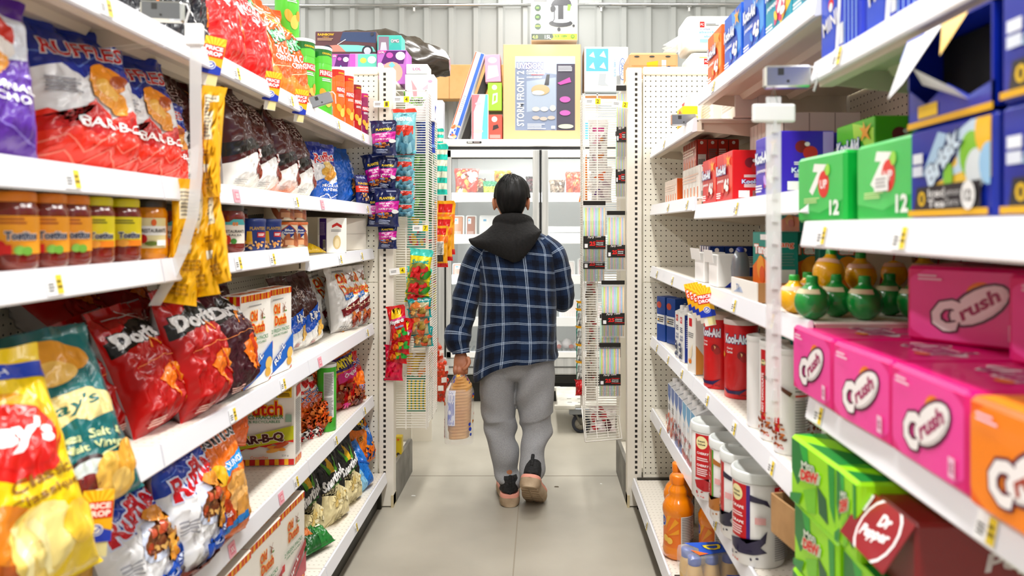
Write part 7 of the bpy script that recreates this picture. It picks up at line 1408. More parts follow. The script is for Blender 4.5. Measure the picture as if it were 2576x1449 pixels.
# leaning long boxes
k = 5.75/1800
def leaner(xb, xt, yt, w, base, art, lb, dy, d=.14):
    zb_ = zt+.004; X0 = (xb-VX)*k; X1 = (xt-VX)*k; Z1 = EYE-(yt-VY)*k; L = math.hypot(X1-X0, Z1-zb_); a = math.atan2(X1-X0, Z1-zb_)
    mb = box_shape(w, d, L, base, {'f': art}); o = mb.obj('long_box'); o.location = (X0+w/2*math.cos(a)*1.0, 5.75+dy, zb_+w/2*math.sin(a)); o.rotation_euler = (0, a, 0); tag(o, lb, 'long box')
leaner(1130, 1199, 143, .075, 'e8e8ec', [('R', 'e87a4a', 0, .1, .12, 1), ('R', '4a78c8', .62, 0, 1, 1), ('L', 'b0b8c8', .2, .3, .6, .5, 9), ('B', ['e88a5a', 'f2c8a0', '4a78c8'], .1, .02, .9, .16, 12, .2)], 'long white and blue box leaning to the right on the freezer', -.02)
leaner(1158, 1222, 172, .055, '2a2420', [], 'long dark box leaning behind the white and blue one', .10, .1)
mb = MB(); mb.cbox(-1.25, -.24, 6.26, 6.40, 2.50, 2.80, .004, noisy('tan_cardboard', 'cf9d60', 'dbac72', 6, .8)); mb.box(-.80, -.797, 6.258, 6.26, 2.50, 2.80, mat('a87a48'))
tag(mb.obj('long_carton'), 'long tan carton lying high behind the freezer boxes', 'carton')
mb = MB()
for x in (-1.15, -.36):
    mb.box(x-.02, x+.02, 6.25, 6.50, 2.47, 2.498, M_STEEL); mb.box(x-.02, x+.02, 6.47, 6.50, 2.25, 2.47, M_STEEL)
tag(mb.obj('wall_bracket'), 'pair of steel wall brackets under the long tan carton', 'bracket')
pbox(1094, 250, 1114, 352, 5.68, .12, 'eceef4', [], 'slim bluish white box behind the left wire rack', 'carton', 'carton', zb=zt)
def tall(x0, x1, y0, y1, z, c, lb, cat='cabinet'):
    mb = MB(); mb.cbox(x0, x1, y0, y1, 0, z, .006, mat(c, .5)); tag(mb.obj('display_stand'), lb, cat)
0 and tall(-1.02, -.66, 4.87, 5.10, 1.36+.74*0+.675, 'dcdcd8', 'pale display stand behind the left wire rack')
# yellow packets on the low deck behind the left end panel
pbox(993, 1075, 1010, 1130, 3.72, .05, 'd8c01c', [('E', '3a3020', .5, .2, .3, .3), ('E', 'e8742a', .5, .9, .2, .2)], 'yellow packet standing low behind the left upright', 'packet', 'snack_packet', zb=.171)
# dolly
dl = empty('dolly', (.13, 4.78, 0), label='flat white dolly with a grey wheel standing by the freezer', cat='dolly')
wp = noisy('worn_white_paint', 'b8b4a8', 'e2e0d8', 6, .6)
mb = MB(); mb.cbox(-.02, .62, -.02, .50, .17, .20, .006, wp)
for x in (.05, .12):
    for y in (.02, .12): mb.box(x, x+.03, y, y+.008, .2002, .2012, mat('4a463e'))
mb.obj('platform', dl)
mb = MB(); mb.cbox(-.04, .10, -.045, -.018, .168, .198, .006, wp); mb.cbox(-.04, .02, .49, .52, .168, .198, .006, wp); mb.obj('bumper', dl)
mb = MB(); mb.cbox(.06, .22, -.03, .05, .13, .172, .004, mat('8a8d90', .4, .6)); mb.obj('caster_plate', dl)
for y in (.02, .42):
    wv_ = empty('wheel', (.14, y, .062)); wv_.parent = dl
    mb = MB(); Mx = Matrix.Rotation(R(90), 4, 'X')
    mb.lathe([(.043, -.016), (.060, -.018), (.062, -.012), (.062, .012), (.060, .018), (.043, .016)], mat('2c2e38', .6), 28, M=Mx, cap=False); mb.obj('tyre', wv_)
    mb = MB(); mb.lathe([(.001, -.012), (.02, -.016), (.022, -.006), (.036, -.006), (.044, -.012), (.044, .012), (.001, .012)], mat('9a958c', .5), 28, M=Mx, cap=False)
    for q in range(5):
        a = q*2*PI/5; mb.tube([(0, -.008, 0), (.04*math.cos(a), -.010, .04*math.sin(a))], .004, mat('8a857c', .5), 5)
    mb.obj('hub', wv_)
    mb = MB(); mb.tube([(0, -.024, 0), (-.035, -.024, .075)], .008, mat('6a6862', .4, .5), 6); mb.tube([(0, .024, 0), (-.035, .024, .075)], .008, mat('6a6862', .4, .5), 6); mb.tube([(0, -.026, 0), (0, .026, 0)], .007, mat('55524c', .4, .5), 8); mb.obj('fork', wv_)
# scraps on the floor
for i, (px, py, lb) in enumerate(((1512, 1218, 'tiny white paper scrap on the floor by the right end panel'), (1040, 1248, 'thin white paper scrap on the floor by the left end panel'), (1400, 1225, 'thin dark straw bit on the floor behind the shoes'))):
    D = EYE*1800/(py-VY); X = (px-VX)*D/1800; mb = MB(); s = (.006, .012, .012)[i]
    mb.prism([(X-s, D-.003), (X+s, D-.005), (X+s*.7, D+.004), (X-s*.6, D+.006)], .0006, .003, mat('f4f4f0' if i < 2 else '5a5040', .7)); tag(mb.obj('paper_scrap'), lb, 'scrap')
# ================================================================ the person walking away
PY = 3.62
def px(x, y, D=3.6): return ((x-VX)*D/1800, EYE-(y-VY)*D/1800)
def ell(c, a, b, n=40, tilt=None, fold=0., seed=0, pw=1.0, ph=0.0):
    """ring around centre c; a, b half axes; tilt = axis direction of the limb"""
    T = (tilt or Vector((0, 0, 1))).normalized(); X = Vector((1, 0, 0)); X = (X-T*X.dot(T)).normalized(); Yv = T.cross(X).normalized()
    r = []
    for k in range(n):
        q = 2*PI*k/n+ph; cx, sy = math.cos(q), math.sin(q)
        if pw != 1: cx = math.copysign(abs(cx)**pw, cx); sy = math.copysign(abs(sy)**pw, sy)
        p = Vector(c)+X*a*cx+Yv*b*sy
        if fold:
            d = (p-Vector(c)).normalized(); nz = noise.noise(Vector((p.x*9+seed, p.y*5, p.z*11)))+.6*noise.noise(Vector((p.x*19+seed, p.y*9, p.z*24+p.x*14)))
            p = p+d*fold*nz
        r.append(p)
    return r
def interp(keys, n):
    """Catmull-Rom through tuples of numbers"""
    out = []; m = len(keys)-1
    for i in range(n+1):
        t = i/n*m; j = min(m-1, int(t)); f = t-j
        p0, p1, p2, p3 = keys[max(0, j-1)], keys[j], keys[j+1], keys[min(m, j+2)]
        out.append(tuple(.5*((2*b)+(-a+c)*f+(2*a-5*b+4*c-d)*f*f+(-a+3*b-3*c+d)*f**3) for a, b, c, d in zip(p0, p1, p2, p3)))
    return out
def limb(keys, n=30, seg=32, fold=0., seed=0, pw=1.0):
    """keys: (x, y, z, a, b)"""
    K = interp(keys, n); rings = []; L = [0]
    for i, k in enumerate(K):
        p = Vector(k[:3]); q = Vector(K[min(n, i+1)][:3])-Vector(K[max(0, i-1)][:3])
        rings.append(ell(p, k[3], k[4], seg, q, fold, seed, pw))
        if i: L.append(L[-1]+(p-Vector(K[i-1][:3])).length)
    return rings, L
person = empty('person', (-.13, PY, 0), label='person walking away in blue plaid jacket, black hood and grey sweatpants', cat='person')
def pobj(mb, name, parent=person, base=Vector((-.13, PY, 0))):
    if parent is person: mb.v = [(p[0]-base.x, p[1]-base.y, p[2]-base.z) for p in mb.v]
    return mb.obj(name, parent)
SKIN = noisy('skin', 'a8694a', 'c08360', 14, .5)
HX, HY, HZ = -.148, 3.60, 1.505
# body: closed pieces fused into one skin by a voxel remesh
mb = MB()
def blob(c, rx, ry, rz, M=None, seg=20, n=12, f=None):
    rg = []
    for j in range(n+1):
        a = -PI/2+PI*j/n; rr = max(math.cos(a), .02)
        rg.append([(c[0]+rx*rr*math.cos(2*PI*k/seg), c[1]+ry*rr*math.sin(2*PI*k/seg), c[2]+rz*math.sin(a)) for k in range(seg)])
    mb.rings(rg, SKIN)
blob((HX, HY, HZ+.01), .076, .095, .103); blob((HX, HY+.035, HZ-.05), .058, .062, .065); blob((HX, HY+.098, HZ-.015), .014, .022, .026)
blob((HX-.028, HY+.085, HZ+.012), .014, .012, .009); blob((HX+.028, HY+.085, HZ+.012), .014, .012, .009); blob((HX, HY+.088, HZ-.058), .026, .012, .010)
for s in (-1, 1):
    blob((HX+s*.084, HY-.008, HZ-.012), .0095, .021, .034); blob((HX+s*.089, HY-.024, HZ-.004), .006, .009, .024)
def piece(keys, n=14, seg=18):
    rg, L = limb(keys, n, seg); mb.rings(rg, SKIN)
piece([(HX, HY-.01, HZ-.02, .055, .06), (HX, HY+.005, 1.40, .056, .062), (-.14, 3.63, 1.33, .08, .075)])
piece([(-.14, 3.63, 1.36, .09, .07), (-.13, 3.64, 1.28, .17, .10), (-.13, 3.63, 1.15, .16, .11), (-.12, 3.62, 1.0, .145, .10), (-.115, 3.62, .88, .15, .105), (-.115, 3.62, .76, .155, .11), (-.115, 3.62, .70, .14, .10)], 20, 24)
piece([(-.27, 3.64, 1.28, .055, .055), (-.355, 3.63, 1.13, .048, .048), (-.395, 3.61, .97, .042, .042), (-.405, 3.585, .85, .036, .034), (-.398, 3.57, .745, .026, .022)])
piece([(.02, 3.64, 1.28, .055, .055), (.095, 3.63, 1.14, .048, .048), (.125, 3.65, 1.00, .042, .042), (.10, 3.76, 1.0, .036, .036), (.045, 3.87, 1.06, .028, .024)])
piece([(-.20, 3.62, .74, .085, .095), (-.222, 3.63, .55, .07, .08), (-.20, 3.63, .40, .052, .055), (-.185, 3.60, .25, .045, .05), (-.153, 3.575, .10, .027, .032), (-.150, 3.575, .05, .024, .032)])
piece([(-.03, 3.62, .74, .085, .095), (-.032, 3.60, .55, .07, .08), (-.028, 3.64, .40, .052, .055), (-.045, 3.54, .27, .045, .05), (-.050, 3.46, .18, .028, .030), (-.050, 3.45, .15, .022, .026)])
# left hand holding the neck of the bread bag, knuckles outward
hx, hy, hz = -.394, 3.545, .722
piece([(hx-.004, hy+.018, hz+.03, .026, .017), (hx-.002, hy+.01, hz+.0, .036, .018), (hx, hy, hz-.028, .038, .017), (hx, hy-.004, hz-.04, .036, .014)], 8, 16)
for i, (dx, ln) in enumerate(((-.030, .9), (-.010, 1.0), (.010, .98), (.029, .82))):
    b = Vector((hx+dx, hy-.004, hz-.034)); r_ = .0088 if i < 3 else .0078
    piece([(b.x, b.y, b.z, r_, r_), (b.x, b.y-.020*ln, b.z-.020*ln, r_, r_), (b.x*.97+hx*.03, b.y-.006, b.z-.040*ln, r_*.95, r_*.95), (b.x*.95+hx*.05, b.y+.016, b.z-.034*ln, r_*.9, r_*.9), (b.x*.95+hx*.05, b.y+.020, b.z-.016*ln, r_*.8, r_*.8)], 10, 10)
piece([(hx+.03, hy+.004, hz+.008, .012, .011), (hx+.042, hy-.014, hz-.012, .0105, .0105), (hx+.030, hy-.026, hz-.034, .0095, .0095), (hx+.012, hy-.030, hz-.046, .0085, .008)], 8, 10)
# right hand, raised in front of the chest
rx_, ry_, rz_ = .02, 3.90, 1.09
piece([(rx_+.02, ry_-.02, rz_-.02, .026, .018), (rx_, ry_+.01, rz_+.01, .036, .016), (rx_-.015, ry_+.035, rz_+.03, .034, .014)], 6, 14)
for i in range(4):
    b = Vector((rx_-.045+.021*i, ry_+.035+.004*i, rz_+.02+.006*i)); piece([(b.x, b.y, b.z, .009, .009), (b.x-.01, b.y+.028, b.z+.02, .0088, .0088), (b.x-.02, b.y+.04, b.z-.004, .0084, .0084), (b.x-.02, b.y+.03, b.z-.022, .0075, .0075)], 8, 10)
piece([(rx_-.03, ry_, rz_-.005, .012, .011), (rx_-.055, ry_+.02, rz_+.0, .010, .010), (rx_-.06, ry_+.045, rz_+.01, .009, .009)], 6, 10)
body = pobj(mb, 'body')
md = body.modifiers.new('fuse', 'REMESH'); md.mode = 'VOXEL'; md.voxel_size = .0042; md.use_smooth_shade = True
md = body.modifiers.new('soften', 'SMOOTH'); md.iterations = 3; md.factor = .5
# hair
HM = noisy('black_hair', '020202', '0e0c0b', 60, .5, .35, 3, .4, .75, (1, 1, .12), .2)
mb = MB(); rg = []; n = 34; seg = 72
for j in range(n+1):
    t = j/n; ring = []
    for k in range(seg):
        q = 2*PI*k/seg; back = -math.sin(q)          # 1 at the back of the head
        low = -.088 if back > .1 else (-.02 if back > -.25 else .045)
        low = -.083+.135*max(0, min(1, (.35-back)/.9)) if back < .35 else -.083-.012*back
        if abs(math.cos(q)) > .80 and back < .62: low = max(low, .012)      # clear of the ears
        zt_ = .127; a0 = math.asin(max(-1, min(1, low/zt_)))
        a = PI/2-(PI/2-a0)*t
        rr = math.cos(a); z = zt_*math.sin(a)
        nar = 1-.24*max(0, -z/.09)**2.2
        strand = .0030*noise.noise(Vector((q*9, t*1.6, 1)))+.0022*noise.noise(Vector((q*22, t*2.2, 7)))+.004*noise.noise(Vector((q*3, t*3, 4)))
        thick = .0+.010*math.sin(PI*min(1, t*1.15))+strand
        ring.append((HX+.004+(.092+thick)*rr*nar*math.cos(q), HY-.004+(.104+thick)*rr*(nar if math.sin(q) < 0 else 1)*math.sin(q), HZ+.008+z+thick*.5*(1-t)))
    rg.append(ring)
mb.rings(rg, HM, capa=True, capb=False)
inner = [[(HX+(p[0]-HX)*.93, HY+(p[1]-HY)*.93, p[2]-(.004 if 1 else 0)) for p in r_] for r_ in rg[-6:]]
mb.rings([rg[-1], inner[-1], inner[0]], HM, capa=False, capb=False)
rd = random.Random(8)
for k in range(46):
    a = rd.uniform(-2.6, -.5); tt = rd.uniform(0, .5); L = rd.uniform(.03, .075)
    d = Vector((math.cos(a), math.sin(a)*1.1, 0)); p0 = Vector((HX+.002, HY-.035, HZ+.128))+d*.01*rd.random()
    pts = []
    for i in range(6):
        u = i/5; ang = tt+u*L/.1
        pts.append(Vector((HX, HY-.006, HZ+.006))+Vector((d.x*.092*math.sin(ang+.08), d.y*.100*math.sin(ang+.08), .133*math.cos(ang+.08)))*(1+.03*math.sin(PI*u)))
    mb.tube(pts, [.0016, .0016, .0015, .0012, .0009, .0004], HM, 4)
for k in range(3):
    a = rd.uniform(3.5, 6); mb.tube([(HX-.004, HY-.04, HZ+.134), (HX-.004+.012*math.cos(a), HY-.04+.01*math.sin(a), HZ+.142), (HX-.004+.03*math.cos(a), HY-.04+.02*math.sin(a), HZ+.139)], [.0012, .001, .0004], HM, 4)
pobj(mb, 'hair')
# plaid cloth
def plaid():
    m = bpy.data.materials.new('navy_plaid_fleece'); m.use_nodes = True; nt = m.node_tree; N = nt.nodes; L = nt.links; b = N['Principled BSDF']
    uv = N.new('ShaderNodeUVMap'); uv.uv_map = 'UVMap'; sp = N.new('ShaderNodeSeparateXYZ'); L.new(uv.outputs[0], sp.inputs[0])
    tc = N.new('ShaderNodeTexCoord'); nz = N.new('ShaderNodeTexNoise'); nz.inputs['Scale'].default_value = 130; nz.inputs['Detail'].default_value = 4; L.new(tc.outputs['Object'], nz.inputs['Vector'])
    def mt(op, a, c=None, d=None):
        n_ = N.new('ShaderNodeMath'); n_.operation = op
        for i, q in enumerate((a, c, d)):
            if q is None: continue
            if isinstance(q, (int, float)): n_.inputs[i].default_value = q
            else: L.new(q, n_.inputs[i])
        return n_.outputs[0]
    wh = []; dk = []
    for ax, p in ((0, .100), (1, .086)):
        f = mt('FRACT', mt('DIVIDE', mt('ADD', sp.outputs[ax], 10.0), p))
        def band(c, w_): return mt('LESS_THAN', mt('ABSOLUTE', mt('SUBTRACT', f, c)), w_)
        wh.append(mt('MULTIPLY', mt('ADD', band(.10, .022), band(.175, .022)), .52))
        dk.append(mt('ADD', mt('ADD', mt('MULTIPLY', band(.60, .17), .5), mt('MULTIPLY', band(.60, .05), .25)), mt('MULTIPLY', band(.38, .02), .3)))
    D_ = mt('MINIMUM', mt('ADD', dk[0], dk[1]), 1.0); Wt = mt('MINIMUM', mt('ADD', wh[0], wh[1]), 1.0)
    Wt = mt('MULTIPLY', Wt, mt('ADD', mt('MULTIPLY', nz.outputs[0], 1.0), .35))
    m1 = N.new('ShaderNodeMix'); m1.data_type = 'RGBA'; L.new(D_, m1.inputs[0]); m1.inputs[6].default_value = (*rgb('182a48'), 1); m1.inputs[7].default_value = (*rgb('0b1120'), 1)
    m2 = N.new('ShaderNodeMix'); m2.data_type = 'RGBA'; L.new(Wt, m2.inputs[0]); L.new(m1.outputs[2], m2.inputs[6]); m2.inputs[7].default_value = (*rgb('b4c6de'), 1)
    L.new(m2.outputs[2], b.inputs['Base Color']); b.inputs['Roughness'].default_value = .95; b.inputs['Sheen Weight'].default_value = .12; b.inputs['Specular IOR Level'].default_value = .15
    bp = N.new('ShaderNodeBump'); bp.inputs['Strength'].default_value = .5; bp.inputs['Distance'].default_value = .003; L.new(nz.outputs[0], bp.inputs['Height']); L.new(bp.outputs[0], b.inputs['Normal'])
    return m
PLD = plaid()
keys = [(-.140, 3.625, 1.385, .070, .072), (-.138, 3.63, 1.358, .115, .092), (-.132, 3.635, 1.325, .172, .105), (-.122, 3.635, 1.27, .212, .122), (-.115, 3.63, 1.18, .208, .134), (-.112, 3.625, 1.06, .196, .138), (-.114, 3.62, .94, .196, .142), (-.118, 3.615, .84, .202, .148), (-.118, 3.61, .765, .204, .150), (-.116, 3.61, .725, .200, .146)]
K = interp(keys, 44); mb = MB(); rg = []; S = 64
for i, k in enumerate(K):
    ring = []
    for s in range(S):
        q = 2*PI*s/S; cx, sy = math.cos(q), math.sin(q)
        cx = math.copysign(abs(cx)**.86, cx); sy = math.copysign(abs(sy)**.86, sy)
        lo = max(0, min(1, (1.05-k[2])/.32)); dl = max(0, -cx)**1.5*lo*.12       # the left hem hangs lower
        z = k[2]-dl-(.012*max(0, -sy)*lo)+.006*math.sin(q*5)*lo
        n1 = noise.noise(Vector((cx*2.2+3, sy*2, z*4.5)))+.5*noise.noise(Vector((cx*5+z*6, sy*4, z*8+cx*3)))
        dg = math.sin((cx*2.4-z*9))*.5*max(0, -cx)
        fl = .011*n1*(.4+lo)+.007*dg*lo
        # bunched hem
        hem = max(0, 1-abs(k[2]-.735)/.03); fl += .006*hem
        ring.append((k[0]+(k[3]+fl)*cx-.016*lo*max(0, -cx), k[1]+(k[4]+fl)*sy, z))
    rg.append(ring)
mb.rings(rg, PLD, capa=False, capb=False, uvs=lambda j, s: (1.17*s/S+.015*math.sin(j*.13), K[j][2]*1.02+.024*abs(math.cos(2*PI*s/S))-.035*max(0, -math.cos(2*PI*s/S))))
inn = [[(-.116+(p[0]+.116)*.93, 3.61+(p[1]-3.61)*.93, p[2]+d) for p in rg[-1]] for d in (.004, .09)]
mb.rings([rg[-1]]+inn, mat('14171f', .9), capa=False, capb=False)
def sleeve(keys, seed, uo, cuff=True):
    rg, L = limb(keys, 40, 36, .010, seed); 
    mb.rings(rg, PLD, capa=False, capb=False, uvs=lambda j, s: (uo+.40*s/36, 1.30-L[j]+.06))
    e = rg[-1]; c = Vector((0, 0, 0))
    for p in e: c += Vector(p)
    c /= len(e); mb.rings([e, [c+(Vector(p)-c)*.8 for p in e], [c+(Vector(p)-c)*.78+(Vector(rg[-6][0])-Vector(e[0])) for p in e]], mat('14171f', .9), capa=False)
sleeve([(-.245, 3.64, 1.305, .05, .085), (-.298, 3.635, 1.255, .062, .085), (-.338, 3.63, 1.17, .066, .076), (-.362, 3.625, 1.07, .066, .070), (-.385, 3.61, .97, .066, .066), (-.400, 3.595, .88, .060, .060), (-.412, 3.58, .845, .066, .062), (-.412, 3.57, .80, .060, .055), (-.400, 3.56, .765, .044, .040), (-.397, 3.557, .748, .041, .038)], 3, .03)
sleeve([(.005, 3.64, 1.30, .05, .085), (.060, 3.635, 1.245, .062, .085), (.088, 3.63, 1.17, .062, .076), (.104, 3.635, 1.08, .060, .070), (.114, 3.65, 1.015, .056, .066), (.112, 3.70, .992, .050, .058), (.098, 3.78, 1.005, .046, .05), (.068, 3.855, 1.045, .042, .042)], 9, .05)
pobj(mb, 'plaid_jacket')
# hood
mb = MB(); HK = noisy('black_fleece', '070606', '121111', 90, .95, .3, 3)
inn_ = [(-.325, 1.325), (-.275, 1.358), (-.235, 1.395), (-.205, 1.425), (-.175, 1.432), (-.14, 1.436), (-.10, 1.432), (-.06, 1.42), (-.03, 1.39), (-.008, 1.368), (.0, 1.362)]
out_ = [(-.362, 1.318), (-.338, 1.285), (-.275, 1.262), (-.222, 1.238), (-.172, 1.218), (-.126, 1.200), (-.090, 1.218), (-.060, 1.250), (-.030, 1.290), (-.004, 1.335), (.008, 1.362)]
ni = 40; nj = 20; I = interp(inn_, ni); O = interp(out_, ni); gf = []; gb = []
for i in range(ni+1):
    s = i/ni; cen = math.sin(PI*s)
    for j in range(nj+1):
        t = j/nj; x = I[i][0]+(O[i][0]-I[i][0])*t; z = I[i][1]+(O[i][1]-I[i][1])*t
        yb = 3.575-.080*cen**.6*t**.6-.004
        bul = .056*math.sin(PI*t)**.6*(.45+.55*cen)
        f_ = .006*noise.noise(Vector((x*9, z*14+x*8, 2)))+.004*math.sin(t*9+s*5)
        seam = -.007*math.exp(-((s-.52)/.012)**2)
        gf.append((x, yb-bul-f_*math.sin(PI*t)-seam, z)); gb.append((x, yb+.012*math.sin(PI*t), z))
def gidx(b): return [(b+i*(nj+1)+j, b+(i+1)*(nj+1)+j, b+(i+1)*(nj+1)+j+1, b+i*(nj+1)+j+1) for i in range(ni) for j in range(nj)]
mb.rings([gf[i*(nj+1):(i+1)*(nj+1)]+gb[i*(nj+1):(i+1)*(nj+1)][::-1] for i in range(ni+1)], HK)
# collar roll around the neck
rg = []
for k in range(41):
    q = 2*PI*k/40; c = Vector((HX+.010+.082*math.cos(q), 3.60+.078*math.sin(q), 1.392+.022*max(0, -math.sin(q))))
    t = Vector((-math.sin(q), math.cos(q), 0)); rg.append([c+Vector((math.cos(q), math.sin(q), 0))*.024*math.cos(2*PI*a/12)+Vector((0, 0, 1))*.034*math.sin(2*PI*a/12) for a in range(12)])
mb.rings(rg, HK, capa=False, capb=False)
hd = pobj(mb, 'hood')
md = hd.modifiers.new('fuse', 'REMESH'); md.mode = 'VOXEL'; md.voxel_size = .0042; md.use_smooth_shade = True
md = hd.modifiers.new('soften', 'SMOOTH'); md.iterations = 2; md.factor = .5
# sweatpants: hips and two legs fused
mb = MB(); PM = noisy('grey_marl_jersey', '8f9093', 'a4a5a8', 320, .95, .06, 2)
def pk(l): return [(*(lambda q: (q[0], yy, q[1]))(px(x, y, 3.6)), a*.002, b) for x, y, a, yy, b in l]
for seed, l in ((1, [(1258, 905, 50, 3.62, .118), (1256, 950, 50, 3.625, .112), (1252, 1000, 46.5, 3.63, .100), (1255, 1050, 42, 3.63, .088), (1262, 1100, 37.5, 3.62, .076), (1268, 1145, 35, 3.60, .070), (1275, 1180, 31, 3.60, .060), (1283, 1202, 27, 3.59, .052), (1286, 1216, 23, 3.585, .046), (1286, 1226, 22, 3.582, .044)]),
                (2, [(1345, 905, 51, 3.62, .118), (1345, 950, 49, 3.61, .112), (1343, 1000, 46, 3.605, .100), (1346, 1045, 42.5, 3.61, .090), (1350, 1062, 41, 3.605, .084), (1346, 1100, 34, 3.565, .074), (1341, 1135, 30, 3.52, .066), (1337, 1160, 30, 3.49, .062), (1335, 1180, 25, 3.46, .052), (1333, 1192, 21, 3.445, .046)])):
    rg, L = limb(pk(l), 60, 40); r2 = []
    for j, r_ in enumerate(rg):
        c = sum((Vector(p) for p in r_), Vector())/len(r_); o = []
        for p in r_:
            p = Vector(p); d = (p-c).normalized(); t = j/60
            w_ = math.sin(p.z*(46 if t > .35 else 20)+p.x*24*(1 if seed == 1 else -1)+noise.noise(p*6)*3.5)
            k_ = .019*w_*(.35+t*1.1)*max(0, noise.noise(Vector((p.x*6, p.y*6, p.z*5+seed*9)))+.45)
            o.append(p+d*k_+d*.006*noise.noise(p*8))
        r2.append(o)
    mb.rings(r2, PM)
rg, L = limb([(*((px(1303, 872)[0]), 3.615, px(1303, 872)[1]), .188, .128), (*((px(1303, 905)[0]), 3.62, px(1303, 905)[1]), .186, .13), (*((px(1302, 940)[0]), 3.62, px(1302, 940)[1]), .17, .11), (*((px(1302, 955)[0]), 3.62, px(1302, 955)[1]), .12, .07)], 14, 40)
mb.rings(rg, PM)
pn = pobj(mb, 'sweatpants')
md = pn.modifiers.new('fuse', 'REMESH'); md.mode = 'VOXEL'; md.voxel_size = .0048; md.use_smooth_shade = True
md = pn.modifiers.new('soften', 'SMOOTH'); md.iterations = 2; md.factor = .5
# shoes
SOLE = noisy('worn_sole_rubber', '9c8468', 'c4ad90', 14, .75); PINK = mat('eda28e', .6, name='salmon_rubber'); MESHB = noisy('black_mesh_fabric', '0e0e0f', '262628', 120, .8, .3, 2)
def shoe(loc, rot):
    s = empty('shoe', loc, rot); s.parent = person; s.scale = (1.22, 1.05, 1.12); s.location = Vector(loc)-Vector((-.13, PY, 0))
    # local frame: toe toward +Y, sole down, heel at origin
    out = interp([(.0, -.014, .006), (.0, -.009, .024), (.0, .006, .036), (.0, .03, .041), (.002, .07, .038), (.002, .12, .042), (.004, .18, .050), (.004, .23, .046), (.002, .265, .030), (.0, .282, .006)], 28)
    def prof(z, g, bulge=0):
        L_ = [(x-w_*g-bulge, y, z) for x, y, w_ in out]; R_ = [(x+w_*g+bulge, y, z) for x, y, w_ in out]
        return R_+L_[::-1]
    def lay(zs, mt, name, toe=0.):
        m_ = MB(); rg = []
        for z, g in zs:
            r_ = prof(z, g); rg.append([(p[0], p[1], p[2]+.018*max(0, (p[1]-.18)/.1)**2*(1 if toe else .6)) for p in r_])
        m_.rings(rg, mt); return m_.obj(name, s)
    lay([(.0, .80), (.004, .92), (.012, 1.0), (.024, 1.03), (.036, .99), (.040, .97)], SOLE, 'outsole')
    lay([(.038, .97), (.043, .99), (.050, .96), (.053, .92)], PINK, 'midsole')
    m_ = MB()
    for k in range(7):
        y = .015+.036*k; m_.box(-.034, -.004, y, y+.024, -.003+(.0 if y < .18 else .006), .002+(.0 if y < .18 else .006), SOLE); m_.box(.004, .034, y, y+.024, -.003+(.0 if y < .18 else .006), .002+(.0 if y < .18 else .006), SOLE)
    m_.obj('tread', s)
    m_ = MB(); rg = []
    for i in range(27):
        t = i/26; y = -.006+.274*t; k = out[min(28, int(t*28))]
        top = (.112-.03*t*3) if t < .33 else (.078+.012*(t-.33)-.075*max(0, t-.45)**1.0)
        top = max(.060, top+.012); w_ = k[2]*.96 if i else k[2]*.5
        ring = []
        for a in range(24):
            q = 2*PI*a/24; zz = .050+(top-.050)*max(0, math.sin(q)); ring.append((k[0]+w_*math.cos(q)*(1-.25*max(0, math.sin(q))), y, zz if math.sin(q) > 0 else .046))
        rg.append(ring)
    m_.rings(rg, MESHB); m_.obj('upper', s)
    m_ = MB(); m_.cbox(-.007, .007, -.012, -.004, .090, .140, .003, MESHB); m_.obj('heel_tab', s)
    m_ = MB(); m_.lathe([(.036, .060), (.037, .090), (.034, .115), (.028, .128)], MESHB, 20, M=Matrix.Translation((0, .040, 0)), sy=1.3); m_.obj('collar', s)
    return s
shoe((-.150, 3.522, .002), (0, 0, R(7)))
shoe((-.055, 3.375, .148), (R(-36), R(3), R(-8)))
# ================================================================ the loaf in its bag
bx0, bz0 = px(1157, 918, 3.545); lf = empty('bread_bag', (bx0, 3.545, px(0, 1108, 3.545)[1]), label='sliced bread loaf in a clear dotted bag held in the left hand', cat='bread')
h = .335; CR = noisy('bread_crust', 'd09048', 'e8b470', 9, .5)
mb = MB(); rg = []
for j in range(100):
    t = j/99; z = .020+t*.30; a = .056*(1 if t > .12 else .9)*(1 if t < .84 else 1-1.6*(t-.84)**.9*2); s = -.0035*max(0, 1-abs((j % 5)-2)/1.2)
    ring = []
    for k in range(28):
        q = 2*PI*k/28; cx = math.copysign(abs(math.cos(q))**.6, math.cos(q)); sy = math.copysign(abs(math.sin(q))**.7, math.sin(q))
        ring.append(((a+s)*cx+.006-.010*(1-t), .052*sy+s, z+.004*cx))
    rg.append(ring)
mb.rings(rg, CR); mb.obj('loaf', lf)
mb = MB(); cols = ['d8262c', '2148b0', 'f2c21c']; FILM = clear('bread_bag_film', 'f6f2ec', .22, .06)
def bsurf(q, t):
    g = 1.0 if t < .66 else max(.10, 1-((t-.66)/.34)**1.15*.93)
    cx = math.copysign(abs(math.cos(q))**.6, math.cos(q)); sy = math.copysign(abs(math.sin(q))**.7, math.sin(q)); n_ = .003*noise.noise(Vector((q*3, t*9, 2)))
    return Vector(((.071*g+n_)*cx-.004*(1-t), (.060*g+n_)*sy, -.004+t*(h+.035)))
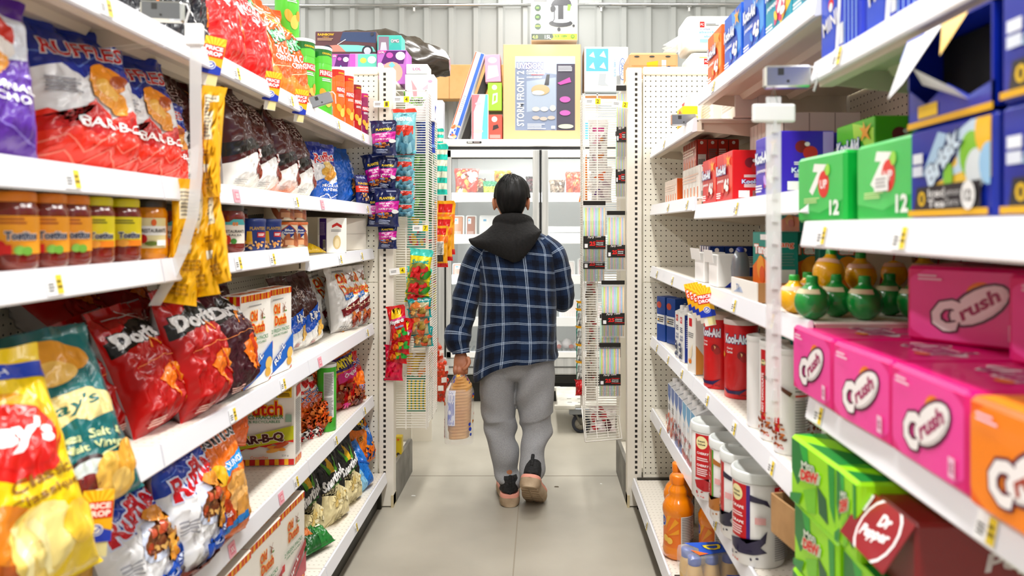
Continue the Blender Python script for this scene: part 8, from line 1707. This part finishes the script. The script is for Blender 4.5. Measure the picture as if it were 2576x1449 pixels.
rg = [[bsurf(2*PI*k/36, t/30) for k in range(36)] for t in range(31)]
mb.rings(rg, FILM, capb=False); mb.obj('film', lf)
mb = MB(); rd = random.Random(4)
def spot(q, t, r_, c):
    P = []
    for k in range(10):
        a = 2*PI*k/10; p = bsurf(q+r_*math.cos(a)/.058, t+r_*math.sin(a)/.37); P.append(Vector((p.x*1.02, p.y*1.02, p.z)))
    mb.add(P, [tuple(range(10))], mat(c, .4, 0, .3))
for k in range(70):
    q = rd.choice((rd.uniform(5.3, 6.2), rd.uniform(3.1, 3.6))); t = rd.uniform(.05, .98)
    if rd.random() < .4: t = rd.uniform(.78, .97); q = rd.uniform(0, 6.28)
    spot(q, t, rd.uniform(.006, .011), cols[k % 3])
# white printed band and block of print facing the camera
def band(q0, q1, t0, t1, c, n_=8):
    P = []; F_ = []
    for i in range(n_+1):
        for j in range(n_+1):
            p = bsurf(q0+(q1-q0)*i/n_, t0+(t1-t0)*j/n_); P.append(Vector((p.x*1.008, p.y*1.008, p.z)))
    for i in range(n_):
        for j in range(n_): b_ = i*(n_+1)+j; F_.append((b_, b_+n_+1, b_+n_+2, b_+1))
    mb.add(P, F_, mat(c, .4, 0, .3))
band(R(178), R(232), .08, .80, 'f3f1ee'); 
for k in range(7): band(R(236)+.07*k, R(236)+.07*k+.045, .26-.01*(k % 3), .70-.02*(k % 2), '9aa2d0', 3)
band(R(234), R(266), .25, .71, 'e8e8f2')
for k in range(6): band(R(238)+.08*k, R(238)+.08*k+.03, .27, .69-.02*(k % 3), '8e98cc', 3)
v0, f0 = text_shape('WONDER', .03, 0); P = [bsurf(R(196)-(y-.35)*.26*1.0, .06+x*.125) for x, y in v0]
mb.add([Vector((p.x*1.03, p.y*1.03, p.z)) for p in P], f0, mat('a8182c', .4))
mb.obj('print', lf)
mb = MB(); mb.tube([(0, 0, h+.02), (0, -.002, h+.035), (.002, .0, h+.05), (0, .006, h+.06)], [.010, .007, .007, .006], mat('efeae8', .35, 0, .3), 10); mb.obj('twisted_neck', lf)
